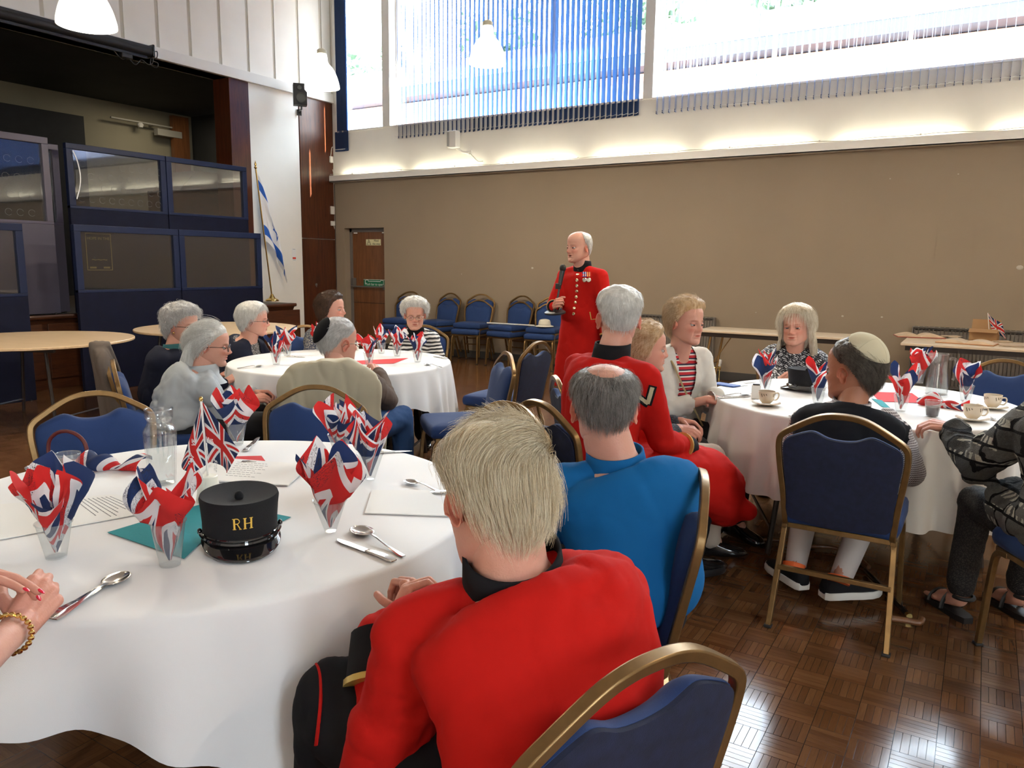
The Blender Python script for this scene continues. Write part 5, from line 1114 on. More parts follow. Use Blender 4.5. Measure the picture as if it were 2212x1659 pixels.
pp = Pz(2207, 752, .745); m = MB(); m.box((0, 0, .13), (.03, .12, .26)); o = m.build('picture_stand', M_CARD, smooth=False); o.location = (pp[0] + .08, pp[1] + .1, .7415); tag(o, 'brown upright picture stand at the right end of the display table', 'stand')

# sticks, hat and oddments
M_CANE = wood('brown_walking_stick', (0.10, 0.04, 0.015), (0.24, 0.10, 0.04), (8, 8, 8), 0.35)
a, b = Pz(1870, 1232, .02), Pz(1960, 1327, .02)
m = MB(); m.tube([a, b], 0.012, 10); o = m.build('crutch_tube', M_BLACKG); tag(o, 'glossy black folding stick lying on the floor behind the shoes', 'stick')
m = MB(); m.tube([b, b + (b - a) / np.linalg.norm(b - a) * .02], .0125, 10); m.build('ferrule', M_BRASS, o)
pts = [Pz(1925, 1336, .02), Pz(1955, 1340, .02), Pz(1985, 1345, .02), Pz(1992, 1336, .03)]
m = MB(); m.tube(smoothp(pts, 5), 0.013, 10); tag(m.build('stick_handle', M_CANE), 'brown curved wooden stick handle lying on the floor by the chair leg', 'stick')
pts = [Pz(1740, 1180, .02), Pz(1800, 1183, .02), Pz(1850, 1202, .02), Pz(1877, 1225, .02)]
m = MB(); m.tube(smoothp(pts, 5), 0.010, 10); tag(m.build('walking_stick', M_CANE), 'reddish brown walking stick lying beyond the white socks', 'stick')
pts = [Pz(1596, 1163, .02), Pz(1690, 1168, .02)]; m = MB(); m.tube(pts, 0.009, 8); tag(m.build('metal_stick', M_CHROME), 'thin metal stick lying on the floor by the black boots', 'stick')
# on the wall chairs: cane and hat
zc_ = 0.59; a, b = Py(1052, 710, YB - .52), Py(1140, 716, YB - .50)
m = MB(); m.tube([(a[0], a[1], zc_ + .005), (b[0], b[1], zc_ + .005)], .009, 8); m.tube([(b[0], b[1], zc_ + .005), (b[0] + .12, b[1] - .02, zc_ + .005)], .011, 8); tag(m.build('white_cane', simple('cane_white', (0.75, 0.75, 0.70), 0.4)), 'thin white cane laid across the seats of two wall chairs', 'stick')
h = Py(1176, 716, YB - .50); r = empty('sun_hat', (h[0], h[1], 0.592), 0.3, 'white cloth hat lying on the rightmost wall chair', 'hat'); M_HAT = simple('hat_cotton', (0.72, 0.68, 0.56), 0.85)
m = MB(); m.lathe(smoothp([(.125, 0), (.12, .006), (.085, .018), (.082, .05), (.07, .085), (.03, .098), (.001, .10)], 3), n=32); m.build('crown', M_HAT, r); m = MB(); m.lathe([(.087, .018), (.087, .03), (.084, .03)], n=32, cap=False); m.build('hat_band', simple('hat_band', (0.5, 0.47, 0.38), .8), r)
r = empty('handbag', (-2.86, 1.50, 0.50), 0.4, 'dark red handbag on the empty chair behind the plastic cups', 'bag'); M_BAG = simple('dark_red_leather', (0.10, 0.012, 0.012), 0.4)
m = MB(); m.loft([[(x * k, y * k2, z) for x, y in ((-.13, -.05), (.13, -.05), (.13, .05), (-.13, .05))] for k, k2, z in ((1, 1, 0.0), (1.03, 1.1, .06), (.95, .7, .14), (.85, .25, .19))]); m.build('bag_body', M_BAG, r, bevel=0.012)
m = MB(); m.tube(smoothp([(-.08, 0, .17), (-.075, 0, .25), (-.03, 0, .29), (.03, 0, .29), (.075, 0, .25), (.08, 0, .17)], 5), .007, 8); m.build('handle', M_BAG, r)
# ================================================================== people
def smooth01(x): x = np.clip(x, 0, 1); return x * x * (3 - 2 * x)
def gauss(P, c, r):
    q = (P - np.array(c)) / np.array(r); return np.exp(-(q ** 2).sum(-1))
def remesh(mb, voxel, iters=4, name='tmp'):
    me = mb.mesh(name); fix_normals(me); o = bpy.data.objects.new(name, me); COL.objects.link(o)
    m = o.modifiers.new('r', 'REMESH'); m.mode = 'VOXEL'; m.voxel_size = voxel; m.adaptivity = 0
    if iters: s = o.modifiers.new('s', 'SMOOTH'); s.iterations = iters; s.factor = 0.5
    dg = bpy.context.evaluated_depsgraph_get(); ev = o.evaluated_get(dg); em = ev.to_mesh()
    V = np.empty(len(em.vertices) * 3); em.vertices.foreach_get('co', V); V = V.reshape(-1, 3)
    N = np.empty(len(em.vertices) * 3); em.vertices.foreach_get('normal', N); N = N.reshape(-1, 3)
    F = [tuple(p.vertices) for p in em.polygons]
    ev.to_mesh_clear(); bpy.data.objects.remove(o); bpy.data.meshes.remove(me); return V, F, N

# ---------------------------------------------------------------- head
HZ = np.array([0, .004, .012, .022, .034, .048, .062, .078, .095, .112, .128, .145, .163, .18, .196, .210, .221, .229, .234, .2365])
HW = np.array([.010, .022, .036, .046, .054, .060, .064, .0675, .070, .0715, .0725, .0745, .0760, .0765, .0735, .066, .054, .038, .020, .004])
HF = np.array([.070, .082, .088, .088, .088, .089, .090, .091, .092, .092, .093, .096, .097, .094, .086, .074, .058, .038, .016, -.010])   # front
HBk = np.array([-.050, -.034, -.010, .018, .048, .070, .080, .088, .094, .098, .101, .103, .103, .100, .094, .084, .070, .052, .034, .018])  # back (positive behind)
def head_grid(p):
    """p: dict of face parameters; returns verts (nv, na, 3) with +Y forward, chin at z=0"""
    na, nz = 112, 88
    zs = np.interp(np.linspace(0, 1, nz), np.linspace(0, 1, len(HZ)), HZ)
    w = np.interp(zs, HZ, HW); f = np.interp(zs, HZ, HF); b = np.interp(zs, HZ, HBk)
    jowl = p.get('jowl', 0.0); w = w + jowl * np.exp(-((zs - .035) / .03) ** 2); f = f + 0 * zs
    a = np.linspace(0, 2 * pi, na, endpoint=False); a = a - 0.35 * np.sin(a - pi / 2) * -1 * 0   # even
    cy = (f - b) / 2; d = (f + b) / 2
    e = 1.0 / (1 + 0.12 * smooth01((0.14 - zs) / 0.1))
    ca, sa = np.cos(a), np.sin(a)
    X = w[:, None] * np.sign(ca) * np.abs(ca) ** e[:, None]; Y = cy[:, None] + d[:, None] * np.sign(sa) * np.abs(sa) ** e[:, None]; Z = np.repeat(zs[:, None], na, 1)
    P = np.stack([X, Y, Z], -1)
    front = smooth01((P[..., 1] - 0.01) / 0.05)
    Q = np.stack([np.abs(P[..., 0]), P[..., 2]], -1)
    def g(x, z, rx_, rz_): return gauss(Q, (x, z), (rx_, rz_)) * front
    dY = 0.0; old = p.get('age', 1.0)
    ns = p.get('nose', 1.0)
    dY = dY + 0.0165 * ns * g(0, .083, .0135, .0125) + 0.0125 * ns * g(0, .099, .0095, .018) + 0.007 * g(0, .118, .009, .014) + 0.0085 * g(.012, .079, .008, .008)   # nose, alae
    dY = dY - 0.0088 * g(.031, .113, .016, .0115) - 0.006 * g(.014, .113, .008, .014)     # sockets
    dY = dY + 0.0055 * g(.030, .133, .026, .008) * p.get('brow', 1.0)                       # brow
    dY = dY + 0.006 * g(.045, .092, .020, .016) + 0.003 * g(.030, .085, .016, .012)           # cheekbone
    dY = dY + 0.0065 * g(0, .0585, .022, .0045) + 0.0072 * g(0, .0475, .019, .0048)           # lips
    dY = dY - 0.0045 * g(0, .0533, .024, .0028) * (2.2 if p.get('open') else 1)              # mouth line
    if p.get('open'): dY = dY - 0.012 * g(0, .050, .013, .006)
    dY = dY - 0.0045 * g(0, .036, .022, .006) + 0.006 * g(0, .017, .018, .013)               # below lip, chin
    dY = dY - 0.0038 * old * gauss(Q, (.027 , .066), (.0045, .017)) * front                   # nasolabial folds
    dY = dY - 0.0020 * old * gauss(Q, (.031, .043), (.004, .012)) * front
    dY = dY - 0.0018 * old * g(.031, .1005, .014, .003) + 0.0020 * old * g(.031, .1045, .013, .003)   # bags
    dY = dY + 0.0035 * g(.031, .1215, .0165, .0030) + 0.0012 * g(.031, .1065, .015, .0025)        # lids
    P[..., 1] += dY
    P[..., 0] *= 1 + 0.03 * gauss(Q, (.055, .07), (.02, .03)) * p.get('cheek', 0)
    P[..., 1] += -0.010 * gauss(Q, (.06, .14), (.03, .03)) * 0
    if old > 0:                                                                               # fine wrinkles
        k = front * 0.0008 * old; P[..., 1] += k * np.sin(P[..., 2] * 900) * smooth01((P[..., 2] - .14) / .02) + k * .6 * np.sin(P[..., 0] * 500 + P[..., 2] * 300)
    return P
def hairline(P, st):
    """signed amount by which a head point lies inside the hair area"""
    x, y, z = P[..., 0], P[..., 1], P[..., 2]; phi = np.degrees(np.arctan2(np.abs(x), y + 0.004))
    line = np.interp(phi, [0, 28, 50, 72, 84, 92, 104, 120, 150, 180], ([.196, .194, .178, .155, .146, .150, .142, .112, .078, .070] if st.get('short') else [.196, .192, .170, .105, .052, .030, .024, .022, .022, .022] if st.get('long') else [.196, .193, .172, .122, .085, .075, .068, .060, .050, .044] if st.get('mid') else [.196, .194, .176, .140, .118, .128, .112, .080, .052, .044])) + st.get('raise', 0) + st.get('recede', 0) * np.interp(phi, [0, 40, 70, 95], [1, 1.25, .7, 0])
    return z - line
def ear_mesh(side, s=1.0):
    n, m = 26, 12; P = np.zeros((n, m, 3))
    for i in range(n):
        t = 2 * pi * i / n
        for j in range(m):
            k = j / (m - 1); rr = 0.02 + 0.98 * k
            ez = 0.032 * (1.0 if sin(t) > 0 else 0.92); ey = 0.0175 * (1.12 if sin(t) > -.1 else 0.75)
            y = ey * cos(t) * rr; z = ez * sin(t) * rr
            out = 0.010 * (k ** 2) + 0.004 * np.exp(-((k - .92) / .1) ** 2) - 0.005 * np.exp(-((k - .55) / .2) ** 2) * (cos(t) > -.5) + (0.0025 if sin(t) < -.55 and k > .5 else 0)
            P[i, j] = (out, y, z)
    back = P.copy()[:, ::-1]; back[..., 0] -= 0.0045 * (0.4 + 0.6 * np.sin(np.linspace(0, pi, m)))[None, :]
    P = np.concatenate([P, back], 1); a = radians(24)
    X = P[..., 0] * cos(a) - P[..., 1] * sin(a) * -1 * 0 + P[..., 0] * 0; R = ry(0) @ rz(-radians(28)); P = P @ (rx(radians(-12)) @ R).T
    P *= s * .9; P[..., 0] *= 1
    if side < 0: P[..., 0] *= -1
    return P + np.array([side * 0.0725, -0.006, 0.103])
SKIN_CACHE = {}
def skin_mat(name, base):
    if name in SKIN_CACHE: return SKIN_CACHE[name]
    t = NT(name); a = t.n('Attribute'); a.attribute_name = 'tint'; n1 = t.noise(45, 3); n2 = t.noise(9, 2)
    c = t.mix(t.math('MULTIPLY', n1, 0.22), base, (base[0] * .82, base[1] * .52, base[2] * .45)); c = t.mix(t.math('MULTIPLY', n2, 0.25), c, (base[0], base[1] * .72, base[2] * .66))
    c = t.mix(1.0, c, a.outputs[0], 'MULTIPLY')
    t.set(Base_Color=c, Roughness=0.48, Subsurface_Weight=0.12, Subsurface_Radius=(0.9, 0.3, 0.15), Subsurface_Scale=0.006); t.put(t.b.inputs['Specular IOR Level'], 0.4); t.bump(t.math('ADD', t.math('MULTIPLY', t.noise(300, 2), .4), t.noise(75, 4, None, .7, 1.2)), 0.38, 0.0022)
    SKIN_CACHE[name] = t.m; return t.m
M_EYE = simple('eye_white', (0.46, 0.42, 0.39), 0.2); M_IRIS = simple('eye_iris', (0.035, 0.04, 0.045), 0.08)
def head_parts(p, M):
    """M 4x4: head frame -> person frame. Returns list of (V, F, tint, matindex)"""
    P = head_grid(p); nz, na = P.shape[:2]; V = P.reshape(-1, 3)
    F = [(i * na + j, i * na + (j + 1) % na, (i + 1) * na + (j + 1) % na, (i + 1) * na + j) for i in range(nz - 1) for j in range(na)] + [tuple(range(na - 1, -1, -1)), tuple((nz - 1) * na + j for j in range(na))]
    Q = np.stack([np.abs(V[:, 0]), V[:, 2]], -1); fr = smooth01((V[:, 1] - .04) / .04)
    T_ = np.ones((len(V), 3)); G = lambda x, z, a, b: (gauss(Q, (x, z), (a, b)) * fr)[:, None]
    def lay(w, c): nonlocal T_; T_ = T_ * (1 - w) + T_ * np.array(c) * w
    lay(np.clip(G(.042, .085, .022, .018) * .7, 0, 1), (1.0, .68, .64)); lay(np.clip(G(0, .082, .016, .013) * .6, 0, 1), (1.0, .66, .60))
    lip = p.get('lip', (.80, .42, .40)); lay(np.clip(smooth01(G(0, .0530, .024, .0085) * 2.6 - .9), 0, 1), lip)
    lay(np.clip(smooth01(G(0, .0533, .021, .0018) * 2.2 - .6), 0, 1), (.35, .2, .2))
    if p.get('open'): lay(np.clip(smooth01(G(0, .051, .012, .0055) * 2.4 - .6), 0, 1), (.10, .04, .04))
    lay(np.clip(G(.031, .112, .017, .010) * .55, 0, 1), (.72, .58, .56)); bc = p.get('browc', (.55, .48, .42))
    lay(np.clip(smooth01(G(.031, .1335, .019, .0036) * 1.9 - .35), 0, 1), bc)
    lay(np.clip(smooth01(G(.031, .1185, .0145, .0017) * 1.9 - .3), 0, 1), (.30, .22, .2))
    hl = hairline(V, p.get('hairst', {})); lay((smooth01((hl + .004) / .01) * p.get('scalp', 0.6))[:, None], p.get('scalpc', (.8, .8, .8)))
    out = [(V, F, T_, 0)]
    for s in (-1, 1):
        E = ear_mesh(s, p.get('ear', 1.0)); n, m = E.shape[:2]
        Fe = [(i * m + j, ((i + 1) % n) * m + j, ((i + 1) % n) * m + j + 1, i * m + j + 1) for i in range(n) for j in range(m - 1)]
        out.append((E.reshape(-1, 3), Fe, np.tile((1.0, .74, .70), (n * m, 1)), 0))
        mb = MB(); c = np.array([s * .031, .0752, .1125]); r = .0122; g_ = np.array(p.get('gaze', (0, 0))); mb.ell(c, (r, r, r), nu=18, nv=14)
        Ve, Fe = mb.v[0], mb.f; out.append((Ve, Fe, np.ones((len(Ve), 3)), 1))
        mb = MB(); d = np.array([g_[0], 1.0, g_[1]]); d /= np.linalg.norm(d); x_ = np.cross(d, [0, 0, 1.0]); x_ /= np.linalg.norm(x_); y_ = np.cross(x_, d)
        k = np.linspace(0, 2 * pi, 16, endpoint=False); mb.loft([c + d * (r * .80) + .0072 * (np.cos(k)[:, None] * x_ + np.sin(k)[:, None] * y_), c + d * (r * .96) + .0066 * (np.cos(k)[:, None] * x_ + np.sin(k)[:, None] * y_), c + d * (r * 1.03) + .001 * (np.cos(k)[:, None] * x_ + np.sin(k)[:, None] * y_)])
        out.append((mb.v[0], mb.f, np.ones((len(mb.v[0]), 3)), 2))
        # upper lid
        L = []
        for u in np.linspace(-1, 1, 12): L.append([c + np.array([u * .0150, r * 1.10 * sqrt(max(.05, 1 - (u * .8) ** 2 - (q_) ** 2)), .0130 * q_ + 0]) for q_ in np.linspace(.16 + .3 * u * u if not p.get('closed') else -.1, .95, 6)])
        L = np.array(L); mb = MB(); mb.grid(L); out.append((mb.v[0], mb.f, np.tile((.9, .68, .64), (len(mb.v[0]), 1)), 0))
        L = []
        for u in np.linspace(-1, 1, 12): L.append([c + np.array([u * .0150, r * 1.07 * sqrt(max(.05, 1 - (u * .8) ** 2 - q_ ** 2)), .0130 * q_]) for q_ in np.linspace(-.95, -.36 - .1 * u * u, 5)])
        L = np.array(L); mb = MB(); mb.grid(L); out.append((mb.v[0], mb.f, np.tile((.95, .72, .68), (len(mb.v[0]), 1)), 0))
    M = np.asarray(M); return [(v @ M[:3, :3].T + M[:3, 3], f, t_, k) for v, f, t_, k in out]

# ---------------------------------------------------------------- hair
def hair_mat(name, c1, c2, rough=0.45):
    if name in MATS: return MATS[name]
    t = NT(name); v = t.mapping(t.tc(), (60, 60, 14)); n = t.noise(1.6, 4, v); oi = t.n('HairInfo')
    f = t.math('ADD', t.math('ADD', t.math('MULTIPLY', n, 0.5), t.math('MULTIPLY', t.noise(22, 3), 0.35)), t.math('MULTIPLY', oi.outputs['Random'], 0.3))
    t.set(Base_Color=t.ramp(f, [(0.36, c1), (0.74, c2)]), Roughness=rough); t.put(t.b.inputs['Specular IOR Level'], 0.35); t.bump(t.noise(3.0, 3, v), 0.6, 0.004); MATS[name] = t.m; return t.m
def ell_n(P): q = (P - np.array([0, -.008, .125])) / np.array([.078, .104, .112]) ** 2; return q / (np.linalg.norm(q, axis=-1, keepdims=True) + 1e-9)
def make_hair(par, M, p, st, mat, seed=1):
    """shell that follows the skull plus strands; st: thickness, style"""
    rg = np.random.default_rng(seed); P = head_grid({**p, 'age': 0}); nz, na = P.shape[:2]; hl = hairline(P, st); N = ell_n(P)
    th = st.get('thick', .018); x, y, z = P[..., 0], P[..., 1], P[..., 2]
    bald = st.get('bald', 0.0); k = smooth01(hl / st.get('taper', .03))
    if bald: bd = gauss(P, st.get('baldc', (0, -.01, .235)), st.get('baldr', (.048, .065, .05))); k = k * (1 - np.clip(bd * 1.7 * bald, 0, 1))
    top = smooth01((z - .13) / .09); back = smooth01((-y) / .08); side = smooth01((np.abs(x) - .03) / .04) * (1 - back)
    T_ = th * (1 + st.get('top', 0.0) * top + st.get('back', 0.0) * back + st.get('side', 0) * side) * k
    noise_amp, fr = st.get('lump', .004), st.get('lumpf', 45.)
    ns = np.array([[mnoise.noise(Vector(tuple(P[i, j] * fr))) + .5 * mnoise.noise(Vector(tuple(P[i, j] * fr * 2.3))) for j in range(na)] for i in range(nz)])
    S = P + N * (T_ + noise_amp * ns * k)[..., None]; S[..., 1] += st.get('fwd', 0.0) * top * smooth01(y / .05) * k
    if st.get('nape'): S[..., 2] -= st['nape'] * back * smooth01((.11 - z) / .05) * (hl > -.01)
    ok = (hl > -0.002) & ((T_ > .0015) | (not bald))
    F = [(i * na + j, i * na + (j + 1) % na, (i + 1) * na + (j + 1) % na, (i + 1) * na + j) for i in range(nz - 1) for j in range(na) if ok[i, j] and ok[i, (j + 1) % na] and ok[i + 1, j] and ok[i + 1, (j + 1) % na]]
    if ok[-1, 0]: F.append(tuple((nz - 1) * na + j for j in range(na)))
    M = np.asarray(M); used = sorted({i for f in F for i in f}); mp = {u: i for i, u in enumerate(used)}; Vs = S.reshape(-1, 3)[used]
    mb = MB(); mb.add(Vs @ M[:3, :3].T + M[:3, 3], [tuple(mp[i] for i in f) for f in F]); ho = mb.build('hair', mat, par, angle=180, fixn=False)
    # strands
    n = st.get('n', 2500); L = st.get('len', .035); steps = 7
    kf = (k * ok).reshape(-1) ** .6; ar = np.repeat((np.interp(np.arange(nz), np.arange(nz), np.gradient(np.interp(np.linspace(0, 1, nz), np.linspace(0, 1, len(HZ)), HZ))) + .0004)[:, None], na, 1).reshape(-1)
    w = kf * ar * (.3 + np.hypot(x, y + .01).reshape(-1) / .08)
    if bald: w = w + ar * .10 * (hl.reshape(-1) > 0) * .5
    idx = rg.choice(nz * na, n, p=w / w.sum()); j2 = (idx // na) * na + (idx % na + 1) % na; i2 = np.minimum(idx + na, nz * na - 1)
    Sf = S.reshape(-1, 3); Nf = N.reshape(-1, 3); a_, b_ = rg.random((n, 1)), rg.random((n, 1)); p0 = Sf[idx] + (Sf[j2] - Sf[idx]) * a_ + (Sf[i2] - Sf[idx]) * b_
    nn = Nf[idx]; p0 = p0 - nn * .003; comb = st.get('comb', 'back')
    def cf(p_, n_):
        x_, y_, z_ = p_[:, :1], p_[:, 1:2], p_[:, 2:]
        if comb == 'back': c = np.concatenate([x_ * 0, -np.ones_like(x_), -0.25 - 1.6 * smooth01((.19 - z_) / .1)], 1)
        elif comb == 'down': c = np.concatenate([x_ * 6, y_ * 4, -np.ones_like(x_)], 1)
        elif comb == 'side': c = np.concatenate([-np.ones_like(x_) * smooth01((z_ - .14) / .06), -0.35 * smooth01((z_ - .11) / .06), -0.9 * smooth01((.20 - z_) / .08)], 1)
        elif comb == 'fwd': c = np.concatenate([x_ * 3, np.ones_like(x_) * smooth01((z_ - .1) / .1), -.9 * smooth01((.19 - z_) / .08)], 1)
        else: c = np.concatenate([x_ * 8, (y_ + .03) * 8, (z_ - .19) * 8 - .3], 1)
        c = c - n_ * (c * n_).sum(1, keepdims=True); return c / (np.linalg.norm(c, axis=1, keepdims=True) + 1e-6)
    lift, curl, grav = st.get('lift', .25), st.get('curl', .3), st.get('grav', .15); r3 = rg.normal(size=(n, 3)); ph = rg.random((n, 1)) * 6.28
    d = nn * lift + cf(p0, nn) + r3 * st.get('rand', .15); d /= np.linalg.norm(d, axis=1, keepdims=True); Ls = L * (0.6 + .8 * rg.random((n, 1))); pts = [p0]
    for s in range(steps - 1):
        q = pts[-1] + d * Ls / (steps - 1); n_ = ell_n(q); rad = (((q - np.array([0, -.008, .125])) / np.array([.078, .104, .112])) ** 2).sum(1, keepdims=True) ** .5
        q = q + n_ * np.clip(1.0 - rad, 0, 1) * .09; pts.append(q); c_ = cf(q, n_); b3 = np.cross(n_, c_)
        d = d + c_ * .45 + np.array([0, 0, -grav]) + (np.sin(ph + s * 1.3) * b3 + np.cos(ph + s * 1.3) * n_ * .5) * curl - n_ * np.clip((d * n_).sum(1, keepdims=True), -1, .2) * .5; d /= np.linalg.norm(d, axis=1, keepdims=True)
    A = np.stack(pts, 1); extra = st.get('locks')
    if extra is not None: E = extra(rg); A = np.concatenate([A, E], 0)
    A = A.reshape(-1, 3) @ M[:3, :3].T + M[:3, 3]; nt_ = len(A) // steps
    hc = bpy.data.hair_curves.new('strands'); hc.add_curves([steps] * nt_); hc.attributes['position'].data.foreach_set('vector', A.ravel().astype(np.float32))
    ra = hc.attributes.get('radius') or hc.attributes.new('radius', 'FLOAT', 'POINT'); w_ = st.get('w', .00045); ra.data.foreach_set('value', np.tile(w_ * np.linspace(1, .35, steps), nt_).astype(np.float32))
    hc.materials.append(mat); so = bpy.data.objects.new('strands', hc); COL.objects.link(so); so.parent = ho; so['kind'] = 'stuff'; return ho

# ---------------------------------------------------------------- hand
TIPS = []
def hand_mb(mb, W, dirv, dorsal, side, curl=0.5, s=1.0, spread=0.0, thumb=0.5, curls=None):
    """W wrist; dirv towards the knuckles; dorsal = back of the hand; side +1 right"""
    y = np.array(dirv, float); y /= np.linalg.norm(y); z = np.array(dorsal, float); z -= y * (z @ y); z /= np.linalg.norm(z); x = np.cross(y, z) * (-side)   # thumb side
    R = np.c_[x, y, z]; T_ = lambda q: np.array(W) + R @ (np.array(q) * s)
    b = [(.028, .090, 0), (.0095, .094, .002), (-.009, .090, .001), (-.0265, .080, -.002)]; ln = [(.042, .025, .020), (.046, .029, .021), (.042, .027, .020), (.033, .020, .018)]; rd = [.0090, .0093, .0088, .0078]
    for q, r in zip(b, (.0125, .0125, .012, .011)): mb.cone(T_((q[0] * .55, .0, 0)), T_((q[0], q[1] - .004, q[2])), .0150 * s, r * s, 10)
    mb.cone(T_((.012, .02, -.008)), T_((.022, .055, -.008)), .016 * s, .014 * s, 10); mb.cone(T_((-.014, .02, -.006)), T_((-.02, .06, -.006)), .013 * s, .012 * s, 10)
    for k in range(4):
        c = (curls[k] if curls else curl); a = 0.0; p = np.array(b[k], float); sp = spread * (1.5 - k) * .12; rr = rd[k]
        for m, l in enumerate(ln[k]):
            a += c * (1.15, 1.35, .8)[m]; q = p + l * np.array([sin(sp) * cos(a), cos(a) * cos(sp), -sin(a)]); mb.cone(T_(p), T_(q), rr * s, rr * .92 * s, 9); lastd = (q - p) / l; p = q; rr *= .9
        TIPS.append((T_(p), R @ lastd, R @ np.array([0, sin(a), cos(a)]), rr * s))
    p = np.array((.022, .022, -.008)); dv = np.array([.75, .62, -.25 - .4 * thumb]); dv /= np.linalg.norm(dv)
    for m, (l, r) in enumerate(((.040, .0135), (.032, .0108), (.026, .0098))):
        q = p + dv * l; mb.cone(T_(p), T_(q), r * s, r * .88 * s, 9); p = q; dv = dv + np.array([-.42 * thumb - .1, .25, -.28 * thumb]); dv /= np.linalg.norm(dv)
    return R

# ---------------------------------------------------------------- body
def bez(a, b, c, t): return (1 - t) ** 2 * a + 2 * t * (1 - t) * b + t * t * c
def torso_rings(J, g=1.0, off=0.0, t0=0.0, t1=1.0, n=28, belly=0.0, bust=0.0):
    T_ = [0, .08, .2, .35, .5, .65, .78, .88, .94, 1.0]; WX = [.160, .178, .176, .160, .160, .170, .180, .165, .115, .068]; WY = [.105, .122, .126, .116, .112, .114, .108, .095, .078, .060]
    R = []; k = J['k']
    for t in np.linspace(t0, t1, 16):
        c = bez(J['pel'], J['mid'], J['nb'], t); tg = bez(J['pel'], J['mid'], J['nb'], min(t + .02, 1)) - bez(J['pel'], J['mid'], J['nb'], max(t - .02, 0)); tg /= np.linalg.norm(tg)
        x = J['sx'] * smooth01(np.array([t]))[0] + J['px'] * (1 - smooth01(np.array([t]))[0]); x = x - tg * (x @ tg); x /= np.linalg.norm(x); y = np.cross(tg, x)
        wx = np.interp(t, T_, WX) * k * g + off; wy = np.interp(t, T_, WY) * k * g + off; a = np.linspace(0, 2 * pi, n, endpoint=False)
        fb = belly * np.exp(-((t - .25) / .2) ** 2) + bust * np.exp(-((t - .62) / .12) ** 2)
        ring = c + (np.cos(a) * wx)[:, None] * x + (np.sin(a) * (wy + fb * (np.sin(a) > 0) * np.sin(a)))[:, None] * y; R.append(ring)
    return R
def ik(S, Wp, l1, l2, hint):
    d = Wp - S; L = np.linalg.norm(d); L = min(L, (l1 + l2) * .999); dn = d / np.linalg.norm(d); a = (l1 * l1 - l2 * l2 + L * L) / (2 * L); h = sqrt(max(0, l1 * l1 - a * a)); hint = np.array(hint, float); hint = hint - dn * (hint @ dn); hint /= np.linalg.norm(hint) + 1e-9
    return S + dn * a + hint * h, S + dn * L
def limb(mb, a, b, c, r0, r1, r2, off=0.0): mb.cone(a, b, r0 + off, r1 + off, 14); mb.cone(b, c, r1 + off, r2 + off, 14)
def perturb(V, N, amp, fr, seed, stretch=(1, 1, 1)):
    o = Vector((seed * 3.1, seed * 1.7, seed)); S = np.array(stretch) * fr
    n = np.array([mnoise.noise(Vector(tuple(v * S)) + o) for v in V]); rdg = 1 - np.minimum(np.abs(n) * 5, 1); return V + N * (amp * (n * 1.3 - .55 * rdg))[:, None]
def garment(par, name, mats, mb, voxel=.011, iters=5, wr=.006, fr=9., seed=1, stretch=(1, 1, 1), post=None, mi=None, cut=None):
    V, F, N = remesh(mb, voxel, iters)
    if wr: V = perturb(V, N, wr, fr, seed, stretch); V = perturb(V, N, wr * .4, fr * 2.3, seed + 5, stretch)
    if cut is not None:
        ce = [cut(V[list(f)].mean(0)) for f in F]; F = [f for f, c_ in zip(F, ce) if c_]; us = sorted({i for f in F for i in f}); mp = {u: i for i, u in enumerate(us)}; V = V[us]; F = [tuple(mp[i] for i in f) for f in F]
    m = MB(); m.add(V, F)
    if mi is not None: m.mi = [mi(V[list(f)].mean(0)) for f in F]
    o = m.build(name, mats, par, angle=180, fixn=False); return o
def rotM(yaw, pitch, roll): return rz(yaw) @ rx(pitch) @ ry(roll)

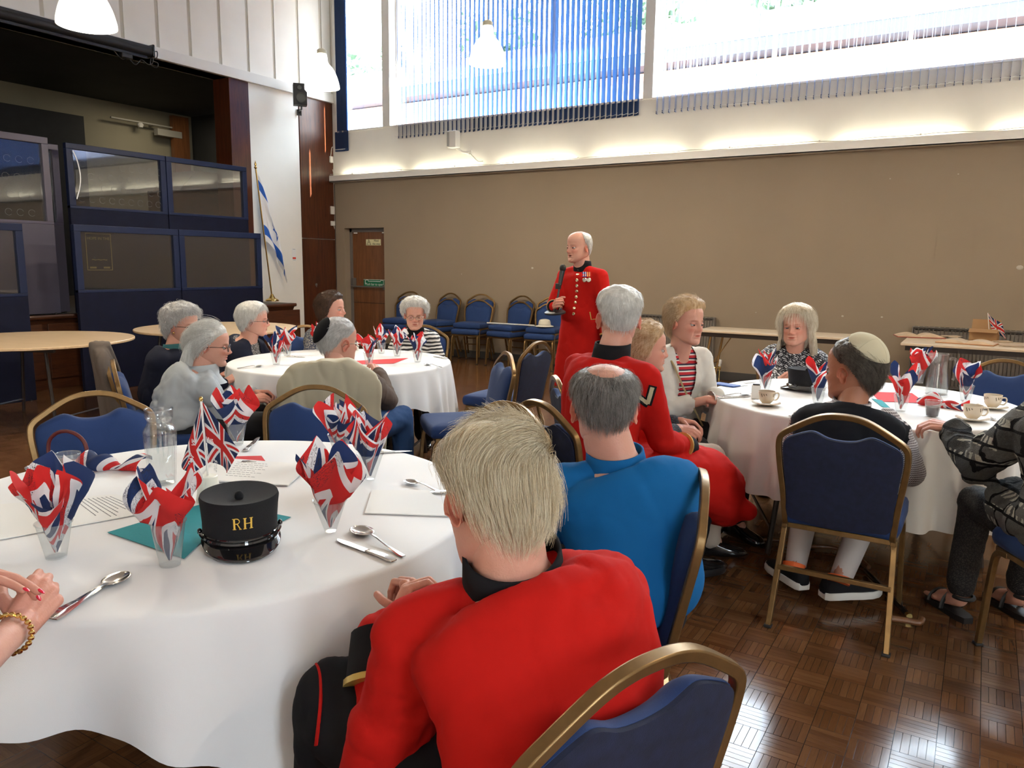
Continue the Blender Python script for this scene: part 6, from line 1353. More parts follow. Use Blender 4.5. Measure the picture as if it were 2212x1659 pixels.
def person(label, head_px, D, face, look=None, H=None, sit=True, lean=(0, .05), hump=.03, k=1.0, girth=1.0, belly=0.0, bust=0.0, hs=1.0, pitch=0.0, roll=0.0, face_p=None, skin='skin_fair', skinc=(.62, .36, .26),
           R=None, L=None, voxel=.014, twist=0.0, sw=.185, legs=None, handvox=.004, root=None, shtilt=0.0):
    """builds the joints and the skin body; returns dict for clothing. R/L: dict(w=wrist local, d=dir, n=dorsal, curl=..)"""
    top = Ph(*head_px, D) if head_px is not None else np.array([root[0], root[1], H]); Hh = top[2] if H is None else H
    fa = atan2(face[1], face[0]) - pi / 2; Rw = rz(fa); lean3 = np.array([lean[0], lean[1], 0])
    hd = .02 + lean[1]; hb = (Rw @ np.array([lean[0], lean[1] + .02 + .09 * sin(-pitch), 0]))
    base = np.array([top[0] - hb[0], top[1] - hb[1]]) if root is None else np.array(root[:2])
    r = empty('person', (base[0], base[1], 0), fa, label, 'person')
    J = {'k': k}; hh = .2365 * hs; nbz = Hh - hh * cos(pitch) * .98 - .035 * k
    J['pel'] = np.array([0, -.06, .52 if sit else .90 * k]); J['nb'] = np.array([lean[0], lean[1] - .02, nbz]); J['mid'] = (J['pel'] + J['nb']) / 2 + np.array([0, -hump * 2, .03])
    tw = rz(twist); J['px'] = np.array([1.0, 0, 0]); J['sx'] = tw @ np.array([1.0, 0, 0])
    sh = J['nb'] + np.array([0, 0, -.080 * k]); J['shR'] = sh + J['sx'] * sw * k * .86 + np.array([0, 0, shtilt]); J['shL'] = sh - J['sx'] * sw * k * .86 - np.array([0, 0, shtilt])
    # head
    hyaw = 0.0
    if look is not None:
        v = np.array(look[:2]) - top[:2]; hyaw = atan2(v[1], v[0]) - pi / 2 - fa; hyaw = (hyaw + pi) % (2 * pi) - pi; hyaw = max(-1.45, min(1.45, hyaw))
    Rh = rotM(hyaw, pitch, roll); topl = np.linalg.inv(Rw) @ np.array([top[0] - base[0], top[1] - base[1], Hh]); org = topl - Rh @ (np.array([0, -.012, .2365]) * hs)
    M = np.eye(4); M[:3, :3] = Rh * hs; M[:3, 3] = org; J['M'] = M; J['Rh'] = Rh
    neck_top = org + Rh @ (np.array([0, -.012, .045]) * hs)
    arms = {}
    for s, spec, S in ((1, R, J['shR']), (-1, L, J['shL'])):
        spec = dict(spec or {}); w = np.array(spec.get('w', (s * .16, .30, .66 if sit else .85)), float)
        if 'wpx' in spec: g = spec['wpx']; pw = Ph(g[0], g[1], g[2]); w = np.linalg.inv(Rw) @ (pw - np.array([base[0], base[1], 0]))
        E, Wp = ik(S, w, .285 * k, .255 * k, spec.get('hint', (s * .5, -.45, -.9))); d = np.array(spec.get('d', None) if spec.get('d') is not None else (Wp - E)); n_ = np.array(spec.get('n', (s * .3, 0, 1.0)))
        if spec.get('world'): d = np.linalg.inv(Rw) @ d; n_ = np.linalg.inv(Rw) @ n_
        arms[s] = dict(S=S, E=E, W=Wp, d=d, n=n_, spec=spec)
    J['arms'] = arms
    lg = {}
    for s in (1, -1):
        q = (legs or {}).get(s, {}); hip = J['pel'] + np.array([s * .09 * k, .02, -.03])
        if sit: kn = np.array(q.get('k', (s * .13, .42 * k, .50))); an = np.array(q.get('a', (s * .13, .44 * k, .09))); ft = np.array(q.get('f', an + np.array([s * .03, .17, -.045])))
        else: kn = np.array(q.get('k', (s * .10, .02, .49 * k))); an = np.array(q.get('a', (s * .11, -.02, .09))); ft = np.array(q.get('f', an + np.array([s * .05, .18, -.045])))
        lg[s] = (hip, kn, an, ft)
    J['legs'] = lg
    # skin: one continuous remesh for trunk, neck, arms, legs
    mb = MB(); mb.loft(torso_rings(J, girth * .93, -.012)); nr = .056 * k * (1.06 if girth > 1 else 1); mb.cone(J['nb'] + np.array([0, 0, -.04]), neck_top, nr * 1.08, nr, 16); mb.cone(J['nb'] + [0, -.01, 0], org + Rh @ (np.array([0, -.03, .08]) * hs), nr * .95, nr * .98, 16)
    mb.cone(J['nb'] + [0, 0, -.035], J['shR'], .045 * k, .045 * k, 14); mb.cone(J['nb'] + [0, 0, -.035], J['shL'], .045 * k, .045 * k, 14)
    for s, A in arms.items(): limb(mb, A['S'], A['E'], A['W'], .048 * k, .038 * k, .0255 * k)
    for s, (hp, kn, an, ft) in lg.items(): limb(mb, hp, kn, an, .078 * k, .055 * k, .036 * k); mb.cone(an, an + (ft - an) * .25, .033, .026)
    V, F, N = remesh(mb, voxel, 4); parts = [(V, F, np.ones((len(V), 3)), 0)]
    for s, A in arms.items():
        if A['spec'].get('skip'): continue
        TIPS.clear(); hm = MB(); sp = A['spec']; dn = A['d'] / np.linalg.norm(A['d']); hm.cone(A['W'] - (A['W'] - A['E']) / np.linalg.norm(A['W'] - A['E']) * .05, A['W'] + dn * .012, .0265 * k, .0225 * k, 12)
        hand_mb(hm, A['W'], A['d'], A['n'], s, sp.get('curl', .5), k * sp.get('s', 1.0), sp.get('spread', 0), sp.get('thumb', .5), sp.get('curls'))
        V, F, N = remesh(hm, sp.get('vox', handvox), 2); tt = np.ones((len(V), 3)) * np.array([1.0, .90, .88]); parts.append((V, F, tt, 0)); A['tips'] = list(TIPS)
    fp = dict(face_p or {}); parts += head_parts(fp, M)
    m = MB(); T_ = []
    for v, f, t_, mi in parts: m.add(v, f, mi=mi); T_.append(t_)
    o = m.build('body', [skin_mat(skin, skinc), M_EYE, M_IRIS], r, angle=180, fixn=False)
    att = o.data.attributes.new('tint', 'FLOAT_COLOR', 'POINT'); T_ = np.concatenate(T_); att.data.foreach_set('color', np.c_[T_, np.ones(len(T_))].ravel())
    J.update(root=r, body=o, Rw=Rw, base=base, girth=girth, belly=belly, bust=bust, fp=fp, sit=sit); return J
def loc(J, P): return np.linalg.inv(J['Rw']) @ (np.array(P, float) - np.array([J['base'][0], J['base'][1], 0]))

def top_garment(J, name, mats, off=.012, hem=0.0, sleeve=1.0, collar=None, voxel=.011, wr=.006, fr=8., seed=1, g=None, extra=None, mi=None, iters=4, cut=None, neck=.92, slv=.012):
    """jumper / jacket: trunk plus sleeves; sleeve 1 = to the wrist, .5 = to the elbow"""
    k = J['k']; mb = MB(); mb.loft(torso_rings(J, (g or J['girth']), off, hem, neck, belly=J['belly'], bust=J['bust']))
    for s, A in J['arms'].items():
        mb.cone(J['nb'] + np.array([0, 0, -.030 * k]), A['S'], .046 * k + off * .6, .056 * k + off, 14)
        if sleeve <= .5: e = A['S'] + (A['E'] - A['S']) * sleeve * 2 * .92; mb.cone(A['S'], e, .056 * k + off, .052 * k + off, 14)
        else: w = A['E'] + (A['W'] - A['E']) * (sleeve - .5) * 2 * .96; mb.cone(A['S'], A['E'], .055 * k + off, .047 * k + slv, 14); mb.cone(A['E'], w, .047 * k + slv, .034 * k + slv, 14)
    if neck > .88: mb.cone(J['nb'] + np.array([0, 0, -.06]), J['nb'] + np.array([0, .002, -.012]), .082 * k + off * .3, .062 * k + off * .25, 20)
    if extra: extra(mb)
    return garment(J['root'], name, mats, mb, voxel, iters, wr, fr, seed, mi=mi, cut=cut)
def trousers(J, mat, name='trousers', off=.014, voxel=.014, wr=.006, top=.32, ankle=.93, seed=3, wide=0.0):
    k = J['k']; mb = MB(); mb.loft(torso_rings(J, J['girth'], .006, 0, top, belly=J['belly'] * .6))
    for s, (hp, kn, an, ft) in J['legs'].items(): e = kn + (an - kn) * ankle; mb.cone(hp, kn, .088 * k * J['girth'] + off * .5, .062 * k + off, 14); mb.cone(kn, e, .062 * k + off, .042 * k + off + wide, 14)
    return garment(J['root'], name, mat, mb, voxel, 4, wr, 9, seed)
def shoes(J, mat, sole=None, s_=1.0, nm='shoe'):
    for s, (hp, kn, an, ft) in J['legs'].items():
        d = ft - an; d[2] = 0; d /= np.linalg.norm(d); x = np.cross(d, [0, 0, 1.0]); c = np.array([an[0], an[1], an[2] - .085])
        secs = [(-.075, .022, .02, .055), (-.06, .032, .0, .085), (-.02, .036, 0, .10), (.03, .038, 0, .085), (.08, .044, 0, .062), (.13, .045, 0, .05), (.165, .036, .002, .042), (.188, .018, .008, .030)]
        R_ = []
        for y, w, z0, z1 in secs:
            a = np.linspace(0, 2 * pi, 20, endpoint=False); zz = (z0 + z1) / 2 + (z1 - z0) / 2 * np.sign(np.sin(a)) * np.abs(np.sin(a)) ** .6; R_.append(c + d * y * s_ + (np.sign(np.cos(a)) * np.abs(np.cos(a)) ** .8 * w)[:, None] * x + np.c_[0 * zz, 0 * zz, zz * s_])
        m = MB(); m.loft(R_); o = m.build(nm, mat, J['root'], angle=70)
        if sole is not None:
            q = MB(); ring = lambda kk, z: [c + d * (y * 1.05 * kk) + x * (w * 1.14 * sg * kk) + np.array([0, 0, z]) for (y, w, _, _), sg in [(e, 1) for e in secs] + [(e, -1) for e in secs[::-1]]]
            q.loft([ring(.97, 0.0), ring(1.0, .004), ring(1.0, .024), ring(.97, .032)]); q.build('sole', sole, o, angle=40)
def collar_band(J, mat, h=.045, r=.066, name='collar', drop=.0, tilt=0.0, parent=None, thick=.006, gap=0.0, w=.35, flare=1.52):
    k = J['k']; nb = J['nb']; tg = (J['M'][:3, 3] + J['Rh'] @ np.array([0, -.03, .06])) - nb; tg = tg / np.linalg.norm(tg) * w + np.array([0, 0, 1 - w]); tg /= np.linalg.norm(tg); x = J['sx'] - tg * (J['sx'] @ tg); x /= np.linalg.norm(x); y = np.cross(tg, x)
    m = MB(); rows = []
    for z, rr in ((-.060, r * flare), (-.040, r * (1 + (flare - 1) * .55)), (-.012, r * 1.05), (h * .5, r), (h, r * .97), (h, r * .97 - thick), (0, r - thick)):
        rows.append([nb + tg * (z + drop + .010 * sin(a)) + rr * k * (cos(a) * x + 1.0 * sin(a) * y) for a in np.linspace(pi / 2 + gap, 2.5 * pi - gap, 44, endpoint=gap > 0)])
    m.grid(np.array(rows), closev=gap == 0); return m.build(name, mat, parent or J['root'], angle=180, fixn=False)
def glasses(J, mat, rim=.0215, round_=True, lens=None, up=0.0):
    M = J['M']; X = lambda v: M[:3, :3] @ np.array(v) + M[:3, 3]; m = MB()
    for s in (-1, 1):
        m.tube([X((s * .033 + rim * cos(a) * 1.08, .103 - abs(rim * cos(a) + s * s * 0) * .10, .111 + up + rim * .82 * sin(a))) for a in np.linspace(0, 2 * pi, 28, endpoint=False)], .0017, 6, closed=True)
        m.tube([X((s * .057, .099, .116 + up)), X((s * .071, .080, .117 + up)), X((s * .0785, .02, .116 + up)), X((s * .078, -.012, .110 + up)), X((s * .076, -.022, .098 + up))], .0017, 6)
    m.tube([X((-.011, .104, .113 + up)), X((0, .107, .116 + up)), X((.011, .104, .113 + up))], .0017, 6); g = m.build('glasses', mat, J['root'])
    for s in (-1, 1):
        m = MB(); a = np.linspace(0, 2 * pi, 20, endpoint=False); m.loft([[X((s * .033 + q * rim * cos(t), .1015, .111 + up + q * rim * .8 * sin(t))) for t in a] for q in (.98, .05)]); m.build('lens', M_LENS, g)
    return g
M_LENS = glass('spectacle_lens', (0.97, 0.98, 0.98), 0.7)
def kippah(J, mat, c=(0, -.055, .19), r=.062, h=.03, seams=0, nm='kippah', out=.016):
    M = J['M']; c = np.array(c, float); n = ell_n(c[None])[0]; x = np.cross([1.0, 0, 0], n); x = np.array([1.0, 0, 0]) - n * n[0]; x /= np.linalg.norm(x); y = np.cross(n, x); cen = np.array([0, -.008, .125]); rad = np.array([.078, .104, .112]) + out
    rows = []
    for q in np.linspace(.02, 1, 12):
        row = []
        for a in np.linspace(0, 2 * pi, 48, endpoint=False):
            v = c + (x * cos(a) + y * sin(a)) * r * q; dn = (v - cen) / rad; dn /= np.linalg.norm(dn); pt = cen + dn * rad; row.append(pt + ell_n(pt[None])[0] * (.003 + h * .25 * (1 - q * q)))
        rows.append(row)
    lo = [row_ for row_ in (np.array(rows[-1]) - np.array([ell_n(p[None])[0] for p in np.array(rows[-1])]) * .004,)]
    m = MB(); A = np.array(rows + lo) @ M[:3, :3].T + M[:3, 3]; m.grid(A, closev=True); m.add(A[0], [tuple(range(48))]); o = m.build(nm, mat, J['root'], angle=180, fixn=False)
    if seams:
        m = MB()
        for s in range(seams): i = int(s * 48 / seams); m.tube([A[j, i] + 0 for j in range(12)], .0009, 5)
        m.tube([A[11, i] for i in range(0, 48)], .0014, 6, closed=True); m.build('seam', mat, o)
    return o

def nails(J, s, mat):
    for t_, d, n, r in J['arms'][s].get('tips', []):
        d = D3(d); n = D3(n); x = np.cross(d, n); m = MB(); m.ell(t_ + n * r * .62 + d * r * .45, (r * .72, r * 1.25, r * .35), R=np.c_[x, d, n], nu=12, nv=8); m.build('nail', mat, J['root'])
def strip_on(J, tree, px, wd, mat, par, name, lift=.003):
    """flat braid laid on the cloth along photo pixels"""
    px = smoothp([(x, y, 0) for x, y in px], 4)[:, :2]; tg = np.gradient(px, axis=0); tg /= np.linalg.norm(tg, axis=1)[:, None]; nn = np.c_[-tg[:, 1], tg[:, 0]]; top, bot = [], []
    for p_, n_ in zip(px, nn):
        r0, r1, r2, r3 = [], [], [], []
        for u in (-1, 0, 1):
            h, n = stick_on(J, tree, *(p_ + n_ * u * wd / 2))
            if h is None: break
            n = D3(n); r0.append(h + n * lift); r1.append(h - n * .002)
        else: top.append(r0); bot.append(r1)
    if len(top) < 2: return None
    m = MB(); A = np.concatenate([np.array(top), np.array(bot)[:, ::-1]], 1); m.loft(A); return m.build(name, mat, par, angle=60)
# ------------------------------------------------------------------ cloth colours
def woven(name, col, var=.12, rough=.9, sheen=.0, bs=600):
    t = NT(name); n = t.noise(5, 3); f = t.noise(bs, 1); t.set(Base_Color=t.mix(t.math('MULTIPLY', n, .9), tuple(c * (1 - var) for c in col), tuple(min(1, c * (1 + var)) for c in col)), Roughness=rough, Sheen_Weight=sheen, Sheen_Roughness=.5)
    t.bump(t.math('ADD', t.math('MULTIPLY', f, .3), t.math('MULTIPLY', t.noise(30, 2), .25)), .3, .002); t.put(t.b.inputs['Specular IOR Level'], .15); return t.m
RED = woven('scarlet_wool', (.45, .009, .006)); BLKW = woven('black_wool', (.010, .010, .012)); POLO = woven('bright_blue_polo', (.006, .10, .28)); NAVYC = woven('navy_cardigan', (.012, .014, .028)); BRN = woven('brown_jumper', (.115, .085, .07)); CREAMC = woven('cream_cardigan', (.62, .60, .55)); DENIM = woven('blue_denim', (.025, .06, .15)); GREYJ = woven('pale_grey_jacket', (.42, .45, .47), .1, .6); BEIGEC = woven('beige_raincoat', (.46, .42, .31), .06, .6); KHAKIB = woven('brown_jacket', (.13, .105, .09)); BEIGET = woven('beige_trousers', (.58, .50, .42)); SOCK = woven('pale_socks', (.50, .45, .42)); VEST = woven('black_knit_vest', (.007, .008, .012)); CHAR = woven('charcoal_cloth', (.02, .02, .022))
KIPB = woven('black_velvet', (.006, .006, .008)); KIPC = woven('beige_suede', (.52, .48, .35), .04); GOLDB = simple('gold_braid', (.62, .45, .12), .35, .6); GOLDM = simple('gold_metal', (.85, .62, .25), .2, 1.0); BTN = simple('brass_button', (.80, .68, .48), .22, .9); FR = simple('dark_spectacle_frame', (.012, .008, .008), .25); FRM = simple('thin_metal_frame', (.30, .26, .20), .25, .9)
def stripes_mat(name, cols, scale, axis=2, wob=.0, wf=6.):
    t = NT(name); o = t.xyz(t.tc()); z = o[axis]
    if wob: z = t.math('ADD', z, t.math('MULTIPLY', t.math('SUBTRACT', t.noise(wf, 2), .5), wob))
    f = t.math('FRACT', t.math('MULTIPLY', z, scale)); st = []; n = len(cols)
    for i, c in enumerate(cols): st.append((i / n, c))
    t.set(Base_Color=t.ramp(f, st, 'CONSTANT'), Roughness=.85, Sheen_Weight=.1); return t.m
ZEBRA = stripes_mat('black_white_striped_jumper', [(.70, .68, .64), (.012, .012, .014)], 34, 2, .05, 7)
REDST = stripes_mat('red_white_navy_striped_top', [(.72, .68, .64), (.02, .02, .05), (.50, .02, .03), (.50, .02, .03)], 34, 2)
def blotch_mat(name, cols, scale, seed=0.0, kind='vor'):
    t = NT(name); v = t.mapping(t.tc(), (scale,) * 3, (.3, .4, seed), (seed, seed * 2, 0)); d = t.n('TexVoronoi'); d.feature = 'DISTANCE_TO_EDGE' if kind == 'vor' else 'F1'; d.inputs['Scale'].default_value = 1
    wv = t.n('VectorMath', operation='ADD'); t.l(v, wv.inputs[0]); nn = t.n('TexNoise'); nn.inputs['Scale'].default_value = 2.2; t.l(v, nn.inputs['Vector']); t.l(nn.outputs['Color'], wv.inputs[1]); t.l(wv.outputs[0], d.inputs['Vector'])
    w = t.n('TexWave'); w.wave_type = 'RINGS'; w.inputs['Scale'].default_value = .9; w.inputs['Distortion'].default_value = 5; t.l(v, w.inputs['Vector'])
    f = t.math('MULTIPLY', t.math('GREATER_THAN', d.outputs[0], .12 if kind == 'vor' else .35), t.math('GREATER_THAN', w.outputs['Fac'], .45))
    t.set(Base_Color=t.mix(f, cols[0], cols[1]), Roughness=.8); return t.m
FLORAL = blotch_mat('black_white_floral_print', ((.012, .013, .02), (.62, .64, .66)), 34); PRINT = blotch_mat('grey_speckled_print', ((.05, .05, .05), (.50, .47, .44)), 60, 1.3); BLUEFL = blotch_mat('blue_floral_print', ((.04, .05, .09), (.42, .40, .33)), 48, 2.1); LEGP = blotch_mat('black_patterned_trousers', ((.007, .007, .009), (.055, .05, .048)), 90, .7); LACE = blotch_mat('black_lace', ((.012, .012, .016), (.07, .08, .10)), 80, 3.)
def check_mat(name, a, b, s):
    t = NT(name); o = t.xyz(t.tc()); m_ = t.math('MULTIPLY', t.math('ADD', t.math('LESS_THAN', t.math('FRACT', t.math('MULTIPLY', t.math('ADD', o[0], o[1]), s)), .5), t.math('LESS_THAN', t.math('FRACT', t.math('MULTIPLY', o[2], s)), .5)), .5); t.set(Base_Color=t.mix(m_, a, b), Roughness=.8); return t.m
CHECK = check_mat('brown_white_checked_shirt', (.62, .60, .60), (.06, .03, .04), 95)
def block_knit():
    t = NT('black_grey_block_knit'); o = t.xyz(t.tc()); v = t.math('DIVIDE', o[2], .078); iv = t.math('FLOOR', v); fv = t.math('FRACT', v)
    u = t.math('ADD', t.math('DIVIDE', t.math('ADD', o[0], t.math('MULTIPLY', o[1], .8)), .085), t.math('MULTIPLY', iv, .37)); iu = t.math('FLOOR', u); fu = t.math('FRACT', u)
    wn = t.n('TexWhiteNoise'); t.l(t.comb(iu, iv, 3.0), wn.inputs[0]); r = wn.outputs[0]; wn2 = t.n('TexWhiteNoise'); t.l(t.comb(iu, iv, 9.0), wn2.inputs[0]); r2 = wn2.outputs[0]
    base = t.ramp(r, [(0.0, (.05, .05, .05)), (.5, (.12, .12, .115)), (1.0, (.20, .195, .185))])
    bars = t.math('MULTIPLY', t.math('GREATER_THAN', t.math('FRACT', t.math('MULTIPLY', fu, 3.4)), .5), t.math('GREATER_THAN', t.math('FRACT', t.math('ADD', fv, r2)), .45)); bars = t.math('MULTIPLY', bars, t.math('GREATER_THAN', r2, .35))
    c = t.mix(bars, base, (.50, .49, .42)); e = t.math('MAXIMUM', t.math('LESS_THAN', fu, .13), t.math('LESS_THAN', fv, .14)); c = t.mix(e, c, (.008, .008, .010))
    c = t.mix(t.math('MULTIPLY', t.noise(220, 1), .5), c, (.02, .02, .02)); t.set(Base_Color=c, Roughness=.95); t.put(t.b.inputs['Specular IOR Level'], .1); t.bump(t.noise(180, 2), .8, .004); return t.m
KNIT = block_knit()
H_WHITE = hair_mat('white_hair', (.50, .49, .46), (.80, .79, .76)); H_SILV = hair_mat('silver_hair', (.34, .33, .32), (.66, .65, .64)); H_GREY = hair_mat('grey_brown_hair', (.085, .078, .07), (.32, .30, .28)); H_YEL = hair_mat('yellowed_white_hair', (.46, .35, .20), (.76, .68, .52)); H_BLND = hair_mat('blonde_hair', (.36, .22, .10), (.78, .62, .42)); H_BLND2 = hair_mat('pale_blonde_hair', (.52, .42, .28), (.82, .77, .66)); H_BRN = hair_mat('brown_hair', (.025, .013, .008), (.11, .055, .03)); H_DARK = hair_mat('dark_grey_hair', (.022, .019, .016), (.17, .145, .12))
from mathutils.bvhtree import BVHTree
def bvh(o): return BVHTree.FromPolygons([v.co for v in o.data.vertices], [tuple(p.vertices) for p in o.data.polygons])
def camray(J, x, y):
    Ri = np.linalg.inv(J['Rw']); return Vector(Ri @ (CAM - np.array([J['base'][0], J['base'][1], 0]))), Vector(Ri @ ray(x, y)).normalized()
def stick_on(J, tree, px, py):
    o_, d_ = camray(J, px, py); h = tree.ray_cast(o_, d_); return (np.array(h[0]), np.array(h[1])) if h[0] is not None else (None, None)
def at_hit(tree, o_, d_): h = tree.ray_cast(Vector(o_), Vector(d_).normalized()); return (np.array(h[0]), np.array(h[1])) if h[0] is not None else (None, None)
def seat(J, face, label, dy=-.08, z=0): q = J['Rw'] @ np.array([0, dy, 0]); return chair(J['base'][0] + q[0], J['base'][1] + q[1], face, label, z=z)
SP = (-2.88, 5.55)
def D3(v): v = np.array(v, float); return v / np.linalg.norm(v)

# ================================================================== 1 the standing man in the long red coat
fdir = (-.18, -1)
J = person('elderly man standing in a long red coat with brass buttons, speaking into a microphone', (1254, 500), 6.30, fdir, look=(-4.9, .8), sit=False, lean=(0, .03), hump=.015, k=1.0, girth=1.2, belly=.05, hs=1.06, sw=.205,
           face_p=dict(age=1.0, nose=1.15, jowl=.004, open=True, browc=(.75, .72, .70), hairst=dict(recede=.05, **{'raise': .0}), scalp=.25), skinc=(.60, .33, .25),
           R=dict(wpx=(1196, 662, 6.08), d=(.55, -.55, .30), n=(-.6, -.75, .1), world=True, curl=1.0, thumb=.8, hint=(.9, -.6, -.8), vox=.003),
           L=dict(w=(-.30, .06, .80), curl=.5), voxel=.012)
ROOT = J['root']
def skirt(z0, z1, w0, w1, d0, d1, cy0=-.05, cy1=-.02, folds=.012, n=60, nf=7):
    def f(mb):
        R_ = []
        for i, t in enumerate(np.linspace(0, 1, 14)):
            z = z0 + (z1 - z0) * t; w = w0 + (w1 - w0) * t; d = d0 + (d1 - d0) * t; a = np.linspace(0, 2 * pi, n, endpoint=False); q = 1 + folds / .2 * t * np.sin(nf * a + 1.0); R_.append(np.stack([w * q * np.cos(a), cy0 + (cy1 - cy0) * t + d * q * np.sin(a), np.full(n, z)], 1))
        mb.loft(R_)
    return f
coat = top_garment(J, 'red_coat', RED, off=.014, hem=.0, extra=skirt(1.02, .43, .205, .265, .175, .20, -.04, .0), voxel=.010, wr=.005, fr=7, seed=4, neck=.93, slv=.010)
collar_band(J, BLKW, .048, .072, flare=1.12); tr = bvh(coat)
trousers(J, BLKW, top=.2, off=.008); shoes(J, M_BLACKG, M_BLACK)
# cuffs
def cuff(J, s, mat, a=.70, b=1.0, slv=.010, braid=True, nm='cuff'):
    A = J['arms'][s]; e, w = A['E'], A['W']; p0, p1 = e + (w - e) * a, e + (w - e) * b; k = J['k']; q0, q1 = (.047 - .013 * a) * k + slv + .005, (.047 - .013 * b) * k + slv + .005; m = MB(); m.tube([p0, (p0 + p1) / 2, p1], [q0, (q0 + q1) / 2, q1], 24); r = q0 / k; o = m.build(nm, mat, J['root'], angle=60)
    if braid: d = D3(p1 - p0); m = MB(); m.tube([p0 - d * .006, p0 + d * .006], [r * 1.05 * k] * 2, 24); m.build('gold_braid', GOLDB, o, angle=60)
    return o
cuff(J, 1, BLKW); cuff(J, -1, BLKW)
def button(J, p, n, r=.0125, par=None, nm='button'):
    n = D3(n); x = D3(np.cross(n, [0, 0, 1.0])); y = np.cross(n, x); Mx = np.eye(4); Mx[:3, :3] = np.c_[x, y, n]; Mx[:3, 3] = p; m = MB(); m.lathe([(r * .9, -.002), (r, .002), (r * .8, .006), (.001, .008)], n=14); m.xf(Mx); return m.build(nm, BTN, par or J['root'])
for i in range(9):
    p, n = stick_on(J, tr, 1250 - 10 * (i / 8) - 1.2 * sin(i), 581 + i * 12.1)
    if p is not None: button(J, p, n, .0145, coat)
for k_, (x0, c1, c2) in enumerate(((1263, (.02, .06, .30), (.75, .75, .7)), (1272, (.55, .04, .03), (.8, .6, .15)))):
    P_ = [stick_on(J, tr, x0 + dx, y) for dx, y in ((-4.5, 588), (4.5, 588), (4.5, 598), (-4.5, 598))]
    if all(q[0] is not None for q in P_):
        m = MB(); m.loft([[q[0] + D3(q[1]) * .002 for q in P_], [q[0] + D3(q[1]) * .005 for q in P_]]); m.build('medal_ribbon', simple('ribbon_%d' % k_, c1, .7), coat, smooth=False)
        for dx in (-2, 2): m = MB(); Q_ = [P_[0][0] + (P_[1][0] - P_[0][0]) * (.5 + dx * .12 + e) for e in (-.06, .06)]; Q2 = [P_[3][0] + (P_[2][0] - P_[3][0]) * (.5 + dx * .12 + e) for e in (-.06, .06)]; nn_ = D3(P_[0][1]) * .0055; m.loft([[Q_[0] + nn_, Q_[1] + nn_, Q2[1] + nn_, Q2[0] + nn_], [Q_[0] + nn_ * 1.2, Q_[1] + nn_ * 1.2, Q2[1] + nn_ * 1.2, Q2[0] + nn_ * 1.2]]); m.build('ribbon_stripe', simple('ribbon_stripe_%d' % k_, c2, .7), coat, smooth=False)
    p, n = stick_on(J, tr, x0, 605)
    if p is not None: button(J, p + D3(n) * .003, n, .019, coat, 'medal').data.materials[0] = simple('medal_silver', (.75, .72, .62), .25, .9)
Pp = [stick_on(J, tr, *q) for q in ((1274, 674), (1277, 690), (1290, 689))]
if all(q[0] is not None for q in Pp): m = MB(); m.tube([q[0] + D3(q[1]) * .003 for q in Pp], .005, 6, flat=.5); m.build('pocket_braid', GOLDB, coat)
Pp = [stick_on(J, tr, *q) for q in ((1321, 583), (1323, 596), (1326, 585))]
if all(q[0] is not None for q in Pp): m = MB(); m.tube([q[0] + D3(q[1]) * .003 for q in Pp], .004, 6); m.build('sleeve_badge', BLKW, coat)
make_hair(ROOT, J['M'], J['fp'], dict(recede=.055, taper=.06, thick=.009, n=2600, len=.02, comb='down', lift=.15, bald=1.0, baldc=(0, .0, .235), baldr=(.06, .08, .06), w=.0005, curl=.1), H_WHITE, 5)
# microphone on its short stand, held in the fist
mb_ = Ph(1199, 674, 6.06); mt = Ph(1216, 578, 6.12); r = empty('microphone_stand', mb_, 0, 'black microphone on a short round-based stand held by the standing man', 'microphone'); v = mt - mb_; dv = D3(v)
m = MB(); m.lathe([(.082, -.012), (.084, -.008), (.084, 0), (.075, .006), (.02, .010), (.012, .02)], n=36, M=rx(radians(8))); m.build('base', M_BLACK, r)
m = MB(); m.tube([(0, 0, .0), v * .66], .008, 10); m.build('stem', M_BLACK, r); m = MB(); m.tube([v * .16, v * .165, v * .2], .010, 10); m.build('collar_ring', M_CHROME, r)
m = MB(); m.tube([v * .60, v * .66, v * .92], [.014, .016, .0215], 16); m.build('handle', M_BLACK, r); m = MB(); m.ell(v * .985, (.026, .026, .032)); m.build('grille', simple('mic_grille', (.02, .02, .02), .6, .4, bump=.8, bs=700), r)
m = MB(); m.box(v * .58 + np.array([-.012, 0, 0]), (.04, .03, .045)); m.build('clip', M_BLACK, r, bevel=.004)

# ================================================================== 2 the man in the red tunic nearest the camera
J = person('elderly man in a red black-collared tunic, head bent, nearest the camera', (1052, 932), 1.30, (-.93, .37), look=(-2.1, 1.75), lean=(.0, .13), hump=.03, k=1.0, girth=1.07, hs=1.0, pitch=-.50, roll=.10, sw=.195, twist=-.50, shtilt=.035,
           face_p=dict(age=1., jowl=.006, browc=(.8, .8, .78), hairst=dict(short=1), scalp=.5, scalpc=(.85, .78, .7), ear=1.18), skinc=(.58, .26, .19),
           R=dict(wpx=(915, 1345, 1.50), d=(-.45, .35, .45), n=(.75, -.2, .35), world=True, curl=.85, hint=(.4, -.4, -.9), vox=.0028), L=dict(wpx=(838, 1365, 1.46), d=(.05, .40, .55), n=(-.75, -.35, .5), world=True, curl=.75, hint=(-.35, -.4, -1), vox=.0028), voxel=.010,
           legs={-1: dict(k=(-.17, .47, .555), a=(-.19, .47, .09)), 1: dict(k=(.12, .48, .53))})
coat = top_garment(J, 'red_tunic', RED, off=.024, hem=.0, voxel=.0085, wr=.010, fr=6.5, seed=9, neck=.95, slv=.030, iters=5)
collar_band(J, BLKW, .062, .086, drop=-.006, w=.75); trousers(J, BLKW, off=.03, voxel=.011); shoes(J, M_BLACKG); cuff(J, -1, BLKW, .60, .98, .034); cuff(J, 1, BLKW, .60, .98, .034)
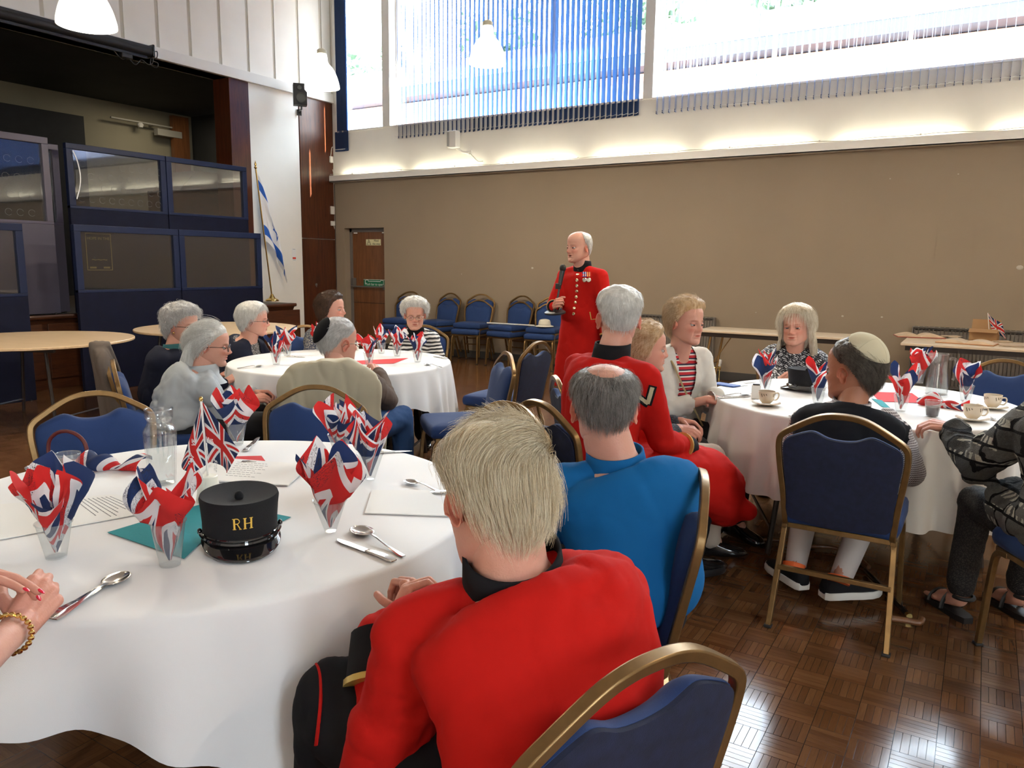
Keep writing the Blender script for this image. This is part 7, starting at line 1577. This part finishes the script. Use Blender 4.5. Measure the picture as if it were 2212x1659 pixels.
tt_ = bvh([o for o in J['root'].children if o.name.startswith('trousers')][0]); strip_on(J, tt_, [(672, 1424), (687, 1440), (693, 1470), (694, 1512), (690, 1560), (684, 1610)], 5, RED, J['root'], 'red_side_stripe', .003)
make_hair(J['root'], J['M'], J['fp'], dict(short=1, **{'raise': .004}, taper=.05, thick=.017, n=15000, len=.075, comb='side', lift=.14, w=.00030, curl=.16, rand=.15, grav=.08, top=.1, lump=.003, bald=.75, baldc=(.025, -.045, .232), baldr=(.028, .034, .035)), H_YEL, 8)
chair(-.61, 1.06, (-.92, .38), 'blue banquet chair nearest the camera behind the bent man in the red tunic')
# ================================================================== 3 the man in the blue polo shirt
J = person('balding elderly man in a bright blue polo shirt seen from behind', (1308, 786), 2.06, (-.80, .25), look=SP, twist=-.62, lean=(0, .05), hump=.02, k=1.0, girth=1.12, hs=1.0, pitch=-.10, sw=.205,
           face_p=dict(age=1., jowl=.005, hairst=dict(short=1), scalp=.45, scalpc=(.75, .70, .66), ear=1.15), skinc=(.58, .30, .21), R=dict(w=(.15, .38, .66)), L=dict(w=(-.15, .38, .66)), voxel=.011)
pol = top_garment(J, 'blue_polo_shirt', POLO, off=.018, sleeve=.42, voxel=.009, wr=.007, fr=5.5, seed=12, neck=.95); collar_band(J, POLO, .036, .080, 'polo_collar'); trousers(J, CHAR); shoes(J, M_BLACKG)
make_hair(J['root'], J['M'], J['fp'], dict(short=1, taper=.05, thick=.012, n=9000, len=.034, comb='down', lift=.35, w=.00032, curl=.35, rand=.35, grav=.12, bald=1.0, baldc=(0, -.03, .230), baldr=(.060, .088, .058)), H_GREY, 13)
glasses(J, FR, up=-.002); chair(-.85, 1.82, (-.92, -.38), 'blue banquet chair behind the man in the blue polo shirt')
# ================================================================== 4 the seated man in red with white hair
J = person('white-haired man in a red coat with a gold chevron, seated with his back turned', (1340, 624), 3.25, (.42, .91), look=SP, lean=(0, .03), hump=.015, k=1.02, girth=1.08, hs=1.04, pitch=.02, sw=.205, twist=.15,
           face_p=dict(age=1., jowl=.004, hairst=dict(short=1), scalp=.5, ear=1.2), skinc=(.62, .30, .23), R=dict(wpx=(1487, 968, 3.42), d=(.5, .3, -.35), n=(.5, -.5, .7), world=True, curl=.6, hint=(.25, -.5, -1)), L=dict(w=(-.05, .36, .66)), voxel=.012,
           legs={1: dict(k=(.16, .46, .53), a=(.10, .44, .10)), -1: dict(k=(-.12, .46, .52), a=(-.12, .36, .10))})
def lapskirt(mb, w=.20, f=.52, zt=.60, drop=.20):
    R_ = []
    for y, ww, zz, dd in ((-.16, .19, .62, .12), (0, .20, .645, .16), (.15, .22, .645, .20), (.3, .24, .64, .26), (.42, .27, .635, .32), (f, .29, .62, .37), (f + .07, .28, .57, .34)):
        a = np.linspace(0, 2 * pi, 40, endpoint=False); R_.append(np.stack([ww * np.sign(np.cos(a)) * np.abs(np.cos(a)) ** .7, np.full(40, y), (zz - dd / 2) + dd / 2 * np.sign(np.sin(a)) * np.abs(np.sin(a)) ** .6], 1))
    mb.loft(R_); mb.cone((.18, .46, .42), (.26, .62, .34), .08, .05)
coat = top_garment(J, 'red_coat', RED, off=.016, extra=lambda mb: lapskirt(mb), voxel=.010, wr=.006, fr=7, seed=15, neck=.95, slv=.014); collar_band(J, BLKW, .052, .076); tr = bvh(coat); cuff(J, 1, BLKW, .72, .98, .014)
trousers(J, BLKW, voxel=.015, ankle=1.0); shoes(J, M_BLACKG, M_BLACK, 1.1, 'boot')
M_CHEV = simple('chevron_silver_gold', (.62, .55, .36), .4, .3)
cp_ = [(1378, 856), (1399, 874), (1404, 866), (1410, 832)]
ch_ = strip_on(J, tr, [(1377, 857), (1389, 865), (1401, 873)], 17, BLKW, coat, 'chevron_backing', .003); strip_on(J, tr, [(1399, 874), (1405, 853), (1410, 833)], 17, BLKW, coat, 'chevron_backing', .003)
strip_on(J, tr, [(1379, 856), (1390, 864), (1400, 870)], 8, M_CHEV, coat, 'chevron_stripe', .006); strip_on(J, tr, [(1399, 871), (1404, 852), (1408, 836)], 8, M_CHEV, coat, 'chevron_stripe', .006)
make_hair(J['root'], J['M'], J['fp'], dict(short=1, taper=.06, thick=.012, n=5000, len=.020, comb='down', lift=.3, w=.0005, curl=.1, rand=.15, top=.6), H_WHITE, 16); seat(J, (.42, .91), 'blue banquet chair hidden under the white-haired man in red')
# ================================================================== 5 the woman half hidden behind him
J = person('blonde woman in a black lace top and beige trousers, hands clasped, half hidden', (1392, 702), 3.78, (.78, .62), look=(1.5, 5.2), lean=(0, .05), hump=.03, k=.92, girth=1.05, bust=.04, hs=.98, sw=.165,
           face_p=dict(age=1., nose=.9), R=dict(wpx=(1462, 925, 3.85), d=(.85, .25, -.12), n=(.1, -.5, .9), world=True, curl=.55), L=dict(wpx=(1468, 908, 4.0), d=(.8, .1, -.12), n=(0, .5, .9), world=True, curl=.5), voxel=.014)
top_garment(J, 'black_lace_top', LACE, off=.012, sleeve=.95, seed=20, mi=None); trousers(J, BEIGET, off=.02, ankle=1.0); shoes(J, M_BLACKG)
make_hair(J['root'], J['M'], J['fp'], dict(mid=1, thick=.026, n=3500, len=.05, comb='back', lift=.3, w=.0005, curl=.5, rand=.3, lump=.006), H_BLND, 21); seat(J, (.78, .62), 'blue banquet chair hidden under the woman in the black lace top')
nails(J, 1, simple('dark_red_varnish', (.18, .01, .015), .15)); nails(J, -1, MATS['dark_red_varnish']); m = MB(); A = J['arms'][-1]; q = A['E'] + (A['W'] - A['E']) * .9; dd_ = D3(A['W'] - A['E']); m.tube([q - dd_ * .006, q + dd_ * .006], [.031, .031], 20); m.build('bracelet_watch', M_STEEL, J['root'])
# ================================================================== 6 the woman in the cream cardigan
J = person('short-haired blonde woman in a cream cardigan over a red striped top', (1482, 650), 4.30, (.72, -.55), look=(1.2, 2.9), lean=(0, .03), hump=.02, k=.94, girth=.98, bust=.02, hs=1.0, sw=.165, roll=-.02,
           face_p=dict(age=1.2, nose=1.0, cheek=-.3, browc=(.6, .45, .38), gaze=(-.1, 0)), skinc=(.58, .34, .24), R=dict(wpx=(1530, 862, 4.15), d=(.9, .3, -.1), n=(0, -.5, 1), world=True, curl=.4, hint=(.5, -.4, -1)), L=dict(wpx=(1545, 856, 4.25), d=(.5, -.6, -.1), n=(.3, .3, 1), world=True, curl=.4), voxel=.012)
def vcut(J, wtop=.075, wlow=.045, back=True):
    def f(c): 
        y = c[1]; return not (y > J['nb'][1] + .0 and abs(c[0] - J['nb'][0] * 0) < wlow + (wtop - wlow) * max(0, (c[2] - .7) / .4) and c[2] > .62 and y > -.02)
    return f
top_garment(J, 'striped_top', REDST, off=.008, sleeve=.45, seed=22, voxel=.010, neck=.86, wr=.004); top_garment(J, 'cream_cardigan', CREAMC, off=.026, seed=23, voxel=.010, neck=.97, cut=vcut(J), slv=.02, wr=.008, fr=8)
trousers(J, CHAR, off=.02); shoes(J, M_BLACKG)
make_hair(J['root'], J['M'], J['fp'], dict(thick=.026, n=6000, len=.05, comb='back', lift=.35, w=.0005, curl=.35, rand=.2, lump=.006, top=.25, **{'raise': .002}), H_BLND, 24); seat(J, (.72, -.55), 'blue banquet chair under the woman in the cream cardigan')
tr = bvh(bpy.data.objects[[o.name for o in J['root'].children if o.name.startswith('cream_cardigan')][0]])
nb = J['nb']; m = MB(); Ps = smoothp([nb + np.array([.10, -.04, -.035]), nb + np.array([.095, .07, -.06]), nb + np.array([.05, .13, -.20]), nb + np.array([-.02, .16, -.34]), nb + np.array([-.10, .16, -.47])], 6); m.tube(Ps, .007, 6, flat=.5); m.build('bag_strap', simple('tan_strap', (.30, .22, .10), .5), J['root'])
# ================================================================== 7 the woman in the floral top
J = person('long-haired pale blonde woman in a black and white floral top', (1722, 662), 5.42, (.24, -.97), look=(-1.6, 0), lean=(0, .06), hump=.03, k=.98, girth=1.22, bust=.07, belly=.05, hs=1.08, sw=.185, roll=.05, pitch=-.03,
           face_p=dict(age=.8, nose=.9, jowl=.010, cheek=.5, browc=(.7, .6, .52), hairst=dict(long=1), gaze=(-.25, 0), lip=(.80, .45, .42)), skinc=(.64, .38, .29), R=dict(wpx=(1735, 808, 5.06), d=(1, -.05, 0), n=(0, -.3, 1), world=True, curl=.3, hint=(.7, -.2, -.7)), L=dict(wpx=(1745, 806, 5.12), d=(-1, -.1, 0), n=(0, -.2, 1), world=True, curl=.3, hint=(-.8, -.2, -.7)), voxel=.012)
top_garment(J, 'floral_top', FLORAL, off=.016, sleeve=.55, seed=26, voxel=.010, neck=.90, slv=.02); trousers(J, CHAR); shoes(J, M_BLACKG)
def long_locks(n, side=1.0, L=.17, z0=.13, back=1.0, w=.07):
    def f(rg):
        a = rg.random(n) * pi * 1.35 - pi * 1.175; rr = 1 + .10 * rg.random(n); x0 = .088 * np.cos(a) * rr; y0 = -.004 + .100 * np.sin(a) * rr; y0 = np.where(y0 > .02, .02 - .3 * (y0 - .02), y0); out = []
        for s in range(7):
            t = s / 6; fl = 1 + .28 * t - .10 * t * t; z = z0 + .03 - (L + .05 * rg.random(n) * (s > 0)) * t; out.append(np.stack([x0 * fl + .008 * np.sin(t * 5 + a * 9), y0 * fl + .006 * np.cos(t * 6 + a * 7), z], 1))
        return np.stack(out, 1)
    return f
make_hair(J['root'], J['M'], J['fp'], dict(long=1, thick=.020, n=6000, len=.08, comb='down', lift=.10, w=.0007, curl=.15, top=.3, **{'raise': .006}, locks=long_locks(6500, z0=.075, L=.12)), H_BLND2, 27); seat(J, (.24, -.97), 'blue banquet chair behind the woman in the floral top')
# ================================================================== 8 the man with the beige kippah
J = person('grey-haired man in a beige kippah and black vest at the right table', (1852, 735), 3.50, (.0, 1), look=(-4.4, 5.3), lean=(0, .10), hump=.03, k=1.0, girth=1.12, hs=1.10, sw=.205, pitch=-.03,
           face_p=dict(age=1., nose=1., ear=1.2, jowl=.005, hairst=dict(short=1), browc=(.4, .35, .3), scalp=.5, scalpc=(.6, .55, .5)), skin='skin_tan', skinc=(.40, .19, .115), R=dict(w=(.12, .36, .775), d=(-.7, .6, 0), n=(0, 0, 1), hint=(.5, -.5, -.9)), L=dict(w=(-.14, .36, .775), d=(.5, .8, 0), n=(0, 0, 1), hint=(-.5, -.5, -.9)), voxel=.011,
           legs={-1: dict(k=(-.15, .38, .50), a=None), 1: dict(k=(.15, .38, .50), a=None)} if False else {-1: dict(k=(-.17, .36, .50), a=(-.17, .06, .125), f=(-.30, .19, .05)), 1: dict(k=(.12, .36, .50), a=(.02, .02, .125), f=(.14, .13, .05))})
top_garment(J, 'checked_shirt', CHECK, off=.012, sleeve=1.0, seed=30, voxel=.010, neck=.93, slv=.02)
v_ = MB(); v_.loft(torso_rings(J, J['girth'], .024, 0, .90, belly=.02)); 
for s in (1, -1): v_.cone(J['nb'] + np.array([0, 0, -.06]), J['arms'][s]['S'] + np.array([0, 0, .0]), .056, .068, 16)
garment(J['root'], 'black_vest', VEST, v_, .0095, 5, .006, 7, 31); collar_band(J, CHECK, .042, .078, 'shirt_collar'); trousers(J, BEIGET, ankle=.35, off=.012)
for s in (1, -1): hp, kn, an, ft = J['legs'][s]; m = MB(); m.tube([kn + (an - kn) * .25, kn + (an - kn) * .6, an + np.array([0, 0, -.02])], [.062, .055, .044], 20); m.build('sock', SOCK, J['root'])
shoes(J, woven('black_trainer_mesh', (.012, .012, .014)), simple('white_sole', (.68, .66, .62), .5), 1.05, 'trainer')
for s in (1, -1): hp, kn, an, ft = J['legs'][s]; m = MB(); m.tube([an + np.array([0, -.035, -.012]), an + np.array([0, -.02, .012])], [.046, .049], 18); m.build('orange_lining', simple('orange_lining', (.7, .12, .02), .7), J['root'])
make_hair(J['root'], J['M'], J['fp'], dict(short=1, taper=.04, thick=.016, n=8000, len=.06, comb='back', lift=.1, w=.0004, curl=.08, rand=.08, recede=.01), H_DARK, 32); kippah(J, KIPC, (.0, -.060, .205), .080, .05, seams=4, out=.022)
chair(-.405, 3.29, (0, 1), 'blue banquet chair under the man with the beige kippah, seen square from behind')
# ================================================================== 9 the person in the block-knit jumper
J = person('person in a black and grey block-knit jumper reaching over the right table', (2335, 640), 3.40, (-.50, .87), look=(-1, 6), H=1.22, lean=(0, .12), hump=.05, k=.98, girth=1.2, belly=.05, sw=.185, twist=.0,
           R=dict(w=(.1, .45, .72)), L=dict(wpx=(2058, 925, 3.62), d=(-.7, .1, .05), n=(-.2, -.3, 1), world=True, curl=.55, hint=(-.25, .1, -1)), voxel=.013, legs={-1: dict(k=(-.13, .40, .5), a=(-.16, .40, .11), f=(-.18, .56, .05)), 1: dict(k=(.13, .42, .5), a=(.10, .42, .11), f=(.08, .58, .05))})
top_garment(J, 'block_knit_jumper', KNIT, off=.032, sleeve=.97, seed=34, voxel=.010, slv=.026, wr=.012, fr=9, extra=lambda mb: (mb.cone((-.08, -.05, .52), (-.10, .20, .54), .15, .115), mb.cone((.08, -.05, .52), (.10, .20, .54), .15, .115), mb.cone((0, -.12, .50), (0, .05, .50), .17, .15))); trousers(J, LEGP, off=.008, wide=.006)
A = J['arms'][-1]; dd_ = D3(A['W'] - A['E']); m = MB(); m.tube([A['W'] - dd_ * .045, A['W'] - dd_ * .02, A['W'] + dd_ * .008], [.047, .045, .040], 24); m.build('ribbed_cuff', simple('slate_rib', (.035, .045, .065), .9, bump=.6, bs=250), J['root'])
for s in (1, -1):
    hp, kn, an, ft = J['legs'][s]; d = ft - an; d[2] = 0; d = D3(d); x = np.cross(d, [0, 0, 1.0]); c = np.array([an[0], an[1], 0]); m = MB(); m.cone(an + [0, 0, -.03], c + d * .10 + [0, 0, .045], .036, .030)
    for q in range(5): m.cone(c + d * .10 + x * (.028 - .013 * q) * s * 1 + [0, 0, .04], c + d * (.165 - .008 * q) + x * (.030 - .014 * q) * s + [0, 0, .032], .014 - .001 * q, .010 - .0008 * q, 8)
    V, F_, N = remesh(m, .006, 2); mm = MB(); mm.add(V, F_); o = mm.build('foot', skin_mat('skin_fair', (.62, .36, .26)), J['root'], angle=180, fixn=False); at_ = o.data.attributes.new('tint', 'FLOAT_COLOR', 'POINT'); at_.data.foreach_set('color', np.ones(4 * len(V)))
    m = MB(); m.loft([[c + d * y + x * w + np.array([0, 0, z]) for y, w in ((-.07, .02), (-.03, .034), (.06, .036), (.14, .042), (.185, .02), (.185, -.02), (.14, -.042), (.06, -.036), (-.03, -.034), (-.07, -.02))] for z in (0.0, .025)])
    for y_, h_ in ((.04, .085), (.12, .062)): m.tube([c + d * y_ + x * (.045 * cos(a)) + np.array([0, 0, .02 + (h_ - .015) * sin(a)]) for a in np.linspace(0, pi, 10)], .012, 6, flat=.5)
    m.tube([c + d * (-.02 + .0) + x * (.04 * cos(a)) + np.array([0, 0, .10]) + d * (-.045 * sin(a)) for a in np.linspace(0, pi, 10)], .008, 6); m.build('sandal', simple('black_sandal', (.012, .012, .013), .5), J['root'])
seat(J, (-.50, .87), 'blue banquet chair under the person in the block-knit jumper')
# ================================================================== 10-15 the group at the far table
J = person('curly white-haired woman with dark glasses and dark cardigan, leftmost at the far table', (390, 662), 5.28, (.55, .83), look=(1.2, 4.6), lean=(0, .05), hump=.02, k=.93, girth=1.1, bust=.05, hs=1.0, sw=.165, pitch=-.05, face_p=dict(age=1.1, nose=1.1, jowl=.004), voxel=.014)
top_garment(J, 'dark_cardigan', NAVYC, off=.018, seed=40, voxel=.012); collar_band(J, woven('teal_green_scarf', (.05, .16, .17)), .03, .078, 'blouse_collar'); trousers(J, CHAR); shoes(J, M_BLACKG)
make_hair(J['root'], J['M'], J['fp'], dict(thick=.034, n=5000, len=.035, comb='curl', lift=.5, w=.0006, curl=1.1, rand=.5, lump=.010, lumpf=38, **{'raise': -.008}), H_SILV, 41); glasses(J, FR, .024)
m = MB(); m.ell(J['M'][:3, :3] @ np.array([.078, -.002, .075]) + J['M'][:3, 3], (.007,) * 3); m.build('earring', GOLDM, J['root'])
seat(J, (.55, .83), 'blue banquet chair with the brown jacket hung on it'); JC = J
J = person('woman with long white tied-back hair, dark glasses and a pale grey jacket', (452, 700), 4.62, (.52, .85), look=(.2, 6.6), lean=(0, .10), hump=.035, k=.95, girth=1.08, hs=1.0, sw=.18, pitch=-.10, face_p=dict(age=1., nose=1.15),
           R=dict(wpx=(540, 862, 4.72), d=(.5, .75, .02), n=(.5, -.4, .9), world=True, curl=.65, hint=(.6, -.4, -.9)), L=dict(wpx=(550, 848, 4.85), d=(.7, .55, -.05), n=(-.2, .5, .9), world=True, curl=.6), voxel=.012)
top_garment(J, 'pale_grey_jacket', GREYJ, off=.028, seed=44, voxel=.010, wr=.012, fr=9, slv=.022, sleeve=.95); collar_band(J, GREYJ, .05, .092, 'jacket_collar', drop=-.012); trousers(J, CHAR, off=.02); shoes(J, M_BLACKG)
def tail(n):
    def f(rg):
        out = []; a = rg.random(n) * 6.28; rr = rg.random(n) ** .5
        for s in range(7):
            t = s / 6; out.append(np.stack([.060 * rr * np.cos(a) * (1 + .8 * t) + .01 * np.sin(t * 6 + a * 3), -.095 - .030 * t + .030 * rr * np.sin(a) * (1 + .7 * t), .155 - (.22 + .07 * np.abs(np.sin(a * 7))) * t], 1))
        return np.stack(out, 1)
    return f
make_hair(J['root'], J['M'], J['fp'], dict(thick=.015, n=5000, len=.10, comb='back', lift=.06, w=.0007, curl=.10, grav=.05, locks=tail(9000)), H_WHITE, 45); glasses(J, FR, .023)
m = MB(); q = lambda v: J['M'][:3, :3] @ np.array(v) + J['M'][:3, 3]; m.tube([q((-.02, -.098, .185)), q((.01, -.108, .170)), q((.045, -.09, .155))], .009, 8, flat=.6); m.build('hair_clip', simple('red_brown_clip', (.25, .03, .02), .4), J['root']); seat(J, (.52, .85), 'blue banquet chair under the woman in the pale grey jacket')
J = person('short white-haired woman with glasses and dark cardigan over a printed blouse', (543, 658), 6.05, (.85, .35), look=(.3, 8.5), lean=(0, .05), hump=.03, k=.93, girth=1.12, bust=.06, hs=1.0, sw=.165, face_p=dict(age=1.1, nose=1.1, jowl=.004), voxel=.014)
top_garment(J, 'printed_blouse', PRINT, off=.010, seed=46, sleeve=.45, voxel=.012); top_garment(J, 'dark_cardigan', NAVYC, off=.026, seed=47, voxel=.012, cut=vcut(J, .06, .07)); trousers(J, CHAR, voxel=.018); shoes(J, M_BLACKG)
make_hair(J['root'], J['M'], J['fp'], dict(thick=.024, n=4000, len=.04, comb='down', lift=.25, w=.0006, curl=.2, top=.3), H_WHITE, 48); glasses(J, FR, .020); seat(J, (.85, .35), 'blue banquet chair under the short-haired woman at the back left')
J = person('smiling woman with dark brown hair in a blue floral top', (712, 636), 6.35, (.85, -.2), look=(1.4, 6.5), lean=(0, .05), hump=.03, k=.93, girth=1.05, bust=.05, hs=1.02, sw=.165, pitch=.06, roll=-.05, face_p=dict(age=1., nose=1.1, cheek=.5, open=True, browc=(.3, .2, .16)), voxel=.014)
top_garment(J, 'floral_blouse', BLUEFL, off=.014, seed=50, voxel=.012); trousers(J, CHAR, voxel=.018); shoes(J, M_BLACKG)
make_hair(J['root'], J['M'], J['fp'], dict(mid=1, thick=.030, n=7000, len=.045, comb='back', lift=.35, w=.0006, curl=.5, lump=.007), H_BRN, 51); seat(J, (.85, -.2), 'blue banquet chair under the dark-haired woman at the back')
J = person('white-haired man in a black kippah and brown jumper at the far table', (728, 690), 4.32, (-.62, .78), look=(-2.0, 7.5), lean=(0, .03), hump=.02, k=.98, girth=1.12, hs=1.06, sw=.20, pitch=-.05,
           face_p=dict(age=1., ear=1.2, jowl=.004, hairst=dict(short=1), scalp=.5), R=dict(w=(.2, .45, .75)), L=dict(w=(-.2, .45, .75)), voxel=.012, legs={1: dict(k=(.34, .34, .50), a=(.36, .30, .09)), -1: dict(k=(-.1, .42, .5))})
top_garment(J, 'brown_jumper', BRN, off=.026, seed=54, voxel=.010, wr=.010, slv=.024); trousers(J, DENIM, off=.016); shoes(J, M_BLACKG); collar_band(J, woven('pale_shirt', (.4, .45, .5)), .036, .080, 'shirt_collar')
make_hair(J['root'], J['M'], J['fp'], dict(short=1, taper=.05, thick=.014, n=5000, len=.035, comb='back', lift=.2, w=.0005, curl=.15), H_SILV, 55); kippah(J, KIPB, (-.012, -.088, .175), .068, .02, out=.021); glasses(J, FRM, .02)
JK = J; seat(J, (-.62, .78), 'blue banquet chair draped with a beige raincoat')
J = person('white-haired woman with glasses in a black and white striped jumper facing the camera', (896, 648), 6.28, (.50, -.86), look=(.1, -.2), lean=(0, .04), hump=.03, k=.93, girth=1.08, bust=.05, hs=1.0, sw=.165, pitch=-.12, face_p=dict(age=1.3, nose=1., jowl=.006, closed=True, browc=(.8, .75, .7), lip=(.8, .5, .46)), skinc=(.64, .34, .26), voxel=.013)
top_garment(J, 'striped_jumper', ZEBRA, off=.018, seed=58, voxel=.011); collar_band(J, KIPB, .036, .074, 'black_scarf'); trousers(J, CHAR, off=.03, wide=.03); shoes(J, M_BLACKG)
make_hair(J['root'], J['M'], J['fp'], dict(thick=.036, n=4500, len=.03, comb='curl', lift=.5, w=.0006, curl=1.0, rand=.5, lump=.008, **{'raise': .0}), H_WHITE, 59); glasses(J, FRM, .022); seat(J, (.50, -.86), 'blue banquet chair under the woman in the striped jumper')
# draped coats over two chair backs
def drape(J, face, mat, label, name, zlow, w=.25, seed=1, top=.945, extra=0.0):
    a = atan2(face[1], face[0]) - pi / 2; q = J['Rw'] @ np.array([0, -.08, 0]); r = empty(name, (J['base'][0] + q[0], J['base'][1] + q[1], 0), a, label, 'coat'); mb = MB(); R_ = []
    for t in np.linspace(0, 1, 16):
        z = zlow + (top - zlow) * t; yc = -.205 - (z - .425) * .19 - .012; ww = w * (1.0 + .05 * sin(t * 9)) * (1 if t < .62 else sqrt(max(.02, 1 - ((t - .62) / .38) ** 2.2 * .86))); dd = .055 + .05 * (1 - t) ** 1.5 + extra
        b = np.linspace(0, 2 * pi, 60, endpoint=False); fo = 1 + .16 * (1 - t) * np.sin(9 * b + seed) + .08 * (1 - t) * np.sin(17 * b); R_.append(np.stack([ww * np.sign(np.cos(b)) * np.abs(np.cos(b)) ** .8, yc + (dd * np.sin(b)) * fo, np.full(60, z)], 1))
    mb.loft(R_); V, F_, N = remesh(mb, .009, 3); V = perturb(V, N, .012, 7, seed, (1.6, 1, .35)); m = MB(); m.add(V, F_); m.build('coat_cloth', mat, r, angle=180, fixn=False)
    m = MB(); m.tube(smoothp([(-w * .75, -.30, .80), (-w * .4, -.335, .885), (0, -.345, .915), (w * .4, -.335, .885), (w * .75, -.30, .80)], 6), .016, 8, flat=.6); m.build('coat_collar', mat, r); return r
drape(JK, (-.62, .78), BEIGEC, 'beige raincoat draped over the chair of the black kippah wearer', 'raincoat', .42, .27, 3)
drape(JC, (.55, .83), KHAKIB, 'brown jacket hung over the chair back of the curly-haired woman', 'jacket', .40, .24, 5, .93)
# ================================================================== 16 the hands at the left edge
J = person('person at the left edge with clasped hands, red nails and a gold bracelet', None, 0, (-.50, .86), look=(-2, 2), H=1.24, root=(-1.07, .06), lean=(0, .12), hump=.05, k=.98, girth=1.08, hs=1.0, sw=.17,
           R=dict(wpx=(88, 1322, 1.56), d=(-.40, .80, .42), n=(.80, -.10, .55), world=True, curls=[.62, .70, .78, .85], thumb=.5, vox=.0026, hint=(.6, -.3, -.8)), L=dict(wpx=(-72, 1222, 1.62), d=(.84, .50, .10), n=(-.25, .1, 1), world=True, curls=[.16, .20, .30, .42], spread=.5, thumb=.3, vox=.0026, hint=(-.8, -.2, -.6)), voxel=.009, skinc=(.66, .34, .26))
top_garment(J, 'red_blouse', RED, off=.02, sleeve=.4, seed=60, voxel=.014); trousers(J, CHAR, voxel=.018); make_hair(J['root'], J['M'], J['fp'], dict(thick=.02, n=500, len=.04), H_SILV, 61); seat(J, (-.50, .86), 'blue banquet chair under the person at the left edge')
A = J['arms'][1]; dd_ = D3(A['W'] - A['E']); x_ = D3(np.cross(dd_, [0, 0, 1.0])); y_ = np.cross(dd_, x_); br = None
c_ = A['W'] - dd_ * .035; links = MB()
for i in range(22):
    a_ = 2 * pi * i / 22; pc = c_ + (x_ * cos(a_) + y_ * sin(a_)) * .033; links.ell(pc, (.0055, .0055, .0045), nu=8, nv=6)
br = links.build('gold_bracelet', GOLDM, J['root'])
RNAIL = simple('red_nail_varnish', (.62, .015, .04), .12, Coat_Weight=.6)
nails(J, -1, RNAIL); nails(J, 1, RNAIL)
